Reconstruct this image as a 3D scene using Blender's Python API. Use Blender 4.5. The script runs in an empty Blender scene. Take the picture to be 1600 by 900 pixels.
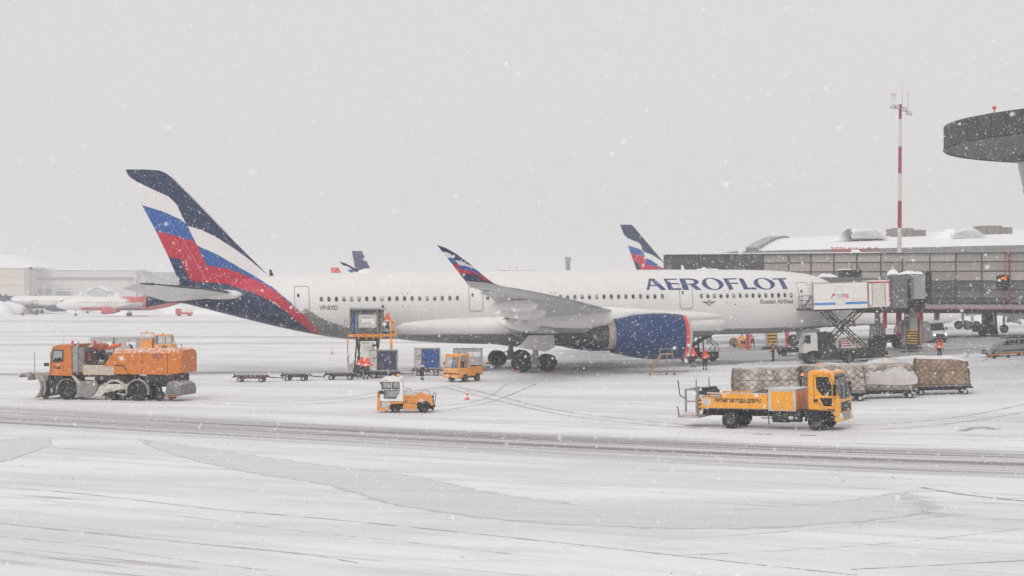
import bpy, bmesh, math, random
import numpy as np
from mathutils import Vector, Matrix
R = math.radians
random.seed(7); rng = np.random.default_rng(7)
sc = bpy.context.scene
col = sc.collection

# ------------------------------------------------------------------ camera, sky, sun, exposure
F, CH, HZ = 2600.0, 7.1, 456.0            # focal length in photo pixels, eye height, horizon row (photo 1600x900)
cam = bpy.data.cameras.new('camera'); cam_o = bpy.data.objects.new('camera', cam); col.objects.link(cam_o)
cam.sensor_width = 36; cam.lens = F/1600*36; cam.shift_y = (HZ-450)/1600
cam.clip_start = 0.5; cam.clip_end = 6000
cam.dof.use_dof = True; cam.dof.focus_distance = 120; cam.dof.aperture_fstop = 4.5
cam_o.location = (0, 0, CH); cam_o.rotation_euler = (R(90), 0, 0)
sc.camera = cam_o

w = bpy.data.worlds.new('World'); sc.world = w; w.use_nodes = True
nt = w.node_tree; nt.nodes.clear()
out = nt.nodes.new('ShaderNodeOutputWorld'); bg = nt.nodes.new('ShaderNodeBackground')
sky = nt.nodes.new('ShaderNodeTexSky'); sky.sky_type = 'NISHITA'; sky.sun_disc = False
SUN_EL, SUN_AZ = 40, 150                  # behind the camera's left shoulder, hidden by the overcast
sky.sun_elevation = R(SUN_EL); sky.sun_rotation = R(SUN_AZ+60); sky.dust_density = 4
hs = nt.nodes.new('ShaderNodeHueSaturation'); hs.inputs['Saturation'].default_value = 0.06
hs.inputs['Value'].default_value = 1.0
mx = nt.nodes.new('ShaderNodeMix'); mx.data_type = 'RGBA'; mx.inputs[0].default_value = 0.88
mx.inputs[7].default_value = (6.45, 6.3, 6.36, 1)      # the cloud sheet: even light grey
nt.links.new(sky.outputs[0], hs.inputs['Color']); nt.links.new(hs.outputs[0], mx.inputs[6])
nt.links.new(mx.outputs[2], bg.inputs[0]); nt.links.new(bg.outputs[0], out.inputs[0])
bg.inputs[1].default_value = 0.116
sl = bpy.data.lights.new('sun', 'SUN'); sl.energy = 1.25; sl.angle = R(32); sl.color = (1, 0.97, 0.93)
so = bpy.data.objects.new('sun', sl); col.objects.link(so)
so.rotation_euler = (R(90-SUN_EL), 0, R(SUN_AZ-180+10)); so.location = (-40, -40, 60)
sc.view_settings.view_transform = 'Standard'; sc.view_settings.look = 'None'
sc.view_settings.exposure = 0.0; sc.view_settings.gamma = 1; sc.view_settings.use_curve_mapping = False
sc.render.engine = 'CYCLES'
cy = sc.cycles; cy.use_denoising = True; cy.use_adaptive_sampling = True; cy.adaptive_threshold = .015; cy.max_bounces = 6; cy.diffuse_bounces = 3; cy.glossy_bounces = 3
cy.transmission_bounces = 4; cy.volume_bounces = 1; cy.transparent_max_bounces = 10; cy.caustics_reflective = False; cy.caustics_refractive = False

# ------------------------------------------------------------------ photo pixel <-> place
def zg(x):                                 # the apron rises gently to the right
    if x <= 0: return 0.0
    if x < 45: return 0.0006*x*x
    return 0.0006*45*45 + 0.054*20*(1-math.exp(-(x-45)/20))
def slope(x): return (zg(x+.5)-zg(x-.5))
def G(px, py):                             # ground point seen at a photo pixel
    Y = F*CH/(py-HZ)
    for _ in range(30):
        Y = F*(CH-zg((px-800)/F*Y))/(py-HZ)
    X = (px-800)/F*Y
    return Vector((X, Y, zg(X)))
def at(px, py, Y): return Vector(((px-800)/F*Y, Y, CH+(HZ-py)/F*Y))
def proj(p): return (800+F*p[0]/p[1], HZ+F*(CH-p[2])/p[1])

# ------------------------------------------------------------------ materials
MATS = {}
def mat(name, c, rough=.5, metal=0., var=.12, scale=2.5, dust=0., grime=0., bump=0., coat=0., attr=None, spec=.5, randv=0., salt=0.):
    if name in MATS: return MATS[name]
    m = bpy.data.materials.new(name); m.use_nodes = True; t = m.node_tree; N = t.nodes; L = t.links
    b = N['Principled BSDF']; b.inputs['Roughness'].default_value = rough; b.inputs['Metallic'].default_value = metal
    b.inputs['Specular IOR Level'].default_value = spec
    if coat: b.inputs['Coat Weight'].default_value = coat; b.inputs['Coat Roughness'].default_value = .15
    tc = N.new('ShaderNodeTexCoord')
    def noise(sca, det=4, rough_=.6, vec=None):
        n = N.new('ShaderNodeTexNoise'); n.inputs['Scale'].default_value = sca; n.inputs['Detail'].default_value = det
        n.inputs['Roughness'].default_value = rough_
        L.new(vec or tc.outputs['Object'], n.inputs['Vector']); return n.outputs['Fac']
    def rng_(v, a, b_, c_=0, d=1):
        r = N.new('ShaderNodeMapRange'); r.inputs[1].default_value = a; r.inputs[2].default_value = b_
        r.inputs[3].default_value = c_; r.inputs[4].default_value = d; r.interpolation_type = 'SMOOTHSTEP'
        L.new(v, r.inputs[0]); return r.outputs[0]
    def mix(f, a, b_):
        x = N.new('ShaderNodeMix'); x.data_type = 'RGBA'
        for s, v in ((0, f), (6, a), (7, b_)):
            if hasattr(v, 'is_linked'): L.new(v, x.inputs[s])
            else: x.inputs[s].default_value = v if s == 0 else (*v[:3], 1)
        return x.outputs[2]
    if attr:
        a = N.new('ShaderNodeVertexColor'); a.layer_name = attr; base = a.outputs[0]
        f = rng_(noise(scale, 5), .3, .75, 1-var, 1.0)
        sp = N.new('ShaderNodeSeparateXYZ'); L.new(tc.outputs['Object'], sp.inputs[0])          # skin panel joints
        for ax_, per, wd_ in ((0, 3.3, .012), (2, 1.95, .014)):
            d_ = N.new('ShaderNodeMath'); d_.operation = 'DIVIDE'; d_.inputs[1].default_value = per; L.new(sp.outputs[ax_], d_.inputs[0])
            fr_ = N.new('ShaderNodeMath'); fr_.operation = 'FRACT'; L.new(d_.outputs[0], fr_.inputs[0])
            lt_ = N.new('ShaderNodeMath'); lt_.operation = 'LESS_THAN'; lt_.inputs[1].default_value = wd_/per*1.6; L.new(fr_.outputs[0], lt_.inputs[0])
            k_ = N.new('ShaderNodeMath'); k_.operation = 'MULTIPLY_ADD'; k_.inputs[1].default_value = -.16; k_.inputs[2].default_value = 1; L.new(lt_.outputs[0], k_.inputs[0])
            pr = N.new('ShaderNodeMath'); pr.operation = 'MULTIPLY'; L.new(f, pr.inputs[0]); L.new(k_.outputs[0], pr.inputs[1]); f = pr.outputs[0]
        mp2 = N.new('ShaderNodeMapping'); mp2.inputs['Scale'].default_value = (.9, .9, .12); L.new(tc.outputs['Object'], mp2.inputs[0])
        stn = rng_(noise(1.6, 6, .7, mp2.outputs[0]), .5, .8, 1, .92)                              # run-off streaks
        pr = N.new('ShaderNodeMath'); pr.operation = 'MULTIPLY'; L.new(f, pr.inputs[0]); L.new(stn, pr.inputs[1]); f = pr.outputs[0]
        vm = N.new('ShaderNodeVectorMath'); vm.operation = 'SCALE'; L.new(base, vm.inputs[0]); L.new(f, vm.inputs['Scale']); base = vm.outputs[0]
    else:
        lo = [x*(1-var) for x in c]; hi = [min(1, x*(1+var*.6)) for x in c]
        base = mix(rng_(noise(scale, 5), .3, .7), lo, hi)
    if randv:
        oi = N.new('ShaderNodeObjectInfo'); vm = N.new('ShaderNodeVectorMath'); vm.operation = 'SCALE'
        L.new(base, vm.inputs[0]); L.new(rng_(oi.outputs['Random'], 0, 1, 1-randv, 1+randv), vm.inputs['Scale']); base = vm.outputs[0]
    if grime:
        mp = N.new('ShaderNodeMapping'); mp.inputs['Scale'].default_value = (1, 1, .35); L.new(tc.outputs['Object'], mp.inputs[0])
        g = rng_(noise(2.2, 8, .7, mp.outputs[0]), .62-.3*grime, .8, 0, min(1, grime))
        base = mix(g, base, (.33, .3, .28))
    if salt:                                             # dried salt spray thrown up by the wheels, ragged edge
        sz_ = N.new('ShaderNodeSeparateXYZ'); L.new(tc.outputs['Object'], sz_.inputs[0]); ad = N.new('ShaderNodeMath'); ad.operation = 'MULTIPLY_ADD'; ad.inputs[1].default_value = 2.6; L.new(noise(3.1, 8, .72), ad.inputs[0]); L.new(sz_.outputs[2], ad.inputs[2])
        base = mix(rng_(ad.outputs[0], 1.75, 2.75, salt, 0), base, (.47, .44, .41))
    if dust:
        ge = N.new('ShaderNodeNewGeometry'); sx = N.new('ShaderNodeSeparateXYZ'); L.new(ge.outputs['Normal'], sx.inputs[0])
        up = rng_(sx.outputs[2], .45, .9)
        nn = rng_(noise(6, 6), .62-.4*dust, .75-.3*dust)
        mu = N.new('ShaderNodeMath'); mu.operation = 'MULTIPLY'; L.new(up, mu.inputs[0]); L.new(nn, mu.inputs[1])
        base = mix(mu.outputs[0], base, (.8, .8, .82))
        rr = rng_(mu.outputs[0], 0, 1, rough, .8); L.new(rr, b.inputs['Roughness'])
    L.new(base, b.inputs['Base Color'])
    if bump:
        bp = N.new('ShaderNodeBump'); bp.inputs['Strength'].default_value = bump; bp.inputs['Distance'].default_value = .03
        L.new(noise(scale*6, 6), bp.inputs['Height']); L.new(bp.outputs[0], b.inputs['Normal'])
    MATS[name] = m; return m
def emis(name, c, st):
    m = bpy.data.materials.new(name); m.use_nodes = True; b = m.node_tree.nodes['Principled BSDF']
    b.inputs['Base Color'].default_value = (*c, 1); b.inputs['Emission Color'].default_value = (*c, 1); b.inputs['Emission Strength'].default_value = st
    return m
def glassm(name, tint, alpha, rough=.05):
    m = bpy.data.materials.new(name); m.use_nodes = True; t = m.node_tree; N = t.nodes; L = t.links
    b = N['Principled BSDF']; b.inputs['Base Color'].default_value = (*tint, 1); b.inputs['Roughness'].default_value = rough
    tr = N.new('ShaderNodeBsdfTransparent'); mxs = N.new('ShaderNodeMixShader'); fr = N.new('ShaderNodeFresnel'); fr.inputs[0].default_value = 1.5
    a = N.new('ShaderNodeMath'); a.operation = 'ADD'; a.inputs[1].default_value = alpha; a.use_clamp = True
    L.new(fr.outputs[0], a.inputs[0]); L.new(a.outputs[0], mxs.inputs[0]); L.new(tr.outputs[0], mxs.inputs[1]); L.new(b.outputs[0], mxs.inputs[2])
    L.new(mxs.outputs[0], N['Material Output'].inputs[0]); return m

ORANGE = mat('orange_paint', (.60, .165, .008), .45, var=.14, grime=.32, dust=.45, coat=.1, salt=.1)
YELLOW = mat('amber_paint', (.86, .33, .012), .42, var=.1, grime=.25, dust=.5, coat=.1, salt=.15)
YELLOWD = mat('dirty_amber_paint', (.80, .28, .015), .5, var=.15, grime=.6, dust=.3)
WHITEP = mat('white_paint', (.78, .76, .73), .4, var=.05, grime=.12, dust=.3, coat=.2)
BEIGE = mat('beige_dirty_panel', (.52, .43, .35), .7, var=.15, grime=.5)
DARK = mat('dark_metal', (.022, .022, .023), .6, var=.3, grime=.15, dust=.2)
BLACK = mat('black_rubber', (.014, .014, .015), .8, var=.3, grime=.1)
GREY = mat('grey_metal', (.3, .3, .3), .45, metal=.3, var=.15, grime=.25, dust=.4)
LGREY = mat('light_grey_metal', (.55, .54, .52), .4, metal=.2, var=.1, grime=.25, dust=.4)
SALT = mat('salt_caked_metal', (.5, .46, .42), .9, var=.3, scale=5, grime=.5, bump=.4)
RIM = mat('wheel_rim_metal', (.13, .125, .12), .5, metal=.3, var=.2, grime=.45)
REDP = mat('red_paint', (.52, .025, .035), .45, var=.15, grime=.2, dust=.3)
DGLASS = mat('dark_glass', (.014, .015, .016), .12, var=.2, spec=.4)
GLASS = glassm('clear_glass', (.25, .3, .3), .22)
NAVYC = mat('navy_container_curtain', (.02, .028, .07), .55, var=.2, grime=.1)
BLUEC = mat('blue_container_curtain', (.015, .06, .26), .55, var=.25, grime=.12)
ALU = mat('aluminium_panel', (.5, .48, .45), .4, metal=.3, var=.1, grime=.25, dust=.3)
SNOW = mat('lying_snow', (.84, .84, .86), .85, var=.05, scale=.6, bump=.6)
RUST = mat('rusty_red_metal', (.16, .04, .03), .7, var=.3, grime=.3, dust=.4)
PRINT = mat('dark_print', (.03, .03, .045), .6)
PRINTW = mat('white_print', (.8, .8, .8), .6)
LAMPR = emis('red_lamp', (.6, .03, .025), .08)
LAMPA = emis('amber_lamp', (1, .28, .03), .5)
LAMPW = emis('headlamp_lit', (1, .85, .6), 4)
LAMPO = mat('headlamp_glass', (.75, .75, .72), .1)
CONE = mat('traffic_cone_orange', (.75, .07, .03), .5)

# ------------------------------------------------------------------ mesh building
class MB:
    def __init__(s): s.v = []; s.f = []; s.m = []; s.mi = 0
    def add(s, vs, fs):
        k = len(s.v); s.v += [tuple(p) for p in vs]
        for f in fs: s.f.append(tuple(i+k for i in f)); s.m.append(s.mi)
        return s
    def bx(s, x0, x1, y0, y1, z0, z1):
        x0, x1 = sorted((x0, x1)); y0, y1 = sorted((y0, y1)); z0, z1 = sorted((z0, z1))
        return s.add([(x, y, z) for z in (z0, z1) for y in (y0, y1) for x in (x0, x1)],
                     [(0, 2, 3, 1), (4, 5, 7, 6), (0, 1, 5, 4), (2, 6, 7, 3), (0, 4, 6, 2), (1, 3, 7, 5)])
    def prism(s, poly, a0, a1, ax='y'):    # polygon in the two other axes, extruded along ax
        a0, a1 = sorted((a0, a1)); n = len(poly)
        def mk(p, a): return {'y': (p[0], a, p[1]), 'x': (a, p[0], p[1]), 'z': (p[0], p[1], a)}[ax]
        vs = [mk(p, a0) for p in poly]+[mk(p, a1) for p in poly]
        fs = [(i, (i+1) % n, n+(i+1) % n, n+i) for i in range(n)]
        fs += [tuple(range(n)), tuple(range(2*n-1, n-1, -1))]
        return s.add(vs, fs)
    def cyl(s, p0, p1, r0, r1=None, n=12, caps=True):
        p0 = Vector(p0); p1 = Vector(p1); r1 = r0 if r1 is None else r1
        d = (p1-p0).normalized(); a = d.orthogonal().normalized(); b = d.cross(a)
        vs = [p+(a*math.cos(t)+b*math.sin(t))*r for p, r in ((p0, r0), (p1, r1)) for t in [2*math.pi*i/n for i in range(n)]]
        fs = [(i, (i+1) % n, n+(i+1) % n, n+i) for i in range(n)]
        if caps: fs += [tuple(range(n-1, -1, -1)), tuple(range(n, 2*n))]
        return s.add(vs, fs)
    def tube(s, pts, r, n=6):
        for a, b in zip(pts, pts[1:]): s.cyl(a, b, r, r, n)
        return s
    def bar(s, p0, p1, wd, hd):            # rectangular bar between two points
        p0 = Vector(p0); p1 = Vector(p1); d = (p1-p0).normalized()
        up = Vector((0, 0, 1)) if abs(d.z) < .95 else Vector((1, 0, 0))
        a = d.cross(up).normalized()*wd/2; b = a.cross(d).normalized()*hd/2
        vs = [p+q for p in (p0, p1) for q in (-a-b, a-b, a+b, -a+b)]
        return s.add(vs, [(0, 1, 2, 3), (7, 6, 5, 4), (0, 4, 5, 1), (1, 5, 6, 2), (2, 6, 7, 3), (3, 7, 4, 0)])
    def lathe(s, prof, o=(0, 0, 0), ax='x', n=32, close=False):   # prof: (along, radius)
        o = Vector(o); vs = []
        for a, r in prof:
            for i in range(n):
                t = 2*math.pi*i/n; c, q = r*math.cos(t), r*math.sin(t)
                vs.append(o+Vector({'x': (a, c, q), 'y': (c, a, q), 'z': (c, q, a)}[ax]))
        m = len(prof); fs = []
        for j in range(m-1 if not close else m):
            j2 = (j+1) % m
            fs += [(j*n+i, j*n+(i+1) % n, j2*n+(i+1) % n, j2*n+i) for i in range(n)]
        if not close:
            if prof[0][1] > 1e-3: fs.append(tuple(range(n-1, -1, -1)))
            if prof[-1][1] > 1e-3: fs.append(tuple(range((m-1)*n, m*n)))
        return s.add(vs, fs)
    def loft(s, rings, caps=True):
        n = len(rings[0]); vs = [p for r in rings for p in r]; m = len(rings)
        fs = [(j*n+i, j*n+(i+1) % n, (j+1)*n+(i+1) % n, (j+1)*n+i) for j in range(m-1) for i in range(n)]
        if caps: fs += [tuple(range(n-1, -1, -1)), tuple(range((m-1)*n, m*n))]
        return s.add(vs, fs)
    def mesh(s, name, sharp=35):
        me = bpy.data.meshes.new(name); me.from_pydata(s.v, [], s.f)
        bm = bmesh.new(); bm.from_mesh(me); bmesh.ops.recalc_face_normals(bm, faces=bm.faces); bm.to_mesh(me); bm.free()
        me.polygons.foreach_set('material_index', s.m); me.polygons.foreach_set('use_smooth', [True]*len(s.f))
        me.set_sharp_from_angle(angle=R(sharp)); me.update(); return me
    def o(s, name, mats, parent=None, bevel=0, sharp=35):
        me = s.mesh(name, sharp)
        for x in (mats if isinstance(mats, (list, tuple)) else [mats]): me.materials.append(x)
        ob = bpy.data.objects.new(name, me); col.objects.link(ob); ob.parent = parent
        if bevel:
            b = ob.modifiers.new('bevel', 'BEVEL'); b.width = bevel; b.segments = 2; b.limit_method = 'ANGLE'; b.angle_limit = R(30)
            b.harden_normals = False
        return ob
def share(ob, name, parent, loc, rot=(0, 0, 0), scale=(1, 1, 1)):  # another object with the same mesh
    c = bpy.data.objects.new(name, ob.data); col.objects.link(c); c.parent = parent; c.location = loc; c.rotation_euler = rot; c.scale = scale
    for md in ob.modifiers:
        if md.type == 'BEVEL':
            b = c.modifiers.new('bevel', 'BEVEL'); b.width = md.width; b.segments = md.segments; b.limit_method = 'ANGLE'; b.angle_limit = md.angle_limit
    return c
def tag(o, label, cat, group=None):
    o['label'] = label; o['category'] = cat
    if group: o['group'] = group
    return o
def struct(o, kind='structure', label=None):
    o['kind'] = kind
    if label: o['label'] = label
    return o
def thing(name, label, cat, loc, head=0., group=None, anchor=(0, 0, 0)):
    """Empty on the ground; anchor = local point that stands at loc; head = heading in degrees"""
    e = bpy.data.objects.new(name, None); col.objects.link(e); e.empty_display_size = .3
    loc = Vector(loc); M = Matrix.Rotation(-math.atan(slope(loc.x)), 3, 'Y') @ Matrix.Rotation(R(head), 3, 'Z')
    e.location = loc-M @ Vector(anchor); e.rotation_euler = M.to_euler()
    return tag(e, label, cat, group)
_TXT = {}
def text(body, h, slant=0., bold=0., width=None):
    """flat lettering: list of (x, y) verts and faces; h = cap height"""
    c = bpy.data.curves.new('t', 'FONT'); c.body = body; c.size = h/.73; c.shear = slant; c.offset = bold; c.resolution_u = 3
    o = bpy.data.objects.new('t', c); col.objects.link(o)
    me = bpy.data.meshes.new_from_object(o.evaluated_get(bpy.context.evaluated_depsgraph_get()))
    vs = [(v.co.x, v.co.y) for v in me.vertices]; fs = [tuple(p.vertices) for p in me.polygons]
    bpy.data.objects.remove(o); bpy.data.curves.remove(c); bpy.data.meshes.remove(me)
    x0 = min(v[0] for v in vs); x1 = max(v[0] for v in vs); k = (width/(x1-x0)) if width else 1
    return [((x-x0)*k, y) for x, y in vs], fs
def lettering(name, body, h, mp, mtl, parent, **k):  # mp maps (x, y) of the lettering to a local 3-D point
    vs, fs = text(body, h, **k); m = MB(); m.add([mp(x, y) for x, y in vs], fs); return m.o(name, mtl, parent)

_WH = {}
def wheel(parent, pos, r, wd, side=1, rimr=.6, name='wheel', rimmat=None, twin=False):
    """tyre with tread shoulders (axis y), rim a sub-part; side +1: outer face towards +y"""
    key = (round(r, 3), round(wd, 3), rimr)
    if key not in _WH:
        h = wd/2; m = MB()
        m.lathe([(-h*.7, r*rimr), (-h, r*.8), (-h*.9, r*.95), (-h*.6, r), (h*.6, r), (h*.9, r*.95), (h, r*.8), (h*.7, r*rimr), (h*.3, r*rimr*.95), (-h*.3, r*rimr*.95)], ax='y', n=28, close=True)
        for i in range(28):
            t = 2*math.pi*i/28; c, q = math.cos(t), math.sin(t)
            m.bar((c*r*1.005, -h*.55, q*r*1.005), (c*r*1.005, h*.55, q*r*1.005), r*.1, r*.035)
        ty = m.o('tyre_source', BLACK); me = ty.data; bpy.data.objects.remove(ty)
        m = MB(); rr = r*rimr*.985
        m.lathe([(-h*.5, rr*.3), (-h*.5, rr), (h*.62, rr), (h*.66, rr*.93), (h*.35, rr*.85), (h*.28, rr*.45), (h*.55, rr*.36), (h*.58, rr*.01)], ax='y', n=20)
        for i in range(8):
            t = 2*math.pi*i/8; m.cyl((math.cos(t)*rr*.62, h*.3, math.sin(t)*rr*.62), (math.cos(t)*rr*.62, h*.42, math.sin(t)*rr*.62), rr*.06, n=6)
        rm = m.o('rim_source', RIM); me2 = rm.data; bpy.data.objects.remove(rm)
        _WH[key] = (me, me2)
    me, me2 = _WH[key]
    t = bpy.data.objects.new(name, me); col.objects.link(t); t.parent = parent; t.location = pos
    if side < 0: t.rotation_euler = (0, 0, math.pi)
    q = bpy.data.objects.new('rim', me2); col.objects.link(q); q.parent = t
    if rimmat: q.material_slots[0].link = 'OBJECT'; q.material_slots[0].material = rimmat
    return t
def copy_tree(o, parent=None):
    c = o.copy(); col.objects.link(c); c.parent = parent
    for ch in o.children: copy_tree(ch, c)
    return c
# ------------------------------------------------------------------ the apron
def ground_material(name, patch=False):
    m = bpy.data.materials.new(name); m.use_nodes = True; t = m.node_tree; N = t.nodes; L = t.links
    b = N['Principled BSDF']; tc = N.new('ShaderNodeTexCoord'); P = tc.outputs['Object']
    def mapping(rot=0, sc_=(1, 1, 1), vec=P):
        a = N.new('ShaderNodeMapping'); a.inputs['Rotation'].default_value = (0, 0, R(rot)); L.new(vec, a.inputs[0])
        c = N.new('ShaderNodeVectorMath'); c.operation = 'MULTIPLY'; c.inputs[1].default_value = sc_; L.new(a.outputs[0], c.inputs[0]); return c.outputs[0]
    def noise(vec, s=1, d=4, r=.55):
        n = N.new('ShaderNodeTexNoise'); n.inputs['Scale'].default_value = s; n.inputs['Detail'].default_value = d; n.inputs['Roughness'].default_value = r
        L.new(vec, n.inputs['Vector']); return n.outputs['Fac']
    def mr(v, a, b_, c=0, d=1):
        n = N.new('ShaderNodeMapRange'); n.interpolation_type = 'SMOOTHSTEP'
        for i, x in enumerate((a, b_, c, d)): n.inputs[i+1].default_value = x
        L.new(v, n.inputs[0]); return n.outputs[0]
    def ma(op, a, b_=None):
        n = N.new('ShaderNodeMath'); n.operation = op
        for i, x in enumerate((a, b_)):
            if x is None: continue
            if hasattr(x, 'is_linked'): L.new(x, n.inputs[i])
            else: n.inputs[i].default_value = x
        return n.outputs[0]
    def mix(f, a, b_):
        x = N.new('ShaderNodeMix'); x.data_type = 'RGBA'
        for s, v in ((0, f), (6, a), (7, b_)):
            if hasattr(v, 'is_linked'): L.new(v, x.inputs[s])
            else: x.inputs[s].default_value = v if s == 0 else (*v, 1)
        return x.outputs[2]
    def sep(v, i):
        n = N.new('ShaderNodeSeparateXYZ'); L.new(v, n.inputs[0]); return n.outputs[i]
    track = mapping(30)                                   # x along the wheel tracks, y across
    v = sep(track, 1)
    st1 = noise(mapping(30, (.012, .9, 1)), 1, 6, .62)    # broad drifted streaks
    st2 = noise(mapping(30, (.03, 4.5, 1)), 1, 5, .6)     # fine streaks
    drift = noise(mapping(15, (.05, .16, 1)), 1, 5, .6)
    blot = noise(mapping(20, (.22, .8, 1)), 1, 6, .65)
    near = mr(sep(P, 1), 85, 150, 1, .3)
    snow = mix(mr(drift, .38, .62), (.70, .695, .71), (.83, .825, .835))
    snow = mix(mr(blot, .5, .72, 0, .6), snow, (.61, .605, .62))
    snow = mix(ma('MULTIPLY', near, mr(st1, .53, .68, 0, .55)), snow, (.60, .59, .60))
    snow = mix(ma('MULTIPLY', near, mr(st2, .60, .75, 0, .40)), snow, (.50, .49, .48))
    thin = ma('ABSOLUTE', ma('SUBTRACT', noise(mapping(30.4, (.006, .42, 1)), 1, 2, .4), .5))
    snow = mix(ma('MULTIPLY', near, ma('MULTIPLY', mr(thin, .0, .009, .75, 0), mr(blot, .35, .6))), snow, (.36, .34, .31))
    # the slushy taxi lane
    lane = ma('ABSOLUTE', ma('ADD', ma('SUBTRACT', v, 68.0), ma('MULTIPLY', ma('SUBTRACT', drift, .5), 3.0)))
    lanem = mr(lane, 3.3, 6.3, 1, 0)
    lane_st = noise(mapping(29.6, (.016, 1.15, 1)), 1, 8, .74)
    slush = mix(mr(lane_st, .38, .60), (.17, .163, .155), (.64, .63, .63))
    slush = mix(mr(noise(mapping(30, (.02, 9, 1)), 1, 4, .6), .52, .68, 0, .32), slush, (.24, .23, .22))
    base = mix(ma('MULTIPLY', lanem, .92), snow, slush)
    # wet lanes beside and under the parked aircraft
    for rot, off, half, dens, x0, x1 in ((-26, 140.5, 5, 1.0, -60, 30), (-12, 148.5, 3.4, .85, -45, 30), (-9, 232, 6, .5, -300, 400), (7, 255, 5, .6, -400, -20),
                                         (-5, 300, 9, .5, -500, -40), (8, 380, 18, .5, -600, 60), (-13, 214, 3, .5, -120, -20)):
        q = mapping(rot); d = ma('ABSOLUTE', ma('ADD', ma('SUBTRACT', sep(q, 1), off), ma('MULTIPLY', ma('SUBTRACT', noise(mapping(rot, (.03, .12, 1)), 1, 4), .5), half*2.2)))
        f = ma('MULTIPLY', mr(d, half*.35, half, dens, 0), mr(noise(mapping(rot, (.02, 1.6, 1)), 1, 6, .65), .36, .62, .45, 1))
        f = ma('MULTIPLY', f, ma('MULTIPLY', mr(sep(q, 0), x0, x0+22), mr(sep(q, 0), x1-25, x1, 1, 0)))
        base = mix(f, base, (.24, .237, .235))
    # bare wet concrete round the stand on the right, trampled
    px = sep(P, 0); py = sep(P, 1)
    reg = ma('MULTIPLY', ma('MULTIPLY', mr(px, -2, 10), mr(ma('SUBTRACT', py, ma('MULTIPLY', px, .18)), 150, 155)), mr(py, 196, 210, 1, 0))
    f = ma('MULTIPLY', reg, mr(noise(mapping(-8, (.06, .3, 1)), 1, 6, .65), .3, .58, .5, 1.0))
    base = mix(f, base, (.30, .297, .295))
    if patch:                                             # scraped smooth by a plough blade
        base = mix(mr(noise(mapping(12, (.08, 1.3, 1)), 1, 6, .6), .35, .7), (.63, .625, .635), (.695, .69, .70))
        base = mix(mr(st2, .6, .75, 0, .35), base, (.5, .49, .48))
    if patch:                                             # thin, ragged margin where loose snow lies over it
        va = N.new('ShaderNodeVertexColor'); va.layer_name = 'edge'; rg_ = noise(mapping(18, (.5, 1.4, 1)), 1, 7, .7)
        L.new(mr(ma('ADD', va.outputs[0], ma('MULTIPLY', ma('SUBTRACT', rg_, .5), 1.6)), .15, .75), b.inputs['Alpha'])
    L.new(base, b.inputs['Base Color']); b.inputs['Roughness'].default_value = .75; b.inputs['Specular IOR Level'].default_value = .25
    bp = N.new('ShaderNodeBump'); bp.inputs['Strength'].default_value = .28 if patch else .5; bp.inputs['Distance'].default_value = .06
    h = ma('ADD', ma('ADD', ma('MULTIPLY', st2, .8), ma('MULTIPLY', blot, .9)), ma('MULTIPLY', noise(P, 7, 5, .65), .35))
    L.new(h, bp.inputs['Height']); L.new(bp.outputs[0], b.inputs['Normal'])
    return m
GM = ground_material('snowy_apron')
xs = [-2500, -600, -100]+[x*1.0 for x in range(-4, 60)]+[70, 80, 100, 130, 180, 300, 800, 2500]
m = MB(); ys = [-80, 40, 120, 400, 1200, 5000]
for j, y in enumerate(ys): m.v += [(x, y, zg(x)) for x in xs]
n = len(xs)
for j in range(len(ys)-1):
    for i in range(n-1): m.f.append((j*n+i, j*n+i+1, (j+1)*n+i+1, (j+1)*n+i)); m.m.append(0)
struct(m.o('ground', GM))

def ribbon(name, up, lo, mtl, dz=.006, sub=10, rough_=.12):   # sheet between two photo polylines on the ground
    def samp(pl):
        pts = [G(*p) for p in pl]; o = []
        L_ = [0]
        for a, b in zip(pts, pts[1:]): L_.append(L_[-1]+(b-a).length)
        for k in range(sub*len(pl)+1):
            d = L_[-1]*k/(sub*len(pl)); i = max(j for j in range(len(pts)-1) if L_[j] <= d+1e-9)
            t = (d-L_[i])/(L_[i+1]-L_[i]); p = pts[i].lerp(pts[i+1], t)
            p0 = pts[i-1] if i > 0 else pts[i]*2-pts[i+1]; p3 = pts[i+2] if i+2 < len(pts) else pts[i+1]*2-pts[i]
            p = .5*((2*pts[i])+(pts[i+1]-p0)*t+(2*p0-5*pts[i]+4*pts[i+1]-p3)*t*t+(3*pts[i]-p0-3*pts[i+1]+p3)*t**3)
            o.append(p)
        return o
    nn = max(len(up), len(lo)); a = samp(up); b = samp(lo); k = min(len(a), len(b)); m = MB()
    a = [a[int(i*(len(a)-1)/(k-1))] for i in range(k)]; b = [b[int(i*(len(b)-1)/(k-1))] for i in range(k)]
    vs = []
    for p, q in zip(a, b):
        j = random.gauss(0, rough_)
        for f in (0, .14, .86, 1):
            r = p.lerp(q, f); r.y += (random.gauss(0, rough_) if f in (0, 1) else 0); vs.append((r.x, r.y, zg(r.x)+dz))
    m.add(vs, [(4*i+c, 4*i+c+1, 4*i+c+5, 4*i+c+4) for i in range(k-1) for c in range(3)])
    o = m.o(name, mtl); a_ = o.data.color_attributes.new('edge', 'FLOAT_COLOR', 'POINT')
    for i in range(k):
        for c in range(4): e_ = (1 if c in (1, 2) else 0)*min(1, min(i, k-1-i)/(k*.07)); a_.data[4*i+c].color = (e_, e_, e_, 1)
    return struct(o)
PM = ground_material('scraped_snow', True)
ribbon('scraped_path', [(205, 684), (330, 700), (480, 722), (640, 741), (760, 766), (900, 786), (1040, 795), (1180, 793), (1330, 779), (1440, 757)],
       [(215, 690), (270, 712), (370, 737), (500, 759), (620, 793), (800, 816), (980, 826), (1180, 828), (1370, 815), (1520, 797)], PM)
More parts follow.
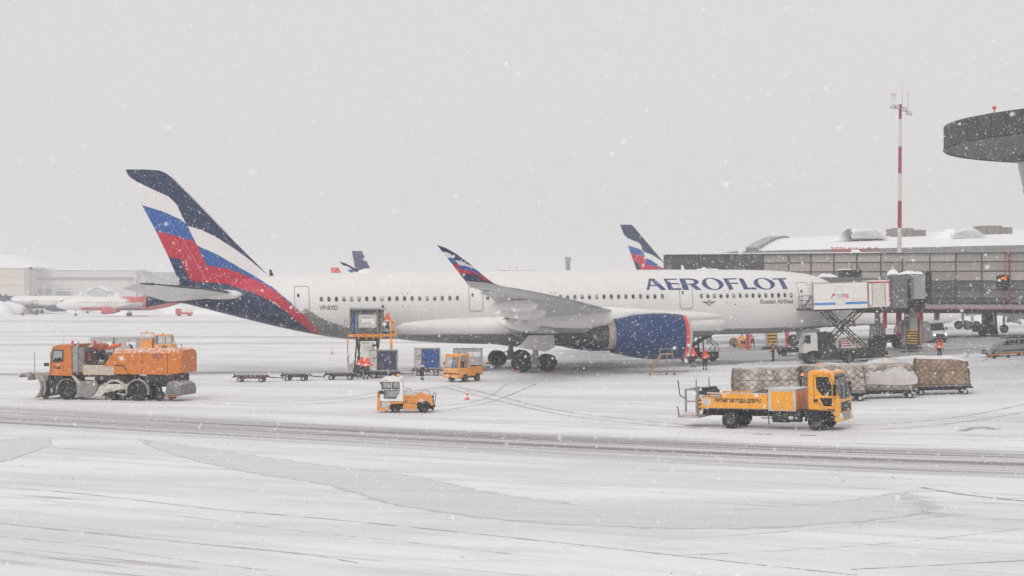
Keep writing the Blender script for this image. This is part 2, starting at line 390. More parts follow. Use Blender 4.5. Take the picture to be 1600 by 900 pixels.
ribbon('scraped_path', [(-40, 690), (30, 684), (80, 683)], [(-40, 732), (20, 720), (85, 694)], PM, dz=.007)
def trackmat(name, c, a0, a1):                            # broken, half melted tread marks
    m = mat(name, c, .8, var=.3, scale=1.2, bump=.4); N = m.node_tree.nodes; L = m.node_tree.links
    tc = N.new('ShaderNodeTexCoord'); n = N.new('ShaderNodeTexNoise'); n.inputs['Scale'].default_value = 1.1; n.inputs['Detail'].default_value = 8; n.inputs['Roughness'].default_value = .75; L.new(tc.outputs['Object'], n.inputs['Vector'])
    r = N.new('ShaderNodeMapRange'); r.inputs[1].default_value = a0; r.inputs[2].default_value = a1; L.new(n.outputs['Fac'], r.inputs[0])
    L.new(r.outputs[0], N['Principled BSDF'].inputs['Alpha']); return m
TRK = trackmat('pressed_tyre_slush', (.40, .39, .375), .36, .52)
TRK2 = trackmat('thin_tyre_slush', (.5, .49, .48), .42, .6)
TRK3 = trackmat('soft_tyre_slush', (.56, .55, .55), .38, .75)
def track(pl, wd, mtl=TRK, dz=.010):
    pts = [G(*p) for p in pl]; o = []
    for i in range(len(pts)-1):
        p0 = pts[i-1] if i else pts[i]*2-pts[i+1]; p3 = pts[i+2] if i+2 < len(pts) else pts[i+1]*2-pts[i]
        for k in range(10):
            t = k/10; o.append(.5*((2*pts[i])+(pts[i+1]-p0)*t+(2*p0-5*pts[i]+4*pts[i+1]-p3)*t*t+(3*pts[i]-p0-3*pts[i+1]+p3)*t**3))
    o.append(pts[-1]); m = MB(); vs = []
    for i, p in enumerate(o):
        d = (o[min(i+1, len(o)-1)]-o[max(i-1, 0)]); d.z = 0; d.normalize(); nrm = Vector((-d.y, d.x, 0))*wd*random.uniform(.3, .6)
        for q in (p-nrm, p+nrm): vs.append((q.x, q.y, zg(q.x)+dz))
    m.add(vs, [(2*i, 2*i+1, 2*i+3, 2*i+2) for i in range(len(o)-1)])
    return struct(m.o('tyre_track', mtl))
for pl, wd, mm in (([(1440, 762), (1500, 772), (1560, 779), (1640, 787)], .25, TRK), ([(1500, 541), (1530, 548), (1545, 556), (1530, 566), (1480, 572)], .25, TRK2),
                   ([(1480, 540), (1505, 545), (1512, 556), (1490, 566)], .25, TRK2), 
                   ([(1500, 674), (1530, 668), (1560, 671)], .6, TRK), ([(1180, 678), (1205, 679)], .5, TRK), ([(1250, 680), (1275, 680.5)], .5, TRK),
                   ([(0, 762), (120, 771), (330, 795), (520, 812), (760, 836), (1000, 862), (1180, 882), (1340, 899)], .07, TRK),
                   ([(0, 818), (150, 834), (330, 852), (480, 867), (560, 880)], .06, TRK), ([(0, 838), (130, 852), (260, 872), (420, 892)], .06, TRK2),
                   ([(60, 781), (170, 794), (350, 815), (450, 828), (640, 848), (800, 866)], .05, TRK2),
                   ([(1000, 845), (1130, 838), (1280, 826), (1480, 806)], .05, TRK2), ([(1050, 868), (1200, 862), (1400, 848), (1600, 826)], .06, TRK2),
                   ([(1330, 890), (1450, 884), (1600, 876)], .06, TRK), ([(700, 640), (745, 633), (785, 622), (838, 600)], .25, TRK2),
                   ([(680, 636), (740, 628), (768, 618), (792, 600)], .18, TRK2), ([(1140, 783), (1250, 789), (1400, 801)], .06, TRK2)):
    track(pl, wd, mm)
for pl in ([(1075, 664), (980, 655), (870, 641), (770, 617), (700, 601)], [(1090, 670), (985, 661), (872, 647), (760, 622), (690, 604)], [(310, 629), (400, 634), (520, 629), (640, 612), (720, 601)], [(312, 624), (410, 628), (520, 623), (630, 607)],
           [(1340, 664), (1420, 660), (1520, 648), (1620, 628)], [(1335, 672), (1425, 668), (1530, 656), (1620, 640)]):
    track(pl, .42, TRK3, .012)
def lumps(name, pts, smin, smax, mtl):                     # scattered crumbs of slush, half sunk
    n = len(pts); c = np.array([(x, y, zg(x)) for x, y in pts]); s = smin+(smax-smin)*rng.random(n)**3
    b = np.array([(1, 0, 0), (0, 1, 0), (-1, 0, 0), (0, -1, 0), (0, 0, .55)])
    v = b[None]*s[:, None, None]*rng.uniform(.55, 1.3, (n, 5, 1)); a = rng.uniform(0, 6.3, n); ca, sa = np.cos(a)[:, None], np.sin(a)[:, None]
    v = np.stack([v[..., 0]*ca-v[..., 1]*sa, v[..., 0]*sa+v[..., 1]*ca, v[..., 2]-.004], -1)+c[:, None]
    m = MB(); m.v = [tuple(p) for p in v.reshape(-1, 3)]; m.f = [(5*i+j, 5*i+(j+1) % 4, 5*i+4) for i in range(n) for j in range(4)]; m.m = [0]*len(m.f)
    return struct(m.o(name, mtl, sharp=20), 'stuff')
c30, s30 = math.cos(R(30)), math.sin(R(30)); cr = []
for k in range(2400):
    u_ = rng.uniform(-95, 40); vv = rng.choice([64.2, 65.6, 67.0, 69.2, 70.6, 72.2, 60.5])+rng.normal(0, .35); cr.append((u_*c30+vv*s30, -u_*s30+vv*c30))
for k in range(900):
    u_ = rng.uniform(-80, 30); vv = rng.uniform(30, 62); cr.append((u_*c30+vv*s30, -u_*s30+vv*c30))
for (qx, qy, sd, nn_) in ((180, 628, 3.4, 350), (1200, 676, 2.6, 350), (635, 646, 1.6, 200), (1380, 622, 3.5, 250), (1230, 572, 6, 300), (840, 582, 4, 200), (560, 596, 5, 250)):
    p_ = G(qx, qy); cr += [(p_.x+rng.normal(0, sd), p_.y+rng.normal(0, 1.0)) for _ in range(nn_)]
lumps('slush_crumbs', cr, .02, .10, mat('grey_slush', (.58, .57, .57), .9, var=.25, scale=.3))['label'] = 'small crumbs of slush strewn along the lane and round the wheels'
def mound(name, pl, wd, ht, seed=0, mtl=SNOW, kind='structure', sub=14):   # lumpy ridge of ploughed snow along photo points
    r_ = random.Random(seed); pts = [G(*p) if len(p) == 2 else Vector(p) for p in pl]; m = MB(); rows = []
    k = max(6, sub*(len(pts)-1))
    for i in range(k+1):
        f = i/k*(len(pts)-1); j = min(int(f), len(pts)-2); p = pts[j].lerp(pts[j+1], f-j); d = (pts[j+1]-pts[j]); d.z = 0; d.normalize(); nr = Vector((-d.y, d.x, 0))
        e = min(1, min(i, k-i)/(k*.12)); h = ht*e**.6*r_.uniform(.55, 1.1); ww = wd*e**.5*r_.uniform(.8, 1.15)+.02; sh = r_.uniform(-.25, .25)
        row = []
        for c in range(9):
            a = -1+c/4; q = p+nr*(ww*(a+sh*(1-a*a))); z = h*max(0, (1-a*a))**.8*r_.uniform(.8, 1.15)
            row.append((q.x, q.y, zg(q.x)-.03+z))
        rows.append(row)
    vs = [p for r in rows for p in r]; m.add(vs, [(9*i+c, 9*i+c+1, 9*i+c+10, 9*i+c+9) for i in range(k) for c in range(8)])
    o = m.o(name, mtl, sharp=80); s = o.modifiers.new('s', 'SUBSURF'); s.levels = s.render_levels = 1
    return struct(o, kind)
mound('snow_ridge', [(1148, 570), (1185, 567.5), (1240, 566), (1310, 569), (1345, 572)], .5, .16, 1)
mound('snow_ridge', [(1335, 566), (1380, 562), (1420, 559), (1448, 556)], .8, .22, 2)
mound('snow_ridge', [(1085, 576), (1120, 573), (1150, 571)], .4, .12, 3)
mound('snow_ridge', [(640, 631), (700, 626), (760, 621)], .25, .05, 4)
mound('snow_bank', [(-60, 491), (0, 490), (40, 488.5), (75, 488), (104, 488)], 9, 5.2, 5, sub=8)
mound('snow_bank', [(195, 493), (225, 491), (250, 490.5), (285, 491)], 8, 4.4, 6, sub=8)
mound('snow_bank', [(283, 492), (310, 491), (355, 492)], 6, 1.8, 8, sub=8)
mound('snow_bank', [(1350, 504), (1400, 503), (1470, 502), (1600, 500)], 6, 1.2, 9, sub=8)
mound('snow_bank', [(1374, 541), (1381, 540), (1390, 541)], .9, .9, 10)
# ------------------------------------------------------------------ the big airliner
YAW, PITCH = R(12), R(.45)
AM = Matrix.Translation((5.3, 153, 0)) @ Matrix.Rotation(YAW, 4, 'Z') @ Matrix.Rotation(-PITCH, 4, 'Y')
AMI = AM.inverted()
ZA = 6.04                                   # fuselage axis above the ground
def LP(px, py, y):                          # photo pixel -> (x, z) in the aircraft's plane y = const
    o = AMI @ Vector((0, 0, CH)); d = (AMI.to_3x3() @ Vector(((px-800)/F, 1, (HZ-py)/F)))
    t = (y-o.y)/d.y; return (o.x+t*d.x, o.z+t*d.z)
plane = bpy.data.objects.new('airliner', None); col.objects.link(plane)
plane.location = AM.to_translation(); plane.rotation_euler = AM.to_euler()
tag(plane, 'white wide-body airliner with blue engine and striped tail parked across the apron', 'airplane')

WHITE_L = (.765, .752, .735); NAVY = (.006, .025, .082); BLUE = (.010, .10, .35); RED = (.50, .012, .045)
def zpoly(ps, k=3.215, ox=180, oy=250): return [(ox+x/k, oy+y/k) for x, y in ps]
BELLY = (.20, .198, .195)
LIVERY = [  # drawn in order: darker grey underside first, then photo outline of the tail stripes
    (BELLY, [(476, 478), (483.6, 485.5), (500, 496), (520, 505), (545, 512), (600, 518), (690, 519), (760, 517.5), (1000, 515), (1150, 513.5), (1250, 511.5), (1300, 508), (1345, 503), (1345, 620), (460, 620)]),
    (NAVY, zpoly([(20, 20), (215, 40), (300, 60), (780, 582), (690, 590), (640, 575), (300, 600), (320, 612), (0, 700), (0, 20)])),
    (NAVY, zpoly([(150, 640), (380, 607), (560, 618), (680, 660), (760, 695), (880, 775), (1003, 878), (1020, 960), (60, 960), (60, 640)])),
    (RED, zpoly([(190, 350), (300, 378), (402, 410), (460, 530), (560, 543), (640, 570), (700, 595), (800, 648), (900, 735), (960, 790), (1045, 890), (1060, 930), (1035, 930), (1003, 878), (900, 797), (800, 715), (680, 662), (560, 622), (380, 607), (325, 495), (250, 484)])),
    (BLUE, zpoly([(120, 222), (250, 262), (330, 300), (357, 322), (402, 410), (300, 380), (185, 350)])),
    (BLUE, zpoly([(413, 430), (520, 478), (620, 538), (700, 583), (800, 645), (905, 738), (905, 746), (800, 654), (700, 600), (640, 573), (560, 545), (460, 530)])),
    (WHITE_L, zpoly([(60, 78), (110, 110), (190, 148), (270, 185), (310, 225), (340, 290), (357, 322), (330, 300), (250, 262), (120, 222)])),
    (WHITE_L, zpoly([(363, 331), (430, 350), (500, 383), (600, 446), (680, 505), (768, 580), (860, 650), (1000, 760), (905, 738), (800, 645), (700, 583), (620, 538), (520, 478), (413, 430)])),
]
def inpoly(p, poly):
    x, y = p; c = False; j = len(poly)-1
    for i in range(len(poly)):
        xi, yi = poly[i]; xj, yj = poly[j]
        if (yi > y) != (yj > y) and x < (xj-xi)*(y-yi)/(yj-yi)+xi: c = not c
        j = i
    return c
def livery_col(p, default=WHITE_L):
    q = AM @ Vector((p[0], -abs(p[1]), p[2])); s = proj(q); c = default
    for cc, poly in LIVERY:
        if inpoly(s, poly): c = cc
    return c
def paint(ob, fn):
    me = ob.data; a = me.color_attributes.new('livery', 'FLOAT_COLOR', 'POINT'); d = np.ones((len(me.vertices), 4), 'f')
    for i, v in enumerate(me.vertices): d[i, :3] = fn(v.co)
    a.data.foreach_set('color', d.ravel())
LIV = mat('livery_paint', (1, 1, 1), .38, attr='livery', var=.05, scale=.5, coat=.08, spec=.35)
WHITEA = mat('aircraft_white_paint', WHITE_L, .32, var=.035, scale=.4, coat=.25)
GREYA = mat('aircraft_grey_paint', (.53, .53, .525), .4, var=.07, scale=.7, coat=.1)
WINGTOP = mat('bare_wing_metal', (.36, .36, .37), .38, metal=.4, var=.15, scale=1.2)
NACB = mat('nacelle_blue_paint', (.004, .036, .135), .45, var=.14, coat=.05, spec=.3)
LIPR = mat('nacelle_red_ring', (.70, .055, .035), .35, var=.05, coat=.3)
LIPS = mat('nacelle_lip_metal', (.55, .55, .56), .3, metal=.6, var=.05)
NOZ = mat('nozzle_metal', (.09, .085, .08), .5, metal=.5, var=.2)
SEAM = mat('door_seam', (.28, .27, .26), .6)
TYRE = BLACK

# fuselage: (x, top, bottom, half width) relative to the axis height ZA
def zl(px, py, y=0): x, z = LP(px, py, y); return x, z-ZA
TOP = [(28.2, -.65), (28.0, -.2), (27.5, .35), (26.8, .95), (26.0, 1.5), zl(1294, 440), zl(1280, 433), zl(1262, 427.7), zl(1240, 425.3), zl(1200, 422.3), (16.2, 3.02), (10, 3.05), (-15, 3.05), zl(491, 427.3), zl(453.7, 429.3), zl(419.5, 431), zl(379, 434), zl(329, 438.5), zl(279.5, 442), (-38.0, .75)]
BOT = [(28.2, -.65), (28.0, -1.1), (27.3, -1.65), (26, -2.2), (24, -2.7), (21, -2.98), (17, -3.05), (-14, -3.05), zl(545, 531), zl(509.7, 525.8), zl(478.6, 520), zl(428.8, 509.7), zl(379, 497.3), zl(329.3, 484.8), zl(273, 470), (-38.0, -.1)]
HW = [(28.2, .0), (28.0, .55), (27.3, 1.15), (26, 1.85), (24, 2.45), (21, 2.85), (17.5, 2.98), (-16, 2.98), (-22, 2.72), (-28, 2.1), (-33, 1.35), (-36, .85), (-38.0, .38)]
def interp(tab, x):
    t = sorted(tab)
    xs_ = [a for a, _ in t]; ys_ = [b for _, b in t]
    return float(np.interp(x, xs_, ys_))
def smooth(tab, wd):                       # gentle smoothing of the polyline profiles
    return lambda x: sum(interp(tab, x+d*wd)*k for d, k in ((-1, .15), (-.5, .2), (0, .3), (.5, .2), (1, .15)))
_top = smooth(TOP, 1.3); _bot = smooth(BOT, 1.3); _hw = smooth(HW, 1.3)
def prof(x):
    if x > 25.5: k = min(1, (x-25.5)/1.5)
    else: k = 0
    return ((1-k)*_top(x)+k*interp(TOP, x), (1-k)*_bot(x)+k*interp(BOT, x), (1-k)*_hw(x)+k*interp(HW, x))
def fus_half(x, z):                        # half width of the fuselage at height z above the ground
    t, b, h = prof(x); c = (t+b)/2; r = max(.01, (t-b)/2); q = max(0, 1-((z-ZA-c)/r)**2); return h*math.sqrt(q)
xs = list(np.arange(-38.0, -14, .1))+list(np.arange(-14, 18, .5))+list(np.arange(18, 26, .25))+list(np.arange(26, 28.0, .1))+[28.0, 28.08, 28.14, 28.18, 28.195]
NR = 144; rings = []
for x in xs:
    t, b, h = prof(x); c = (t+b)/2; r = (t-b)/2
    rings.append([(x, h*math.cos(a), ZA+c+r*math.sin(a)) for a in [2*math.pi*i/NR for i in range(NR)]])
m = MB(); m.loft(rings); fus = m.o('fuselage', LIV, plane, sharp=60)
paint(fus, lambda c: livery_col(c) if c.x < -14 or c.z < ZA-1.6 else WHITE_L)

def skin(name, poly_v, poly_f, off, mtl, parent=plane):        # flat shape in (x, z) wrapped on the starboard skin
    m = MB(); m.add([(x, -fus_half(x, z)-off, z) for x, z in poly_v], poly_f); return m.o(name, mtl, parent)
def rrect(cx, cz, wd, ht, r, n=4, lean=0.):
    pts = []
    for sx, sy, a0 in ((1, 1, 0), (-1, 1, 90), (-1, -1, 180), (1, -1, 270)):
        for i in range(n+1):
            a = R(a0+90*i/n); x = sx*(wd/2-r)+r*math.cos(a); z = sy*(ht/2-r)+r*math.sin(a); pts.append((cx+x+lean*z, cz+z))
    return pts
def skin_frame(name, cx, cz, wd, ht, r, th, off, mtl, parent, lean=0.):
    a = rrect(cx, cz, wd, ht, r, lean=lean); b = rrect(cx, cz, wd-2*th, ht-2*th, max(.02, r-th), lean=lean); 
    def sub(p):
        o = []
        for i in range(len(p)):
            q = p[(i+1) % len(p)]; d = math.dist(p[i], q); k = max(1, int(d/.12))
            o += [(p[i][0]+(q[0]-p[i][0])*j/k, p[i][1]+(q[1]-p[i][1])*j/k) for j in range(k)]
        return o
    kk = [max(1, int(math.dist(a[i], a[(i+1) % len(a)])/.12)) for i in range(len(a))]
    def sub2(p):
        o = []
        for i in range(len(p)):
            q = p[(i+1) % len(p)]; o += [(p[i][0]+(q[0]-p[i][0])*j/kk[i], p[i][1]+(q[1]-p[i][1])*j/kk[i]) for j in range(kk[i])]
        return o
    A, B = sub2(a), sub2(b); n = len(A)
    return skin(name, A+B, [(i, (i+1) % n, n+(i+1) % n, n+i) for i in range(n)], off, mtl, parent)
def skin_patch(name, cx, cz, wd, ht, r, off, mtl, parent, lean=0.):   # rounded panel following the curve
    m = MB(); rows = []; nz = 14
    for j in range(nz+1):
        z = cz-ht/2+ht*j/nz; e = min(z-(cz-ht/2), cz+ht/2-z); ins = 0 if e >= r else r-math.sqrt(max(0, r*r-(r-e)**2))
        for i in range(7):
            x = cx-wd/2+ins+(wd-2*ins)*i/6+lean*(z-cz); rows.append((x, -fus_half(x, z)-off, z))
    m.add(rows, [(7*j+i, 7*j+i+1, 7*j+i+8, 7*j+i+7) for j in range(nz) for i in range(6)]); return m.o(name, mtl, parent)
# cabin doors
for (px, y0, y1, wd, lean) in ((472, 447.5, 487, 1.25, 0), (743, 447.5, 485.5, 1.22, 0), (1071, 443.5, 481.5, 1.2, 0), (1258.5, 441.5, 479.5, 1.2, -.16)):
    x, z1 = LP(px, y0, -2.75); _, z0 = LP(px, y1, -2.75); cz = (z0+z1)/2; ht = z1-z0
    d = skin_patch('cabin_door', x, cz, wd, ht, .2, .012, LIV, plane, lean)
    paint(d, lambda c: livery_col(c))
    skin_frame('door_frame', x, cz, wd+.06, ht+.06, .22, .055, .022, SEAM, d, lean)
    if px > 480: skin('door_handle', [(x-.36, cz+.33), (x-.2, cz+.33), (x-.2, cz+.22), (x-.36, cz+.22)], [(0, 1, 2, 3)], .03, SEAM, d)
    skin('door_window', rrect(x-.3+lean*.3, cz+.32, .2, .3, .09), [tuple(range(20))], .026, DGLASS, d)
    skin('door_sill', [(x-wd/2+.1-lean*.1, cz-ht/2-.02), (x+wd/2-.1-lean*.1, cz-ht/2-.02), (x+wd/2-.1-lean*.1, cz-ht/2-.1), (x-wd/2+.1-lean*.1, cz-ht/2-.1)], [(0, 1, 2, 3)], .03, GREYA, d)
# cabin windows, one by one
WSH = mat('window_shade', (.42, .40, .38), .5); WGL = mat('cabin_window_pane', (.07, .07, .068), .15, var=.4, randv=.6); WFR = mat('window_surround', (.45, .43, .41), .5)
wpx = [502.6+11.783*i for i in range(19)]+[762+11.37*i for i in range(25)]+[1096.2+10.08*i for i in range(15)]
for k, px in enumerate(wpx):
    py = 467.6-(px-502)*6.4/735; x, z = LP(px, py, -2.97)
    w_ = skin('cabin_window', rrect(x, z, .27, .42, .13, 3), [tuple(range(16))], .018, WGL, plane)
    skin_frame('window_rim', x, z, .33, .48, .16, .045, .026, WFR, w_)
    if random.random() < .4:
        h = random.choice((.12, .18, .26)); skin('window_blind', [(x-.11, z+.2), (x+.11, z+.2), (x+.12, z+.2-h), (x-.12, z+.2-h)], [(0, 1, 2, 3)], .022, WSH, w_)
# titles
TITLE = mat('navy_title_paint', (.035, .06, .19), .4, var=.2)
k0 = 6.6667
def tl(p, dy=0): x, z = LP(1000+p[0]/k0, 425+p[1]/k0, -2.62); return (x, z)
def ring_strip(outer, inner): n = len(outer); return outer+inner, [(i, (i+1) % n, n+(i+1) % n, n+i) for i in range(n)]
def ell(cx, cy, rx, ry, sk, n=40): return [(cx+rx*math.cos(2*math.pi*i/n)+sk*ry*math.sin(2*math.pi*i/n), cy+ry*math.sin(2*math.pi*i/n)) for i in range(n)]
def quadstrip(name, quads, rings_=()):
    m = MB()
    def put(vs, fs): m.add([(x, -fus_half(x, z)-.02, z) for x, z in map(tl, vs)], fs)
    for q in quads:                                     # split each stroke so that it follows the curve
        a, b, c, d = q; n = 8
        L_ = [(a[0]+(d[0]-a[0])*i/n, a[1]+(d[1]-a[1])*i/n) for i in range(n+1)]; R_ = [(b[0]+(c[0]-b[0])*i/n, b[1]+(c[1]-b[1])*i/n) for i in range(n+1)]
        put(L_+R_, [(i, n+1+i, n+2+i, i+1) for i in range(n)])
    for o_, i_ in rings_: put(*ring_strip(o_, i_))
    return m.o(name, TITLE, plane)
quadstrip('title_letter', [[(110, 68), (134, 68), (92, 187), (62, 187)], [(112, 68), (166, 68), (272, 187), (212, 187)], [(100, 133), (190, 133), (200, 147), (96, 147)]])
quadstrip('title_letter', [[(262, 68), (312, 68), (346, 187), (291, 187)], [(300, 68), (400, 68), (404, 80), (303, 80)], [(322, 114), (402, 114), (406, 127), (326, 127)], [(335, 170), (424, 166), (430, 187), (340, 187)]])
def arc(cx, cy, rx, ry, a0, a1, n): return [(cx+rx*math.cos(R(a0+(a1-a0)*i/n)), cy+ry*math.sin(R(a0+(a1-a0)*i/n))) for i in range(n+1)]
bo = [(470, 67), (510, 67)]+arc(540, 101, 82, 34, -90, 90, 10)+[(500, 135)]; bi = [(475, 80), (505, 80)]+arc(525, 101, 50, 20.5, -90, 90, 10)+[(497, 122)]
rq = [[bo[i], bo[i+1], bi[i+1], bi[i]] for i in range(len(bo)-1)]
quadstrip('title_letter', [[(428, 67), (480, 67), (508, 187), (440, 187)], [(515, 126), (575, 124), (637, 187), (580, 187)]]+rq)
quadstrip('title_letter', [], [(ell(762, 123, 112, 64, .12), ell(762, 123, 62, 55, .3))])
quadstrip('title_letter', [[(883, 65), (930, 65), (970, 182), (922, 182)], [(925, 65), (1025, 63), (1028, 76), (928, 78)], [(950, 110), (1028, 110), (1029, 124), (955, 124)]])
quadstrip('title_letter', [[(1045, 66), (1094, 66), (1128, 181), (1076, 181)], [(1115, 162), (1206, 160), (1210, 181), (1120, 181)]])
quadstrip('title_letter', [], [(ell(1302, 121, 110, 61, .12), ell(1302, 121, 60, 53, .3))])
quadstrip('title_letter', [[(1400, 65), (1552, 62), (1554, 76), (1405, 79)], [(1460, 70), (1506, 70), (1540, 177), (1488, 177)]])
def wrap(px, py, y=-2.95, off=.02):
    x0, z0 = LP(px, py, y); return lambda x, y_: (x0+x, -fus_half(x0+x, z0+y_)-off, z0+y_)
GREYT = mat('grey_title_paint', (.13, .12, .12), .5)
lettering('small_title', 'Russian Airlines', .42, wrap(1187.5, 474.3), GREYT, plane, slant=.2, bold=.012, width=3.3)
lettering('registration', 'VP-BXD', .40, wrap(499.5, 484.2), GREYT, plane, bold=.012, width=1.62)
m = MB(); x0, z0 = LP(1107.5, 472.2, -2.95)                # winged emblem
for s in (-1, 1):
    m.add([(x0+s*a, -fus_half(x0+s*a, z0+b)-.02, z0+b) for a, b in ((.12, .03), (.68, .11), (.5, -.03), (.3, -.12), (.1, -.16))], [(0, 1, 2, 3, 4)])
    m.add([(x0+s*a, -fus_half(x0+s*a, z0+b)-.022, z0+b) for a, b in ((.02, -.16), (.2, -.26), (.16, -.34), (0, -.24))], [(0, 1, 2, 3)])
vs, fs = ring_strip(ell(x0, z0+.06, .14, .14, 0, 18), ell(x0, z0+.06, .1, .1, 0, 18)); m.add([(x, -fus_half(x, z)-.021, z) for x, z in vs], fs)
m.add([(x0+a, -fus_half(x0, z0)-.024, z0+b) for a, b in ((-.07, .1), (.07, .12), (-.02, .0))], [(0, 1, 2)]); m.o('wing_emblem', GREYT, plane)
# cargo door seam, static ports, vents
x, z = LP(1185, 496, -2.95)
for p in ([(-1.9, 1.0), (2.1, 1.0), (2.1, .975), (-1.9, .975)], [(2.1, 1.0), (2.125, 1.0), (1.95, -1.1), (1.92, -1.1)]):
    skin('cargo_door_seam', [(x+a, z+b) for a, b in p], [(0, 1, 2, 3)], .015, SEAM)
for px, py, r in ((1113.5, 506, .09), (1123.5, 506, .09), (1134, 505.8, .09), (1135, 473, .05), (1142, 473, .05), (1148.5, 475.5, .07), (628.5, 458.2, .05), (637.5, 458.2, .05), (629.5, 478.8, .05), (638.6, 478.8, .05), (860, 457, .05), (868, 457, .05), (598, 478.8, .14), (1132, 454, .05), (1141, 453.8, .05)):
    x, z = LP(px, py, -2.95); skin('skin_vent', ell(x, z, r, r, 0, 10), [tuple(range(10))], .02, PRINT)
# antennas and radome on the crown
def crown(px): x, _ = LP(px, 420, 0); return x, ZA+prof(x)[0]
x, z = crown(577); m = MB(); m.loft([[(x+d, wy*math.cos(a)*.8, z-.12+hh*math.sin(a)) for a in [math.pi*i/12 for i in range(13)]] for d, wy, hh in ((-1.15, .03, .02), (-.95, .5, .26), (-.5, .7, .42), (.1, .75, .46), (.7, .6, .36), (1.1, .35, .2), (1.3, .04, .04))], False); m.o('satcom_radome', WHITEA, plane)
for px, h, ln in ((1068, .42, .35), (425, .55, .35), (742, .3, .2)):
    x, z = crown(px); m = MB(); m.prism([(x+ln*.6, z-.15), (x-ln*.2, z+h), (x-ln*.7, z+h), (x-ln*.6, z-.15)], -.03, .03); m.o('blade_antenna', WHITEA if px > 1000 else DARK, plane)
x, z = crown(1100); m = MB(); m.lathe([(-.3, .02), (-.2, .16), (.1, .2), (.35, .03)], (x, 0, z+.02)); m.o('antenna_dome', WHITEA, plane)
x, z = crown(1105); m = MB(); m.loft([[(x+d, hh*2*math.cos(a), z-.05+hh*math.sin(a)) for a in [math.pi*i/8 for i in range(9)]] for d, hh in ((-1.2, .02), (-.9, .14), (.9, .14), (1.3, .02))], False); m.o('antenna_fairing', WHITEA, plane)
m = MB(); t0 = prof(25.6)[0]                                  # cockpit panes on the nose, both sides
for s in (-1, 1):
    for x0_, x1_, za, zb in ((25.1, 25.9, 1.35, .75), (25.95, 26.6, 1.05, .45), (26.65, 27.1, .8, .25)):
        vs = []
        for x, z in ((x0_, ZA+za), (x1_, ZA+za-.3), (x1_, ZA+zb-.25), (x0_, ZA+zb)):
            vs.append((x, s*(fus_half(x, z)+.02), z))
        m.add(vs, [(0, 1, 2, 3)])
m.o('cockpit_window', DGLASS, plane)

# ---- fin with rudder, painted with the stripes
FLE = [LP(*p, 0) for p in ((250, 266.6), (262, 272), (275, 283), (357, 368), (400, 411), (425, 436), (450, 452))]
FTE = [LP(*p, 0) for p in ((196, 264.6), (222, 321), (243, 360), (263, 401), (279.5, 440), (284, 452))]
ztip = FTE[0][1]; zb = LP(380, 447, 0)[1]
le = lambda z: float(np.interp(z, [p[1] for p in FLE][::-1], [p[0] for p in FLE][::-1]))
te = lambda z: float(np.interp(z, [p[1] for p in FTE][::-1], [p[0] for p in FTE][::-1]))
def foil(f): return 2.2*(.2969*math.sqrt(f)-.126*f-.3516*f*f+.2843*f**3-.1015*f**4)*2.2
def fin_mesh(c0, c1, nc, nz=150):
    m = MB(); rows = []
    for j in range(nz+1):
        z = zb+(ztip-zb)*j/nz; a = le(z); b = te(z)
        if z > FLE[0][1]: a = te(z)+(a-te(z))*max(.03, math.sqrt(max(0, 1-((z-FLE[0][1])/(ztip-FLE[0][1]+.02))**2)))
        ch = a-b; tk = .055*ch*(.6+.4*(ztip-z)/(ztip-zb))
        prt = [(c0+(c1-c0)*i/nc) for i in range(nc+1)]
        rows.append([(a-ch*f, -tk*foil(f)*.5, z) for f in prt]+[(a-ch*f, tk*foil(f)*.5, z) for f in reversed(prt)])
    m.loft(rows); return m
fin = fin_mesh(0, .70, 84).o('tail_fin', LIV, plane, sharp=50); paint(fin, lambda c: livery_col(c, NAVY))
rud = fin_mesh(.702, 1, 46).o('rudder', LIV, plane, sharp=50); paint(rud, lambda c: livery_col(c, NAVY))
m = MB(); pts = [LP(*p, 0) for p in ((268, 277), (300, 309), (330, 340), (357, 368))]
for a, b in zip(pts, pts[1:]): m.cyl((a[0]+.02, 0, a[1]+.02), (b[0]+.02, 0, b[1]+.02), .055, n=8)
m.o('fin_leading_edge', LIPS, plane)

# ---- lifting surfaces from sections: (half span, leading-edge pixel, trailing-edge pixel, thickness ratio)
def surface(secs, sgn, f0=0., f1=1., n=14, shrink=0.):
    rings = []
    for v, L_, T_, tk in secs:
        a = LP(*L_, -v) if isinstance(L_, tuple) and L_[0] > 60 else L_; b = LP(*T_, -v) if isinstance(T_, tuple) and T_[0] > 60 else T_
        if a[1] > 100: a = LP(*a, -v)
        ch = math.dist(a, b); fr = [f0+(f1-f0)*(i/n) for i in range(n+1)]; fr[0] = max(fr[0], 0)
        fr = [f*f if f0 == 0 and f < .3 else f for f in fr] if f0 == 0 else fr
        rings.append([(a[0]+(b[0]-a[0])*f, sgn*v, a[1]+(b[1]-a[1])*f+ch*tk*foil(f)*.55) for f in fr]+[(a[0]+(b[0]-a[0])*f, sgn*v, a[1]+(b[1]-a[1])*f-ch*tk*foil(f)*.45) for f in reversed(fr)])
    m = MB(); m.loft(rings); return m
WS = [(1.5, (1028, 491), (783, 500), .13), (3.2, (1012, 489.5), (784, 500), .125), (7, (985, 487.5), (786, 499), .115), (10.5, (958, 485), (789, 496), .105), (13, (939, 481), (784, 487), .1),
      (16, (914, 474.5), (777, 475), .095), (20, (882, 466.2), (763, 461), .09), (24.5, (842, 458), (748, 452.5), .085), (29, (799, 450), (735, 449), .08)]
WL = WS[-1:]+[(30.0, (784, 447), (731, 445), .075), (30.8, (771, 442.5), (725, 437.5), .07), (31.3, (757, 432), (716, 425), .07), (31.8, (737, 414.5), (703, 408.5), .065), (32.2, (712, 396), (691.5, 394), .06), (32.38, (697, 387.5), (685.5, 386), .055), (32.45, (686, 383.6), (682.5, 382.8), .05)]
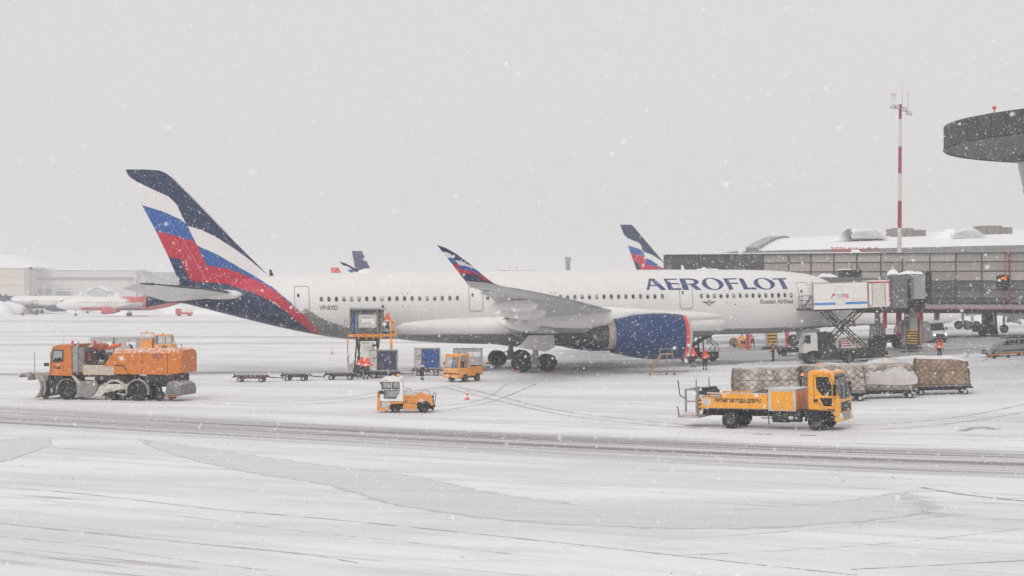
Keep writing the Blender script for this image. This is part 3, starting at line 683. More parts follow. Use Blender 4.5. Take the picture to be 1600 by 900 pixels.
def dens(S, k=12):
    o = []
    for a, b in zip(S, S[1:]):
        for i in range(k):
            t = i/k; o.append((a[0]+(b[0]-a[0])*t, tuple(p+(q-p)*t for p, q in zip(a[1], b[1])), tuple(p+(q-p)*t for p, q in zip(a[2], b[2])), a[3]+(b[3]-a[3])*t))
    return o+[S[-1]]
WLIV = [(NAVY, [(680, 380), (696, 381), (704, 386), (770, 440), (775, 445), (760, 441.5), (728, 439.5), (690, 392)]),
        (RED, zpoly([(320, 270), (405, 330), (440, 345), (480, 410), (560, 415), (660, 445), (760, 480), (868, 565), (845, 566), (770, 520), (660, 465), (560, 458), (480, 465), (455, 455)], 8, 660, 370)),
        (BLUE, zpoly([(300, 250), (365, 262), (405, 285), (430, 330), (370, 340)], 8, 660, 370)),
        (BLUE, zpoly([(450, 350), (540, 362), (640, 395), (740, 450), (780, 490), (720, 470), (640, 435), (560, 415), (490, 410)], 8, 660, 370)),
        (WHITE_L, zpoly([(225, 185), (300, 190), (345, 210), (380, 240), (398, 275), (365, 262), (310, 262)], 8, 660, 370)),
        (WHITE_L, zpoly([(410, 288), (480, 308), (560, 335), (640, 375), (720, 430), (790, 492), (740, 450), (640, 395), (540, 362), (450, 350)], 8, 660, 370))]
def wl_col(p):
    s = proj(AM @ Vector((p[0], -abs(p[1]), p[2]))); c = (.42, .42, .42)
    if s[1] < 382.6+ (s[0]-683)*.3 and s[0] < 690: c = LIPSC
    for cc, poly in WLIV:
        if inpoly(s, poly): c = cc
    return c
LIPSC = (.45, .45, .45)
for sgn in (-1, 1):
    wg = surface(dens(WS, 2), sgn, 0, .72).o('wing', GREYA, plane, sharp=60)
    wl = surface(dens(WL, 14), sgn, n=36).o('winglet', LIV, plane, sharp=70); paint(wl, wl_col)
    surface(dens(WS, 2), sgn, .722, 1).o('flap', GREYA, wg, sharp=60)
    m = MB()                                            # bare metal leading edge
    for a, b in zip(WS[4:], WS[5:]):
        (ax_, az), (bx_, bz) = LP(*a[1], -a[0]), LP(*b[1], -b[0]); m.cyl((ax_-.05, sgn*a[0], az), (bx_-.05, sgn*b[0], bz), .13-.006*a[0]*.4, .13-.006*b[0]*.4, 10)
    m.o('slat', WINGTOP, wg)
    # drooped outboard aileron
    (ax_, az), (bx_, bz) = LP(752, 451, -25.5), LP(785, 470, -17.5)
    m = MB(); m.add([(ax_+1.6, sgn*25.3, az+.02), (bx_+1.9, sgn*17.5, bz+.75), (bx_-.1, sgn*17.5, bz-.05), (ax_-.15, sgn*25.3, az-.32), (ax_+1.6, sgn*25.3, az-.12), (bx_+1.9, sgn*17.5, bz+.6)], [(0, 1, 2, 3), (4, 5, 2, 3), (0, 1, 5, 4), (0, 4, 3), (1, 2, 5)]); m.o('aileron', GREYA, wg)
    # flap track fairings (canoes)
    for v, (tx, ty), (nx, ny), rr in ((19.2, (757, 478), (832, 477), .42), (14.3, (771, 490), (846, 487), .5), (9.6, (776, 504), (838, 507), .55)):
        (tx_, tz), (nx_, nz_) = LP(tx, ty, -v), LP(nx, ny, -v); L_ = nx_-tx_; m = MB(); rg = []
        for f, k in ((0, .02), (.06, .18), (.2, .5), (.4, .85), (.6, 1), (.8, .95), (.93, .7), (1, .1)):
            x = tx_+L_*f*1.12; z = tz+(nz_-tz)*f; rg.append([(x, sgn*v+rr*.62*k*math.cos(a), z+rr*k*1.25*math.sin(a)) for a in [2*math.pi*i/16 for i in range(16)]])
        m.loft(rg); m.o('flap_track_fairing', WHITEA, wg, sharp=60)
TPG = mat('tailplane_grey_paint', (.66, .655, .64), .4, var=.06, scale=.7)
HS = [(.4, (385, 459), (268, 470.5), .10), (1.6, (374, 458.6), (262, 471.5), .10), (5, (309, 450.5), (232, 462.5), .095), (8.6, (240, 443.8), (204, 454), .085), (9.3, (218, 443.2), (195, 452), .08), (9.45, (205, 444.5), (193, 450), .05)]
for sgn in (-1, 1):
    h = surface(dens(HS, 2), sgn, 0, .68).o('tailplane', TPG, plane, sharp=60)
    surface(dens(HS, 2), sgn, .685, 1).o('elevator', TPG, h, sharp=60)
    m = MB()
    for a, b in zip(HS[1:4], HS[2:5]):
        (ax_, az), (bx_, bz) = LP(*a[1], -a[0]), LP(*b[1], -b[0])
        if a[0] < 2: f = .28; ax_, az = ax_+(bx_-ax_)*f, az+(bz-az)*f; v0 = a[0]+(b[0]-a[0])*f
        else: v0 = a[0]
        m.cyl((ax_+.02, sgn*v0, az), (bx_+.02, sgn*b[0], bz), .1, .06, 8)
    m.o('tailplane_leading_edge', NOZ, h)
    rx_, rz_ = LP(362, 459.5, -2.2); m = MB(); m.loft([[(rx_+d, sgn*(1.75+.55*k*math.cos(a)), rz_-.05+.42*k*math.sin(a)) for a in [2*math.pi*i/16 for i in range(16)]] for d, k in ((.95, .05), (.8, .45), (.45, .8), (-.3, 1), (-1.6, .95), (-3.2, .5))]); m.o('tailplane_root_fairing', WHITEA, h, sharp=60)
# belly fairing
def bell(x): t = (x+1)/15.5; return max(0, 1-abs(t)**2.4)
m = MB(); rg = []
for i in range(41):
    x = -16.4+31*i/40; k = bell(x)**.6
    rg.append([(x, (2.2+1.35*k)*math.cos(a), ZA-1.75-.35*k+(1.1+.5*k)*math.sin(a)) for a in [2*math.pi*j/144 for j in range(144)]])
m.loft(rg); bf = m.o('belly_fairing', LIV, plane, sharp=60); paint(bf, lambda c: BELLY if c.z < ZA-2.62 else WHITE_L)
for s in (-1, 1):
  m = MB(); m.loft([[(x, s*(2.6+wy*math.cos(a)), ZA-1.35+zz+hh*math.sin(a)) for a in [2*math.pi*j/20 for j in range(20)]] for x, wy, hh, zz in ((14.5, .05, .05, .1), (11.5, .5, .45, .1), (8, .95, .7, 0), (3, 1.1, .8, -.1), (-3, 1, .75, -.2), (-8, .6, .5, -.3), (-12, .05, .05, -.3))])
  m.o('wing_root_fairing', WHITEA, plane, sharp=60)

# ---- engines
ex, ez = LP(1015, 526.5, -10.5); xin = LP(1073, 527, -10.5)[0]; xaft = LP(957, 527, -10.5)[0]; EL = xin-xaft
for sgn in (-1, 1):
    eng = bpy.data.objects.new('engine', None); col.objects.link(eng); eng.parent = plane; eng.location = (xin, sgn*10.5, ez); eng.rotation_euler = (0, R(1.2), 0)
    m = MB(); m.lathe([(-.62, 1.915), (-1.2, 1.965), (-2.2, 2.0), (-3.2, 1.99), (-4.3, 1.9), (-5.3, 1.74), (-6.0, 1.58), (-EL-.05, 1.50), (-EL, 1.46), (-EL+.3, 1.42), (-EL+1.5, 1.5)], n=64); m.o('nacelle', NACB, eng, sharp=50)
    m = MB(); m.lathe([(-.30, 1.865), (-.45, 1.893), (-.62, 1.917)], n=64); m.f = m.f[:-2]; m.m = m.m[:-2]; m.o('red_ring', LIPR, eng)
    m = MB(); m.lathe([(-.30, 1.866), (-.1, 1.80), (0, 1.70), (-.04, 1.6), (-.3, 1.54), (-1.3, 1.5), (-1.8, 1.5)], n=64); m.f = m.f[:-2]; m.m = m.m[:-2]; m.o('intake_lip', LIPS, eng, sharp=60)
    m = MB(); m.lathe([(-1.3, .02), (-1.0, .02), (-1.35, .3), (-1.6, .45), (-1.75, 1.5), (-1.9, 1.5)], n=40); m.o('fan_hub', DARK, eng)
    m = MB()
    for i in range(22):
        t = 2*math.pi*i/22; c, q = math.cos(t), math.sin(t); m.add([(-1.55, .4*c, .4*q), (-1.3, .4*math.cos(t+.25), .4*math.sin(t+.25)), (-1.35, 1.48*math.cos(t+.35), 1.48*math.sin(t+.35)), (-1.65, 1.48*c, 1.48*q)], [(0, 1, 2, 3)])
    m.o('fan_blades', GREYA, eng)['kind'] = 'stuff'
    m = MB(); m.lathe([(-EL+1.2, 1.05), (-EL+.2, 1.2), (-EL-.45, 1.13), (-EL-.55, 1.06), (-EL-.4, 1.0)], n=40); m.o('core_cowl', mat('beige_core_cowl', (.36, .33, .28), .45), eng)
    m = MB(); m.lathe([(-EL-.3, 1.0), (-EL-1.0, .86), (-EL-1.9, .66), (-EL-1.95, .6), (-EL-1.8, .5), (-EL-2.7, .18), (-EL-3.0, .02)], n=40); m.o('exhaust_nozzle', NOZ, eng, sharp=50)
    m = MB(); m.loft([[(x, wy*math.cos(a), z0_+hh*math.sin(a)) for a in [2*math.pi*j/16 for j in range(16)]] for x, wy, hh, z0_ in ((-1.6, .04, .04, 2.0), (-2.6, .3, .22, 2.02), (-5, .36, .4, 2.0), (-EL, .38, .85, 1.65), (-EL-2.5, .36, .95, 1.5), (-EL-5, .28, .7, 1.35), (-EL-7.5, .05, .3, 1.2))]); m.o('pylon', WHITEA, eng, sharp=60)
    m = MB(); m.cyl((-3, sgn*.2, -1.98), (-3.05, sgn*.2, -2.12), .03, n=6); m.prism([(-2.4, 1.55), (-3.4, 1.75), (-3.5, 2.25), (-3.2, 2.25)], sgn*-.9-.02, sgn*-.9+.02); m.o('strake', NACB, eng)
# ---- landing gear
ALUG = mat('gear_strut_metal', (.42, .41, .4), .4, metal=.3, var=.15, grime=.3)
for sgn in (-1, 1):
    g = bpy.data.objects.new('main_landing_gear', None); col.objects.link(g); g.parent = plane
    gx, gz = LP(837, 580, -5.9); g.location = (gx, sgn*5.3, gz+.02)
    m = MB(); m.cyl((.1, 0, .95), (.25, -sgn*.1, 3.9), .22, .3, 12); m.cyl((.1, 0, .85), (.1, 0, 1.5), .32, n=12); m.bar((-1.2, 0, .72), (1.2, 0, .72), .32, .34); m.tube([(.15, 0, 1.4), (-.55, 0, 1.25), (-.7, 0, .85)], .06); m.o('strut', ALUG, g)
    m = MB(); m.cyl((.2, -sgn*.1, 2.4), (-1.9, -sgn*.9, 3.4), .09, n=8); m.cyl((.1, 0, 1.6), (1.7, -sgn*.5, 3.3), .07, n=8); m.o('side_stay', ALUG, g)
    for dx in (-1.17, 1.17):
        m = MB(); m.cyl((dx, -.9, .72), (dx, .9, .72), .1, n=10); m.o('axle', ALUG, g)
        for dy in (-.58, .58): wheel(g, (dx, dy, .70), .75, .72, 1 if dy > 0 else -1, .42, rimmat=DARK)
    m = MB(); pts = [LP(*p, -6.6) for p in ((833, 512), (864, 512), (869, 543), (855, 550), (811, 544.5), (826, 526))]
    pts = [(x-gx, z-gz) for x, z in pts]; ys = [-1.45, -1.35, -.9, -.75, -.75, -1.0]
    m.add([(x, sgn*-y*1.0, z) for (x, z), y in zip(pts, ys)]+[(x, sgn*(-y-.07), z) for (x, z), y in zip(pts, ys)], [(0, 1, 2, 3, 4, 5), (11, 10, 9, 8, 7, 6)]+[(i, (i+1) % 6, 6+(i+1) % 6, 6+i) for i in range(6)]); m.o('gear_door', WHITEA, g, bevel=.02)
    m = MB(); m.bx(-1.0, 1.6, -1.2, 1.2, 3.15, 3.3); m.o('wheel_well', DARK, g)
g = bpy.data.objects.new('nose_landing_gear', None); col.objects.link(g); g.parent = plane
nx = 23.6; nw = AM @ Vector((nx, 0, 0)); g.location = (nx, 0, zg(nw.x)-nw.z)
m = MB(); m.cyl((0, 0, .5), (-.2, 0, 3.2), .12, n=10); m.cyl((-.1, 0, 1.4), (1.5, 0, 2.9), .07, n=8); m.cyl((0, -.35, .53), (0, .35, .53), .08); m.o('strut', ALUG, g)
for s in (-1, 1): wheel(g, (0, s*.33, .53), .53, .36, s, .5)
for s in (-1, 1): m = MB(); m.bx(-1.2, .6, s*.75-.02, s*.75+.02, 2.0, 3.1); m.o('gear_door', WHITEA, g)
# ------------------------------------------------------------------ vehicles
def beacon(parent, p, mtl=LAMPA, r=.07, h=.16):
    m = MB(); m.cyl(p, (p[0], p[1], p[2]+.04), r*1.15, n=10); b = m.o('beacon', DARK, parent)
    m = MB(); m.lathe([(p[2]+.04, r), (p[2]+.04+h*.75, r*.92), (p[2]+.04+h, r*.4)], (p[0], p[1], 0), 'z', 10); m.o('beacon_lens', mtl, b)
def strip_arc(cx, cz, r0, r1, a0, a1, n=14):
    o = [(cx+r1*math.cos(R(a0+(a1-a0)*i/n)), cz+r1*math.sin(R(a0+(a1-a0)*i/n))) for i in range(n+1)]
    return o+[(cx+r0*math.cos(R(a1-(a1-a0)*i/n)), cz+r0*math.sin(R(a1-(a1-a0)*i/n))) for i in range(n+1)]
def arcfender(m, cx, cz, r, a0, a1, y0, y1, th=.03, n=14):
    pts = strip_arc(cx, cz, r, r+th, a0, a1, n)
    for i in range(n):
        q = [pts[i], pts[i+1], pts[2*n-i], pts[2*n+1-i]]; m.prism(q, y0, y1)

# ---- orange snow plough and sweeper truck
X = lambda v: (1070-(v if v < 1280 else 1280+(v-1280)*.66))/116.4
Z = lambda v: (628-v)/120
t = thing('sweeper_truck', 'dirty orange snow plough and sweeper truck with big tank, at the left', 'truck', G(214, 626.5), 166, anchor=(0, 1.25, 0))
FA = X(480)                                            # front axle
m = MB(); m.prism([(X(332), Z(440)), (X(334), Z(330)), (X(352), Z(222)), (X(372), Z(205)), (X(520), Z(203)), (X(524), Z(440))], -1.22, 1.22); cab = m.o('cab', ORANGE, t, bevel=.06)
m = MB(); m.prism([(X(352), Z(212)), (X(365), Z(206)), (X(420), Z(192)), (X(530), Z(188)), (X(530), Z(207)), (X(372), Z(214))], -1.24, 1.24); m.o('roof', ORANGE, t, bevel=.04)
for s in (1, -1):
    m = MB(); m.prism([(X(358), Z(326)), (X(370), Z(241)), (X(444), Z(241)), (X(442), Z(322))], s*1.225, s*1.24); wn = m.o('side_window', DGLASS if s < 0 else mat('misted_glass', (.30, .36, .36), .12), t)
    m = MB(); fr = [(X(356), Z(330)), (X(368), Z(238)), (X(447), Z(238)), (X(445), Z(326))]
    for a, b in zip(fr, fr[1:]+fr[:1]): m.bar((a[0], s*1.24, a[1]), (b[0], s*1.24, b[1]), .03, .05)
    m.o('window_frame', BLACK, wn)
    m = MB(); m.prism([(X(362), Z(325)), (X(380), Z(296)), (X(400), Z(305)), (X(420), Z(290)), (X(440), Z(305)), (X(440), Z(322))], s*1.24, s*1.244); m.o('dashboard_silhouette', BLACK, wn)
    m = MB(); fr = [(X(345), Z(436)), (X(357), Z(232)), (X(455), Z(232)), (X(455), Z(400))]
    for a, b in zip(fr, fr[1:]): m.bar((a[0], s*1.228, a[1]), (b[0], s*1.228, b[1]), .012, .02)
    m.bx(X(440), X(452), s*1.22, s*1.25, Z(400), Z(396)); m.o('door_seam', DARK, t)
m = MB(); m.prism([(X(352.5), Z(222)), (X(339), Z(328)), (X(337), Z(328)), (X(350), Z(222))], -1.1, 1.1); m.o('windscreen', DGLASS, t)
m = MB(); m.bx(X(322), X(345), -1.24, 1.24, Z(520), Z(438)); m.bx(X(345), X(420), -1.0, 1.0, Z(560), Z(440)); m.o('bumper', DARK, t, bevel=.03)
lettering('door_number', 'В 301', .16, lambda x, y: (X(372)-x, 1.245, Z(385)+y), PRINT, t, bold=.01)
m = MB(); m.bx(X(528), X(575), 1.2, 1.0, Z(412), Z(205)); m.cyl((X(557), .95, Z(430)), (X(557), .95, Z(195)), .12, n=12); m.tube([(X(557), .95, Z(195)), (X(557), .95, Z(183)), (X(565), .95, Z(178))], .08, 8); m.o('exhaust_stack', GREY, t, bevel=.02)
m = MB(); m.bx(X(575), X(620), -1.1, 1.15, Z(410), Z(215)); m.o('intake_housing', mat('dirty_grey_housing', (.2, .19, .18), .7, grime=.5), t, bevel=.04)
m = MB(); m.prism([(X(600), Z(240)), (X(606), Z(190)), (X(665), Z(186)), (X(688), Z(200)), (X(694), Z(240))], -1.25, -.3); m.o('rear_cabin_hood', mat('faded_dark_orange', (.42, .09, .02), .6, grime=.4), t, bevel=.05)
m = MB(); r_ = random.Random(3)
for i in range(18): m.cyl((X(r_.uniform(628, 735)), r_.uniform(-1, 1.0), Z(r_.uniform(240, 340))), (X(r_.uniform(628, 740)), r_.uniform(-1, 1.0), Z(r_.uniform(240, 345))), r_.uniform(.04, .14), n=8)
m.bx(X(625), X(700), -1, .9, Z(350), Z(255)); m.o('sweeper_engine', DARK, t)
m = MB(); m.bx(X(640), X(672), .9, .98, Z(325), Z(262)); m.o('engine_panel', mat('dark_red_panel', (.2, .02, .02), .6), t)
m = MB(); m.cyl((X(700), .5, Z(330)), (X(748), .5, Z(330)), .13, n=12); m.o('air_filter', SALT, t)
m = MB(); m.bx(X(615), X(878), .6, 1.22, Z(430), Z(352)); m.o('tool_box', BEIGE, t, bevel=.03)
m = MB(); m.bx(X(615), X(878), -.6, -1.22, Z(430), Z(352)); m.o('tool_box', BEIGE, t, bevel=.03)
# hopper with chamfered shoulders
def hop(w0, w1): return w0
sec = []
for zx, zb_, ztp in ((795, 360, 350), (868, 360, 232), (900, 420, 224), (1345, 420, 216), (1478, 408, 214), (1512, 402, 228)):
    x = X(zx); zt = Z(ztp); z0_ = Z(zb_); w_ = 1.25 if zx < 1400 else (1.23 if zx < 1500 else 1.12); sh = min(.28, (zt-z0_)*.4)
    sec.append([(x, -w_, z0_), (x, -w_, zt-sh), (x, -w_+sh*.8, zt-sh*.25), (x, -w_+sh*1.8, zt), (x, w_-sh*1.8, zt), (x, w_-sh*.8, zt-sh*.25), (x, w_, zt-sh), (x, w_, z0_)])
m = MB(); m.loft(sec); hopper = m.o('hopper', ORANGE, t, sharp=8)
for zx in (1110, 1345): m = MB(); m.bar((X(zx), 1.256, Z(418)), (X(zx), 1.256, Z(252)), .015, .03); m.o('panel_seam', DARK, hopper)
m = MB(); m.bx(X(878), X(1000), -1.235, 1.235, Z(418), Z(352)); m.prism([(X(1000), Z(418)), (X(955), Z(352)), (X(940), Z(352)), (X(990), Z(418))], -1.24, 1.24); m.o('hopper_skirt', ORANGE, t)
m = MB(); m.tube([(X(880), 1.262, Z(350)), (X(955), 1.262, Z(352)), (X(1000), 1.262, Z(418))], .03, 6); m.o('rubber_seal', BLACK, hopper)
LOGO = mat('purple_logo_print', (.12, .04, .16), .6)
for x0, x1, xo, sl_ in ((1197, 1285, 1.253, 0), (1368, 1420, 1.2, -.25)):
    m = MB(); w_ = X(x0)-X(x1); vs, fs = ring_strip(rrect((X(x0)+X(x1))/2, Z(277), w_, .32, .14), rrect((X(x0)+X(x1))/2, Z(277), w_-.06, .26, .11))
    m.add([(x, xo+sl_*(X(x0)-x) if sl_ else xo, z) for x, z in vs], fs)
    for i in range(5):
        xa = X(x0)-w_*(.13+.155*i); pts = [(xa, .08), (xa-.09*w_, .09), (xa-.05*w_, -.08), (xa+.02*w_, -.09)] if i % 2 else [(xa, .09), (xa-.11*w_, .07), (xa-.11*w_, -.08), (xa-.02*w_, -.08)]
        m.add([(x, xo+(sl_*(X(x0)-x) if sl_ else 0)+.002, Z(277)+z) for x, z in pts], [(0, 1, 2, 3)])
    m.o('side_logo', LOGO, hopper)
m = MB(); m.tube([(X(800), .35, Z(212)), (X(880), .35, Z(192))], .13, 10); m.cyl((X(778), .35, Z(232)), (X(800), .35, Z(210)), .1, n=8); m.o('suction_duct', mat('orange_red_duct', (.7, .1, .03), .5, grime=.2, dust=.4), t)
m = MB(); m.tube([(X(965), .2, Z(224)), (X(960), .2, Z(200)), (X(945), .2, Z(196))], .07, 8); m.o('vent_pipe', BLACK, t)
m = MB(); m.bx(X(1395), X(1398), .5, .53, Z(216), Z(180)); m.cyl((X(1453), .5, Z(214)), (X(1453), .5, Z(188)), .02, n=6); m.cyl((X(1453), .5, Z(194)), (X(1453), .5, Z(186)), .05, n=8); m.o('work_lamp', DARK, t)
# chassis
m = MB(); m.bx(X(350), X(1400), -.45, .45, Z(520), Z(440)); m.bx(X(620), X(960), -1.1, 1.1, Z(470), Z(432)); m.bx(X(1140), X(1420), -1.1, 1.1, Z(480), Z(420)); m.o('chassis', DARK, t, bevel=.02)
m = MB(); m.cyl((X(630), 1.05, Z(460)), (X(712), 1.05, Z(460)), .13, n=12); m.o('air_tank', LGREY, t)
m = MB(); m.prism([(X(560), Z(600)), (X(556), Z(500)), (X(600), Z(478)), (X(720), Z(478)), (X(745), Z(520)), (X(700), Z(590)), (X(640), Z(612))], .95, 1.2); m.o('spray_panel', mat('salted_grey_panel', (.26, .245, .23), .9, var=.3, grime=.6, bump=.3), t, bevel=.04)
m = MB(); arcfender(m, FA, .6, .74, -10, 105, .95, 1.25); m.prism([(X(515), Z(432)), (X(545), Z(440)), (X(598), Z(495)), (X(575), Z(505))], 1.1, 1.25); m.o('front_fender', SALT, t)
m = MB(); arcfender(m, 0, .62, .74, -15, 195, .95, 1.27, .05); m.o('rear_fender', SALT, t)
m = MB(); arcfender(m, FA, .6, .70, 100, 190, .9, 1.24); m.o('front_fender', DARK, t)
for s in (1, -1):
    wheel(t, (FA, s*1.08, .61), .62, .36, s, .5, rimmat=DARK); wheel(t, (0, s*1.0, .61), .62, .5, s, .5, rimmat=DARK)
    wheel(t, (X(1240), s*.9, .33), .34, .22, s, .5)
m = MB(); arcfender(m, X(880), .5, .75, 30, 150, .3, 1.25, .12); r_ = random.Random(5)
m.prism([(X(715), Z(585)), (X(760), Z(520)), (X(800), Z(500)), (X(985), Z(500)), (X(985), Z(540)), (X(830), Z(545)), (X(760), Z(600))], .6, 1.2)
for i in range(12): m.bar((X(r_.uniform(760, 985)), r_.uniform(.9, 1.25), Z(r_.uniform(500, 590))), (X(r_.uniform(760, 985)), r_.uniform(.9, 1.25), Z(r_.uniform(500, 590))), .07, .07)
m.o('broom_frame', mat('salt_white_frame', (.6, .56, .5), .9, var=.3, grime=.35, bump=.4), t, bevel=.02)
m = MB(); m.lathe([(-1.3, .38), (-1.25, .42), (1.1, .42), (1.15, .38)], (X(840), 0, .42), 'y', 24)
for i in range(60):
    a = i*.7; y = -1.2+2.3*i/60; m.bar((X(840)+.4*math.cos(a), y, .42+.4*math.sin(a)), (X(840)+.46*math.cos(a), y, .42+.46*math.sin(a)), .1, .05)
m.o('sweeper_brush', BLACK, t)
wheel(t, (X(935), .95, .3), .31, .22, 1, .5)
m = MB(); m.prism([(X(1290), Z(590)), (X(1330), Z(480)), (X(1420), Z(470)), (X(1490), Z(500)), (X(1508), Z(540)), (X(1500), Z(580))], -1.15, 1.15); m.o('spray_skirt', mat('snowy_grey_tarp', (.2, .195, .19), .85, var=.35, scale=4, grime=.6, dust=.6, bump=.3), t, bevel=.05)
m = MB(); m.bar((X(1300), 1.12, Z(598)), (X(1500), 1.12, Z(582)), .06, .05); m.o('skirt_edge', ORANGE, t)
m = MB(); m.bx(X(1355), X(1372), 1.15, 1.2, Z(448), Z(436)); m.bx(X(1472), X(1490), .8, .9, Z(436), Z(424)); m.o('tail_lamp', LAMPR, t)
m = MB(); m.tube([(X(1140), .8, Z(545)), (X(1165), .95, Z(600)), (X(1190), .95, Z(585))], .035); m.o('hose', BLACK, t)
beacon(t, (X(490), .6, Z(192)), LAMPR, .085, .2); beacon(t, (X(606), -.6, Z(190)), LAMPR, .085, .2)
for q_ in (((X(396), .5, Z(200)), (X(412), .5, Z(140))), ((X(556), -.4, Z(190)), (X(572), -.4, Z(130)))): m = MB(); m.cyl(*q_, .008, n=5); m.o('whip_antenna', DARK, t)
m = MB(); m.bx(X(300), X(335), 1.3, 1.42, Z(365), Z(338)); m.tube([(X(335), 1.24, Z(345)), (X(310), 1.35, Z(350))], .02); m.o('mirror', DARK, t)
# plough blade in front, curved, across the truck
rows = []
for i in range(13):
    y = -1.75+3.5*i/12; fl = .25*abs(y)/1.75; off = -.25+.0*y
    rows.append([(X(255)+off+dx+fl*.2, y, zz+fl*.25*(zz > .9)) for dx, zz in ((.35, .12), (.12, .3), (-.05, .6), (-.08, .95), (.08, 1.3), (.35, 1.6), (.62, 1.72), (.62, 1.69), (.34, 1.55), (.03, 1.28), (-.14, .95), (-.11, .6), (.06, .3), (.3, .12))])
m = MB(); m.loft(rows); plough = m.o('plough_blade', SALT, t, sharp=50)
m = MB()
for i in range(5):
    y = -1.5+.75*i; m.tube([(X(262)-.25+dx, y, zz) for dx, zz in ((-.1, .3), (-.22, .7), (-.2, 1.1), (0, 1.45), (.2, 1.6))], .045)
m.o('blade_rib', SALT, plough)
for k_ in range(5):
    m = MB(); y0_ = .75+.22*k_; pts_ = strip_arc(X(152), 1.42, .30, .36, 5, 205, 12)
    for i in range(12): m.prism([pts_[i], pts_[i+1], pts_[24-i], pts_[25-i]], y0_, y0_+.19)
    m.o('blade_curl', SALT, plough, sharp=50)
m = MB(); m.bx(X(330), X(275), -.6, .6, Z(560), Z(480)); m.cyl((X(300), .35, Z(560)), (X(300), .35, Z(420)), .07, n=8); m.bx(X(318), X(300), .9, 1.1, Z(605), Z(480)); m.o('plough_mount', DARK, t, bevel=.02)
wheel(t, (X(302), 1.2, .2), .2, .14, 1, .5, name='plough_support_wheel')
for zx, top, bot, y in ((232, 252, 440, 1.6), (295, 255, 470, .5)):
    m = MB(); m.cyl((X(zx+4), y, Z(bot)), (X(zx), y, Z(top)), .03, .022, 6); m.o('marker_pole', mat('marker_pole_grey', (.18, .18, .19), .5), t)

# ---- amber drinking-water truck
t = thing('water_truck', 'amber drinking-water service truck with dark windscreen and Cyrillic lettering', 'truck', G(1140.7, 669.7), -27, anchor=(0, -1.15, 0))
X = lambda v: (v-500)/150
Z = lambda zx, v: (605+(zx-500)*.044-v)/168
W = 1.17
FAx = X(1182)
CAB = mat('clean_amber_paint', (.85, .35, .011), .38, var=.08, grime=.2, dust=.4, coat=.15, salt=.22)
x0, x1 = X(1120), X(1120)+1.62
m = MB(); m.prism([(x0, 1.05), (x0, 2.95), (x0+.12, 3.02), (x0+1.15, 3.0), (x0+1.28, 2.9), (x1-.03, 1.6), (x1, 1.45), (x1, .75), (x1-.25, .7), (x1-.45, 1.0)], -W, W); cab = m.o('cab', CAB, t, bevel=.07)
for s in (-1, 1):
    m = MB(); P_ = [(x0+.42, 2.72), (x0+1.12, 2.72), (x0+1.3, 2.35), (x0+1.32, 1.25), (x0+.78, 1.25), (x0+.62, 1.55), (x0+.62, 1.65), (x0+.95, 1.72), (x0+.45, 2.1)]
    m.prism([(x0+.42, 2.72), (x0+1.08, 2.72), (x0+1.24, 2.25), (x0+1.24, 1.76), (x0+.75, 1.78), (x0+.46, 2.1)], s*(W-.03), s*(W+.012)); wd_ = m.o('door_window', DGLASS, t, bevel=.01)
    m = MB(); m.prism([(x0+.62, 1.66), (x0+1.25, 1.66), (x0+1.24, 1.25), (x0+.82, 1.25)], s*(W-.03), s*(W+.012)); m.o('lower_door_window', DGLASS, t, bevel=.01)
    m = MB(); fr = [(x0+.32, 1.35), (x0+.32, 2.8), (x0+1.12, 2.82), (x0+1.34, 2.3), (x0+1.34, 1.1), (x0+.75, 1.1), (x0+.6, 1.4)]
    for a, b in zip(fr, fr[1:]+fr[:1]): m.bar((a[0], s*(W+.004), a[1]), (b[0], s*(W+.004), b[1]), .012, .02)
    m.o('door_seam', DARK, t)
    m = MB(); m.bx(x0+.3, x0+.52, s*W, s*(W+.03), 1.45, 1.6); m.o('door_handle', BLACK, t, bevel=.01)
m = MB(); sx_ = lambda z: x0+1.28+(z-2.9)/(1.6-2.9)*(.31)
fr = []
for y, z in ((-.98, 2.78), (-.5, 2.84), (.5, 2.84), (.98, 2.78), (1.08, 1.85), (.9, 1.62), (0, 1.56), (-.9, 1.62), (-1.08, 1.85)): fr.append((sx_(z)+.02, y, z))
m.add(fr+[(x-.05, y, z) for x, y, z in fr], [tuple(range(9)), tuple(range(17, 8, -1))]+[(i, (i+1) % 9, 9+(i+1) % 9, 9+i) for i in range(9)]); wsn = m.o('windscreen', DGLASS, t)
m = MB()
for s in (-.6, .2): m.bar((sx_(1.65)+.04, s, 1.65), (sx_(2.3)+.04, s+.45, 2.3), .02, .03)
m.o('wiper', BLACK, wsn)
m = MB(); m.bx(x1-.02, x1+.02, -.85, .85, .95, 1.45); m.o('grille', DARK, t, bevel=.02)
m = MB(); m.bx(x1-.3, x1+.06, -W, W, .48, .72); m.o('bumper', CAB, t, bevel=.04)
m = MB(); m.bx(x1-.02, x1+.07, -.55, .55, .55, .9); m.o('front_step', GREY, t, bevel=.02)
for s in (-1, 1):
    m = MB(); m.bx(x1-.2, x1+.07, s*.75, s*1.1, .58, .88); m.o('headlamp', LAMPO, t, bevel=.03)
    m = MB(); m.bx(x1-.25, x1-.1, s*(W+.12), s*(W+.3), 1.8, 2.35); m.tube([(x1-.25, s*W, 2.6), (x1-.15, s*(W+.2), 2.35)], .02); m.o('mirror', BLACK, t, bevel=.03)
m = MB(); m.prism([(x1-.55, 2.75), (x1-.1, 2.68), (x1-.12, 2.62), (x1-.5, 2.66)], -.9, .9); m.o('sun_visor', DGLASS, t)
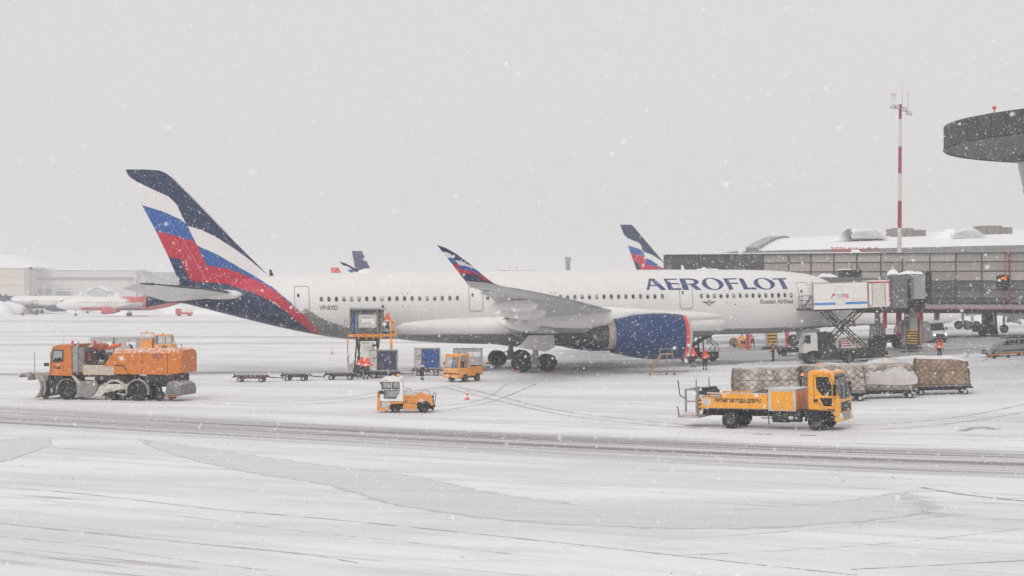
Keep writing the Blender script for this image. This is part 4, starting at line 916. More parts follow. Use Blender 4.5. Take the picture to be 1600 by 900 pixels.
m = MB(); arcfender(m, FAx, .45, .53, 0, 180, -W, -.85, .08); arcfender(m, FAx, .45, .53, 0, 180, .85, W, .08); m.bx(x0, x0+.55, -W, W, .5, 1.06); m.bx(x0+1.0, x1-.2, -W, W, .45, .75); m.o('wheel_arch', BLACK, t, bevel=.03)
lettering('door_number', '10-04', .14, lambda x, y: (x0+1.02+x, -W-.02, .98+y), PRINT, t, bold=.008)
beacon(t, (x0-.28, -W+.05, 2.72), LAMPA, .08, .12)
m = MB(); m.cyl((x0-.28, -W+.05, 1.9), (x0-.28, -W+.05, 2.72), .02, n=6); m.bx(x0+.8, x0+1.0, -.2, .2, 3.02, 3.1); m.o('beacon_pole', GREY, t)
# box locker behind the cab
b0, b1 = X(808), X(1026)
m = MB(); m.bx(b0, b1, -W, W, .95, 2.03); m.o('locker_box', LGREY, t, bevel=.02)
m = MB(); m.bx(b0+.16, b1-.12, -W-.015, -W, 1.0, 1.95); pn = m.o('locker_door', CAB, t, bevel=.01)
m = MB(); m.bx(b1, b1+.012, -W+.08, W-.08, 1.0, 1.95); m.o('locker_door', YELLOWD, t)
m = MB()
m.cyl((X(922), -W-.03, 1.14), (X(922), -W-.015, 1.14), .06, n=10); m.o('door_lock', GREY, pn)
m = MB(); m.bx(b0-.02, b1+.02, -W-.02, W+.02, 2.03, 2.07); m.o('locker_roof', LGREY, t)
# bed
d0, d1 = X(240), b0-.02
m = MB(); m.prism([(d0+.2, 1.05), (d1, 1.05), (d1, 1.82), (X(320), 1.78), (X(318), 1.62), (d0+.2, 1.56)], -W, -W+.04); sp = m.o('side_panel', CAB, t)
m = MB(); m.prism([(d0+.2, 1.05), (d1, 1.05), (d1, 1.82), (X(320), 1.78), (X(318), 1.62), (d0+.2, 1.56)], W-.04, W); m.o('side_panel', CAB, t)
m = MB(); m.bx(X(315), d1, -W-.008, -W+.05, 1.80, 1.85); m.o('panel_trim', LGREY, t)
m = MB(); m.bx(d0+.2, d1, -W+.04, W-.04, 1.0, 1.7); m.o('water_tank', GREY, t, bevel=.04)
m = MB(); m.bx(d0+.25, X(350), -W-.012, -W, 1.2, 1.52); m.o('rear_plate', LGREY, sp)
lettering('side_text', 'ПИТЬЕВАЯ ВОДА ДЛЯ ВС', .185, lambda x, y: (X(380)+x, -W-.012, 1.36+y), PRINT, sp, bold=.012, width=(755-380)/150)
m = MB(); m.add([(X(320), -W-.014, 1.75), (X(425), -W-.014, 1.75), (X(436), -W-.014, 1.60), (X(338), -W-.014, 1.60)], [(0, 1, 2, 3)]); m.o('maker_badge', PRINT, sp)
lettering('maker_name', 'VESTERGAARD', .075, lambda x, y: (X(338)+x, -W-.018, 1.64+y), PRINTW, sp, bold=.004, width=.58)
m = MB(); r_ = random.Random(9)
m.tube([(X(240), -.5, 1.95), (X(300), -.5, 2.02), (X(360), -.4, 2.05)], .1, 8); m.bx(X(235), X(310), -.9, .9, 1.7, 1.9); m.o('hose_reel_cover', DARK, t, bevel=.03)
m = MB(); m.prism([(X(560), 1.72), (X(620), 1.78), (X(760), 2.08), (X(780), 2.05), (X(770), 1.74)], -.8, .3); m.o('folded_tarp', mat('wet_tarp', (.12, .13, .13), .5, dust=.6), t, bevel=.02)
# chassis
m = MB(); m.bx(d0, x0+.3, -.45, .45, .62, .98); m.bx(d0+.2, X(800), -1.05, 1.05, .9, 1.06); m.o('chassis', BLACK, t, bevel=.02)
m = MB(); m.cyl((X(835), -.85, .62), (X(960), -.85, .62), .27, n=14); m.o('fuel_tank', DARK, t)
m = MB(); m.bx(X(965), X(1060), -1.05, -.7, .4, .95); m.o('battery_box', DARK, t, bevel=.03)
m = MB(); m.bx(X(965), X(1000), -1.1, -1.05, .55, .7); m.o('step_plate', LGREY, t)
m = MB(); m.bx(X(800), X(806), -1.0, -.95, .25, .9); m.bx(X(742), X(850), -1.02, -.98, .55, .6); m.o('side_guard', DARK, t)
for s in (-1, 1):
    wheel(t, (FAx, s*1.0, .45), .45, .28, s, .58); wheel(t, (0, s*.92, .45), .45, .5, s, .58)
m = MB(); m.prism([(d0+.05, .85), (d0+.2, .85), (d0+.2, 1.5), (d0+.05, 1.5)], -W-.01, -W+.05); hz = m.o('hazard_board', CAB, t)
m = MB()
for i in range(3): m.add([(d0+.05, -W-.014, .9+.22*i), (d0+.2, -W-.014, .99+.22*i), (d0+.2, -W-.014, 1.09+.22*i), (d0+.05, -W-.014, 1.0+.22*i)], [(0, 1, 2, 3)])
m.o('hazard_stripe', BLACK, hz)
# rear lift platform
m = MB()
for y in (-.95, .95):
    for x in (d0-.15, d0-.75): m.bar((x, y, .55), (x, y, 2.0), .09, .09)
    m.bar((d0-.75, y, 1.95), (d0, y, 1.95), .09, .09); m.bar((d0-.75, y, 1.35), (d0, y, 1.35), .07, .07); m.cyl((d0-.15, y, 1.9), (d0-.15, y, 2.5), .04, n=8)
m.bar((d0-.75, -.95, 1.95), (d0-.75, .95, 1.95), .08, .08); m.o('lift_mast', GREY, t)
m = MB(); m.bx(d0-1.15, d0, -1.1, 1.1, .5, .6); m.cyl((d0-.1, -1.0, .68), (d0-.8, -1.0, .68), .12, n=10); m.o('lift_platform', SALT, t, bevel=.02)
m = MB(); m.tube([(d0-1.1, -1.05, .6), (d0-1.15, -1.05, 1.0), (d0-1.22, -1.05, 1.08)], .03); m.tube([(d0-.75, -1.0, 1.5), (d0-1.05, -1.0, 1.65), (d0-1.15, -1.0, 2.45)], .03); m.o('grab_rail', DARK, t)
m = MB(); m.bx(d0-1.16, d0-1.15, -1.1, 1.1, .5, .58); m.o('rear_marker', REDP, t)

# ---- small baggage tractor with a white cab
t = thing('baggage_tractor', 'small orange baggage tractor with a white see-through cab', 'tractor', G(661.5, 645), 181, anchor=(0, .62, 0))
X = lambda v: (980-v)/319
Z = lambda v: (782-v)/319
W = .66
TOR = mat('tractor_orange_paint', (.72, .25, .014), .48, grime=.35, dust=.45, coat=.05, salt=.1)
m = MB(); m.prism([(X(110), Z(740)), (X(120), Z(500)), (X(170), Z(490)), (X(195), Z(680)), (X(300), Z(690)), (X(372), Z(575)), (X(600), Z(568)), (X(600), Z(610)), (X(380), Z(620)), (X(320), Z(735)), (X(300), Z(742))], -W, W); m.o('front_body', TOR, t, bevel=.02)
m = MB(); m.bx(X(112), X(142), -W*.95, W*.95, Z(500), Z(385)); m.o('front_guard', TOR, t, bevel=.02)
m = MB(); m.prism([(X(200), Z(680)), (X(190), Z(570)), (X(600), Z(570)), (X(370), Z(575)), (X(310), Z(685))], -W+.05, W-.05); m.o('footwell', LGREY, t)
for s in (1, -1):                                   # cab sides: pillars, sills, see-through openings
    m = MB(); y0, y1 = s*(W-.05), s*W
    for q in ([(180, 210), (210, 200), (205, 340), (165, 430)], [(520, 205), (590, 110), (600, 570), (560, 565), (545, 360)], [(200, 335), (545, 340), (545, 362), (200, 357)],
              [(165, 430), (205, 350), (255, 358), (240, 510), (235, 565), (185, 560)], [(240, 515), (460, 515), (535, 362), (560, 365), (470, 560), (235, 565)], [(375, 205), (400, 205), (400, 340), (375, 340)], [(470, 560), (555, 400), (560, 565)]):
        m.prism([(X(a), Z(b)) for a, b in q], y0, y1)
    m.o('cab_side', WHITEP, t, sharp=20)
    for q in ([(205, 205), (376, 205), (376, 338), (200, 336)], [(400, 205), (525, 205), (540, 338), (400, 338)], [(255, 360), (535, 362), (460, 512), (243, 508)]):
        m = MB(); m.prism([(X(a), Z(b)) for a, b in q], s*(W-.035), s*(W-.025)); g_ = m.o('cab_window', GLASS, t)
        m = MB()
        for a, b in zip(q, q[1:]+q[:1]): m.bar((X(a[0]), s*(W+.004), Z(a[1])), (X(b[0]), s*(W+.004), Z(b[1])), .02, .03)
        m.o('window_seal', BLACK, g_)
m = MB(); m.prism([(X(182), Z(208)), (X(205), Z(140)), (X(270), Z(112)), (X(600), Z(108)), (X(604), Z(200)), (X(520), Z(206))], -W, W); m.o('cab_roof', WHITEP, t, bevel=.03)
m = MB(); m.bx(X(590), X(562), -W+.05, W-.05, Z(350), Z(205)); m.o('rear_window', GLASS, t)
m = MB(); m.bx(X(598), X(562), -W+.05, W-.05, Z(570), Z(350)); m.bx(X(600), X(596), -W, W, Z(210), Z(130)); m.o('cab_back', WHITEP, t)
m = MB(); m.prism([(X(185), Z(340)), (X(196), Z(210)), (X(203), Z(210)), (X(192), Z(340))], -W+.06, W-.06); m.o('windscreen', GLASS, t)
m = MB(); m.bx(X(520), X(400), -.25, .25, Z(560), Z(520)); m.bx(X(530), X(500), -.25, .25, Z(520), Z(400)); m.o('driver_seat', BLACK, t, bevel=.03)
m = MB(); m.cyl((X(255), .15, Z(470)), (X(300), .15, Z(405)), .02, n=6); m.lathe([(-.012, .16), (.012, .16)], (0, 0, 0), 'z', 16); sw = m.o('steering_column', BLACK, t); 
m = MB(); m.bx(X(165), X(240), W-.1, W+.06, Z(425), Z(365)); m.bx(X(168), X(190), W, W+.12, Z(240), Z(200)); m.o('mirror', BLACK, t, bevel=.01)
m = MB(); m.prism([(X(600), Z(570)), (X(600), Z(455)), (X(840), Z(452)), (X(915), Z(398)), (X(1000), Z(430)), (X(1130), Z(465)), (X(1165), Z(600)), (X(1165), Z(650)), (X(1110), Z(640)), (X(1080), Z(565)), (X(890), Z(565)), (X(860), Z(620)), (X(860), Z(720)), (X(600), Z(722))], -W, W); m.o('rear_body', TOR, t, bevel=.02)
m = MB(); m.bx(X(600), X(860), -W+.05, W-.05, Z(455), Z(395)); m.o('engine_cover', LGREY, t, bevel=.02)
m = MB(); m.bx(X(600), X(840), W, W+.006, Z(608), Z(600)); m.bx(X(600), X(700), W, W+.006, Z(578), Z(566)); m.o('body_seam', DARK, t)
lettering('fleet_number', '31 02', .085, lambda x, y: (X(638)-x, W+.006, Z(508)+y), PRINT, t, bold=.006)
m = MB(); m.bx(X(215), X(330), W, W+.006, Z(178), Z(166)); m.o('roof_stripe', mat('yellow_print', (.6, .35, .03), .5), t)
m = MB()
for s in (-.45, .45):
    m.tube([(X(605), s, Z(385)), (X(640), s, Z(345)), (X(720), s, Z(350)), (X(755), s, Z(385))], .012); m.tube([(X(945), s, Z(415)), (X(955), s, Z(365)), (X(1080), s, Z(385)), (X(1090), s, Z(440))], .012)
m.o('guard_rail', GREY, t)
m = MB(); m.tube([(X(1160), .3, Z(560)), (X(1165), .3, Z(430)), (X(1190), .3, Z(412)), (X(1215), .3, Z(430)), (X(1190), .3, Z(620))], .02); m.bx(X(1130), X(1170), -.4, .4, Z(740), Z(480)); m.bx(X(1170), X(1200), -.1, .1, Z(690), Z(640)); m.o('tow_hitch', DARK, t)
m = MB(); m.bx(X(200), X(1150), -.4, .4, Z(715), Z(600)); m.o('chassis', BLACK, t)
for s in (1, -1): wheel(t, (X(455), s*.52, .28), .28, .22, s, .55, rimmat=DARK); wheel(t, (0, s*.52, .335), .335, .26, s, .55, rimmat=DARK)
beacon(t, (X(497), .3, Z(108)), LAMPA, .06, .12)

# ---- amber flatbed electric tractor seen from its front corner
t = thing('flatbed_tractor', 'amber flatbed cart tractor with big windscreen beside the blue container', 'tractor', G(727, 597), 232, anchor=(2.05, .72, 0))
W = .78
m = MB(); m.prism([(2.9, .38), (2.94, 1.08), (2.82, 1.12), (1.55, 1.1), (1.55, .42), (1.75, .42), (1.78, .6), (2.32, .6), (2.36, .38)], -W, W); m.o('front_body', YELLOW, t, bevel=.03)
for q_ in ((-W, -.18), (.18, W)): m = MB(); m.bx(2.9, 2.99, *q_, .34, .62); m.o('bumper', YELLOW, t, bevel=.02)
m = MB(); m.bx(2.88, 2.96, -W+.02, W-.02, .62, .70); m.o('bumper_gap', BLACK, t)
for s in (-1, 1):
    m = MB(); m.cyl((2.9, s*.55, .9), (2.96, s*.55, .9), .09, n=14); hl = m.o('headlamp', BLACK, t)
    m = MB(); m.cyl((2.95, s*.55, .9), (2.97, s*.55, .9), .07, n=14); m.o('lens', LAMPO, hl)
m = MB()
for s in (-1, 1):
    m.bar((2.86, s*(W-.04), 1.08), (2.66, s*(W-.06), 2.1), .08, .09); m.bar((1.62, s*(W-.04), 1.08), (1.66, s*(W-.06), 2.1), .09, .09); m.bar((2.0, s*(W-.04), 1.7), (2.0, s*(W-.04), 2.1), .04, .04)
m.bar((2.68, -W+.04, 2.05), (2.68, W-.04, 2.05), .09, .09); m.o('cab_frame', YELLOW, t)
m = MB(); m.bx(1.55, 2.76, -W, W, 2.08, 2.22); m.o('cab_roof', YELLOW, t, bevel=.06)
m = MB(); m.add([(2.84, -W+.09, 1.12), (2.84, W-.09, 1.12), (2.67, W-.1, 2.04), (2.67, -W+.1, 2.04)], [(0, 1, 2, 3)]); gl = m.o('windscreen', GLASS, t)
m = MB(); m.bar((2.855, .05, 1.12), (2.69, .05, 2.04), .04, .03)
for a, b in (((2.85, -W+.07, 1.11), (2.85, W-.07, 1.11)),): m.bar(a, b, .05, .05)
m.o('windscreen_bar', BLACK, gl)
m = MB(); m.bx(1.6, 1.64, -W+.08, W-.08, 1.1, 2.06); m.o('rear_window', GLASS, t)
m = MB(); m.bx(1.75, 2.2, -.35, .35, .9, 1.12); m.bx(1.7, 1.8, -.35, .35, 1.1, 1.65); m.o('driver_seat', BLACK, t, bevel=.03)
m = MB(); m.cyl((2.6, .0, 1.05), (2.42, .0, 1.38), .025, n=6); m.o('steering_column', BLACK, t)
m = MB(); m.prism([(1.55, .5), (1.55, 1.12), (-.05, 1.12), (-.05, .5), (.2, .5), (.28, .66), (.78, .66), (.86, .45)], -W, W); m.o('cargo_bed', YELLOWD, t, bevel=.02)
m = MB(); m.bx(0, 1.5, -W-.02, -W+.02, 1.1, 1.2); m.bx(0, 1.5, W-.02, W+.02, 1.1, 1.2); m.o('bed_rail', YELLOWD, t)
m = MB(); m.bx(0, 2.85, -.5, .5, .3, .55); m.o('chassis', BLACK, t)
m = MB(); m.bx(2.6, 2.75, -W-.2, -W-.08, 1.3, 1.55); m.tube([(2.7, -W, 1.5), (2.68, -W-.14, 1.45)], .015); m.o('mirror', BLACK, t)
for s in (1, -1): wheel(t, (2.05, s*.66, .3), .3, .22, s, .55); wheel(t, (.53, s*.66, .3), .3, .22, s, .55)
beacon(t, (2.1, .1, 2.22), LAMPR, .07, .12)

# ---- container loader raised to the aircraft hold
t = thing('container_loader', 'raised container loader with orange railings against the rear hold', 'loader', G(578, 589), 90, anchor=(0, 0, 0))   # +x away from the camera, +y to the left
s0 = 18.6
X = lambda v: -(v-360)/136.0                # local y from zoom column (y is left)
Z = lambda v: (845-v)/136.0
m = MB()
for y in (X(150), X(590)): m.bar((-.3, y, .45), (7.5, y, .45), .25, .35)
m.bx(3.2, 7.6, X(150), X(590), .4, .9); m.bx(-.4, .4, X(140), X(600), .35, .6); m.o('chassis', DARK, t, bevel=.02)
for y in (X(150), X(590)):
    for x in (1.2, 2.1, 6.2): wheel(t, (x, y, .32), .32, .3, 1 if y > 0 else -1, .55)
m = MB(); zp = Z(372)
m.bx(.2, 4.4, X(120), X(600), zp-.12, zp+.02); m.o('lift_deck', DARK, t)
m = MB()
m.bar((.15, X(110), zp-.02), (.15, X(655), zp-.02), .1, .22)
for zx in (230, 320, 400, 490): m.bar((.08, X(zx), zp-.35), (.08, X(zx), zp+.12), .12, .1)
for zx in (180, 275, 360, 445): m.bar((.05, X(zx), zp+.02), (.05, X(zx+45), zp+.12), .07, .1)
m.o('deck_beam', YELLOWD, t)
m = MB()
for s in (X(205), X(425)):
    for (a, b) in (((.6, .7), (3.9, zp-.2)), ((3.9, .7), (.6, zp-.2))): m.bar((a[0], s, a[1]), (b[0], s, b[1]), .12, .22)
m.bar((.6, X(205), 2.62), (.6, X(425), 2.62), .12, .16); m.bar((2.25, X(205), 1.9), (2.25, X(425), 1.9), .12, .12); m.bx(.5, .7, X(190), X(460), zp-.5, zp-.2); m.bar((.55, X(205), zp-.4), (.9, X(175), .7), .12, .14); m.bar((.55, X(425), zp-.4), (.9, X(470), zp-.3), .12, .14); m.o('scissor_lift', DARK, t)
for zx, zt in ((110, 425), (612, 415)):
    m = MB(); m.bar((-.15, X(zx), Z(740)), (-.15, X(zx), Z(zt+40)), .08, .1); po = m.o('guide_post', mat('rusty_orange_post', (.42, .16, .05), .6, grime=.3), t)
    m = MB(); m.bx(-.25, -.1, X(zx)-.08, X(zx)+.08, Z(zt+40), Z(zt)); m.o('lamp', LAMPA if zx > 300 else YELLOW, po)
m = MB(); m.bar((-.05, X(596), Z(530)), (-.05, X(596), Z(180)), .1, .13); m.bar((-.05, X(648), Z(365)), (-.05, X(648), Z(190)), .06, .06); m.bar((-.05, X(596), Z(200)), (1.4, X(596), Z(200)), .05, .05)
for v in (195, 250, 305, 355): m.bar((-.05, X(596), Z(v)), (-.05, X(652), Z(v)), .04, .05); m.bar((-.05, X(652), Z(v)), (1.4, X(652), Z(v)), .04, .05)
m.bx(-.05, 1.5, X(656), X(520), zp-.02, zp+.05); m.o('operator_cage', YELLOW, t)
m = MB(); m.tube([(.2, X(72), Z(370)), (.2, X(70), Z(200)), (.2, X(100), Z(200)), (.2, X(100), Z(370))], .025); m.tube([(.2, X(70), Z(290)), (.2, X(100), Z(290))], .02); m.o('side_rail', GREY, t)
m = MB(); m.bx(.3, 2.2, X(250), X(385), .9, Z(470)); m.o('engine_housing', WHITEP, t, bevel=.04)
m = MB(); m.bx(-.32, -.2, X(255), X(380), Z(470), Z(440)); m.o('name_board', WHITEP, t)
m = MB(); m.bx(-.326, -.32, X(262), X(372), Z(452), Z(447)); m.bx(-.326, -.32, X(270), X(365), Z(463), Z(458)); m.o('board_print', PRINT, t)
m = MB()
for i in range(3): m.bar((-.5+.15*i, X(110), Z(760)+.02*i), (-.5+.15*i, X(185), Z(700)+.12*i), .05, .05)
m.tube([(-.4, X(125), Z(720)), (-.4, X(125), Z(600)), (-.4, X(150), Z(600))], .03); m.bx(-.5, 0, X(110), X(170), Z(800), Z(690)); m.o('control_stand', SALT, t)
beacon(t, (.9, X(488), Z(52)), LAMPR, .06, .1)
# container under the canopy on the deck
def uld(name, label, loc, head, body, side, group=None, w_=2.0, h=1.66, d=1.56, z0=0., sided='left'):
    """air-cargo container: front (local -x) shows a curtain and a side post strip; loc = centre of the base"""
    e = bpy.data.objects.new(name, None); col.objects.link(e); e.location = (loc[0], loc[1], loc[2]+z0); e.rotation_euler = (0, 0, R(head)); tag(e, label, 'container', group)
    m = MB(); m.bx(-d/2+.02, d/2, -w_/2, w_/2, .06, h); m.o('shell', ALU, e, bevel=.015)
    m = MB(); m.bx(-d/2-.03, d/2+.03, -w_/2-.04, w_/2+.04, 0, .06); m.o('base_plate', GREY, e)
    a0, a1 = (-w_/2+.04, w_/2-.6) if sided == 'left' else (-w_/2+.6, w_/2-.04)
    m = MB(); nn = 12; ys_ = [a0+(a1-a0)*i/nn for i in range(nn+1)]
    vs = [(-d/2-.005-.02*math.sin(i*1.9+j), ys_[i], .12+(h-.2)*j/6) for j in range(7) for i in range(nn+1)]
    m.add(vs, [((nn+1)*j+i, (nn+1)*j+i+1, (nn+1)*(j+1)+i+1, (nn+1)*(j+1)+i) for j in range(6) for i in range(nn)]); m.o('curtain', body, e)
    m = MB()
    for y in (-w_/2+.02, w_/2-.02, a1 if sided == 'left' else a0): m.bar((-d/2, y, .06), (-d/2, y, h), .05, .06)
    m.bar((-d/2, -w_/2, h-.02), (-d/2, w_/2, h-.02), .06, .06); m.bar((-d/2, -w_/2, .1), (-d/2, w_/2, .1), .06, .06); m.o('frame', side, e)
    b0, b1 = (a1+.04, w_/2-.06) if sided == 'left' else (-w_/2+.06, a0-.04)
    m = MB(); m.bx(-d/2-.005, -d/2+.02, b0, b1, .12, h-.08); pl = m.o('side_panel', mat('cream_panel', (.55, .52, .46), .5, grime=.2), e)
    m = MB(); m.bx(-d/2-.03, -d/2-.004, b0+.13, b0+.36, .82, 1.08); lb = m.o('document_holder', DARK, pl)
    m = MB(); m.bx(-d/2-.036, -d/2-.03, b0+.18, b0+.31, .87, 1.03); m.o('document', PRINTW, lb)
    m = MB(); m.tube([(-d/2-.04, (b0+b1)/2, 1.1), (-d/2-.04, a1 if sided == 'left' else a0, 1.16)], .02); m.o('latch', BLACK, pl)
    return e
base = Vector(t.location)
DKC = mat('dark_container_shell', (.09, .09, .09), .6, var=.3, grime=.2, dust=.3)  # dark grey of the canopied container's shell, with grime and snow dust
e = bpy.data.objects.new('canopied_container', None); col.objects.link(e); e.location = base+Vector((-(X(310)), .55, zp+.03)); e.rotation_euler = (0, 0, R(90)); tag(e, 'dark framed container with a grey door under a snowy canopy, on the raised loader', 'container')
Y_ = lambda v: -(v-310)/136.0
H_ = lambda v: (365-v)/136.0
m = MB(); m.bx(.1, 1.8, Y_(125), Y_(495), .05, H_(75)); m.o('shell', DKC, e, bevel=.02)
m = MB(); m.prism([(Y_(120), H_(78)), (Y_(135), H_(52)), (Y_(530), H_(62)), (Y_(528), H_(72)), (Y_(500), H_(80))], -.25, 1.9, 'x'); m.o('canopy', mat('snow_dusted_canopy', (.3, .3, .3), .6, dust=.9), e)
m = MB(); m.bx(.06, .1, Y_(222), Y_(428), H_(285), H_(135)); pn = m.o('door_panel', mat('pale_grey_door', (.55, .54, .52), .5, grime=.15), e)
m = MB(); m.bx(.05, .06, Y_(258), Y_(398), H_(222), H_(185)); m.o('label_plate', WHITEP, pn)
lettering('panel_text', 'AEROFLOT', .09, lambda x, y: (.055, Y_(268)-x, H_(172)+y), PRINT, pn, width=.85)
m = MB(); m.bar((.02, Y_(200), .05), (.02, Y_(200), H_(100)), .08, .1); m.bar((.02, Y_(440), .05), (.02, Y_(440), H_(80)), .08, .1); m.bar((.02, Y_(125), .05), (.02, Y_(125), H_(80)), .06, .06); m.bar((.02, Y_(490), .05), (.02, Y_(490), H_(75)), .06, .06); m.o('door_post', GREY, e)
m = MB(); m.bx(.06, .1, Y_(150), Y_(185), .1, H_(130)); m.o('blue_lining', BLUEC, e)

# ---- dollies
def dolly(label, loc, head, group=None, L_=2.6, W_=1.5, mtl=RUST):
    e = thing('dolly', label, 'dolly', loc, head, group); h = .45
    m = MB()
    for y in (-W_/2, 0, W_/2): m.bar((-L_/2, y, h), (L_/2, y, h), .08, .1)
    for i in range(5): x = -L_/2+L_*i/4; m.bar((x, -W_/2, h), (x, W_/2, h), .08, .08)
    m.o('frame', mtl, e)
    for i in range(9):
        x = -L_/2+.15+(L_-.3)*i/8; m = MB(); m.cyl((x, -W_/2+.06, h+.08), (x, W_/2-.06, h+.08), .045, n=8); m.o('roller', GREY, e)
    m = MB(); m.bar((-L_/2+.4, 0, .3), (L_/2-.4, 0, .3), .1, .1); m.bar((-L_/2+.4, -W_/2+.1, .3), (-L_/2+.4, W_/2-.1, .3), .09, .09); m.bar((L_/2-.4, -W_/2+.1, .3), (L_/2-.4, W_/2-.1, .3), .09, .09); m.o('axle', DARK, e)
    m = MB(); m.bar((-L_/2-1.15, 0, .3), (-L_/2+.2, 0, .38), .06, .06); m.bar((-L_/2-.6, 0, .3), (-L_/2, .35, .4), .05, .05); m.bar((-L_/2-.6, 0, .3), (-L_/2, -.35, .4), .05, .05); m.cyl((-L_/2-1.2, 0, .24), (-L_/2-1.2, 0, .42), .06, n=8); m.o('drawbar', DARK, e)
    m = MB(); m.bar((L_/2, 0, .38), (L_/2+.25, 0, .38), .08, .1); m.bx(L_/2+.02, L_/2+.12, -.1, .1, .35, .62); m.o('tow_hook', DARK, e)
    for x in (-L_/2+.4, L_/2-.4):
        for s in (-1, 1): wheel(e, (x, s*(W_/2-.02), .2), .2, .14, s, .6, rimmat=LGREY)
    return e
dolly('empty rusty-red dolly, last and leftmost of the row', G(393, 596.5), 181, 'empty container dollies', 2.5, 1.5)
dolly('empty dolly second from the left end of the row', G(463, 594.5), 178, 'empty container dollies', 2.1, 1.4, DARK)
dolly('empty dolly third from the left, next to the bending workers', G(533, 593), 180, 'empty container dollies', 2.3, 1.5, DARK)
d4 = dolly('dolly carrying the navy container below the loader', G(600, 590.5), 180, None, 2.4, 1.5, DARK)
d5 = dolly('dolly carrying the bright blue container', G(668, 586.5), 180, None, 2.3, 1.4)
d6 = dolly('dolly carrying the plain grey container behind the tractor', G(731, 579.5), 180, None, 2.6, 1.4, DARK)
for d_, nm, lb, bd, ww, sd in ((d4, 'air_cargo_container', 'navy-curtained cargo container with cream side below the raised loader', NAVYC, 2.25, 'left'), (d5, 'air_cargo_container', 'bright blue curtained cargo container on a dolly', BLUEC, 2.15, 'left')):
    uld(nm, lb, Vector(d_.location)+Vector((0, 0, .575)), 90, bd, GREY, None, ww, 1.75, 1.4, sided=sd)
m = MB(); e = bpy.data.objects.new('grey_container', None); col.objects.link(e); e.location = Vector(d6.location)+Vector((0, 0, .575)); e.rotation_euler = (0, 0, R(90)); tag(e, 'plain grey metal cargo container behind the amber flatbed tractor', 'container')
def plain_uld(e, w_=2.6, h=1.45, d=1.5, mt=None):
    mt = mt or mat('grey_container_metal', (.42, .42, .41), .45, metal=.2, grime=.25, dust=.4)
    m = MB(); m.bx(-d/2, d/2, -w_/2, w_/2, 0, h); m.o('shell', mt, e, bevel=.02)
    m = MB()
    for y in (-w_/2+.03, -w_/2+.9, w_/2-.03): m.bar((-d/2-.01, y, 0), (-d/2-.01, y, h), .05, .05)
    m.bar((-d/2-.01, -w_/2, h-.02), (-d/2-.01, w_/2, h-.02), .05, .05); m.bar((-d/2-.01, -w_/2, .45), (-d/2-.01, w_/2-.9, .45), .04, .03); m.o('rib', GREY, e)
    m = MB(); m.bx(-d/2-.02, -d/2, -w_/2+.15, w_/2-1.35, .75, 1.15); m.o('label_plate', WHITEP, e)
plain_uld(e)

# ---- netted cargo pallets on dollies
def netmat():
    m = bpy.data.materials.new('wrapped_cargo'); m.use_nodes = True; t_ = m.node_tree; N = t_.nodes; L = t_.links; b = N['Principled BSDF']
    tc = N.new('ShaderNodeTexCoord'); n = N.new('ShaderNodeTexNoise'); n.inputs['Scale'].default_value = 1.6; n.inputs['Detail'].default_value = 7; L.new(tc.outputs['Object'], n.inputs['Vector'])
    r = N.new('ShaderNodeValToRGB'); L.new(n.outputs['Fac'], r.inputs[0])
    e_ = r.color_ramp.elements; e_[0].position = .32; e_[0].color = (.20, .15, .115, 1); e_[1].position = .66; e_[1].color = (.55, .51, .48, 1); k = e_.new(.5); k.color = (.37, .31, .27, 1)
    L.new(r.outputs[0], b.inputs['Base Color']); b.inputs['Roughness'].default_value = .35
    bp = N.new('ShaderNodeBump'); bp.inputs['Strength'].default_value = .6; bp.inputs['Distance'].default_value = .08; n2 = N.new('ShaderNodeTexNoise'); n2.inputs['Scale'].default_value = 5; n2.inputs['Detail'].default_value = 6
    L.new(tc.outputs['Object'], n2.inputs['Vector']); L.new(n2.outputs['Fac'], bp.inputs['Height']); L.new(bp.outputs[0], b.inputs['Normal']); return m
CARGO = netmat(); NET = mat('net_cord', (.12, .085, .06), .8); TARP = mat('snowy_clear_sheet', (.52, .49, .47), .3, var=.12, dust=.35, bump=.2)
CARDB = mat('brown_cartons', (.30, .205, .14), .6, var=.35, scale=1.2, grime=.15, dust=.9)
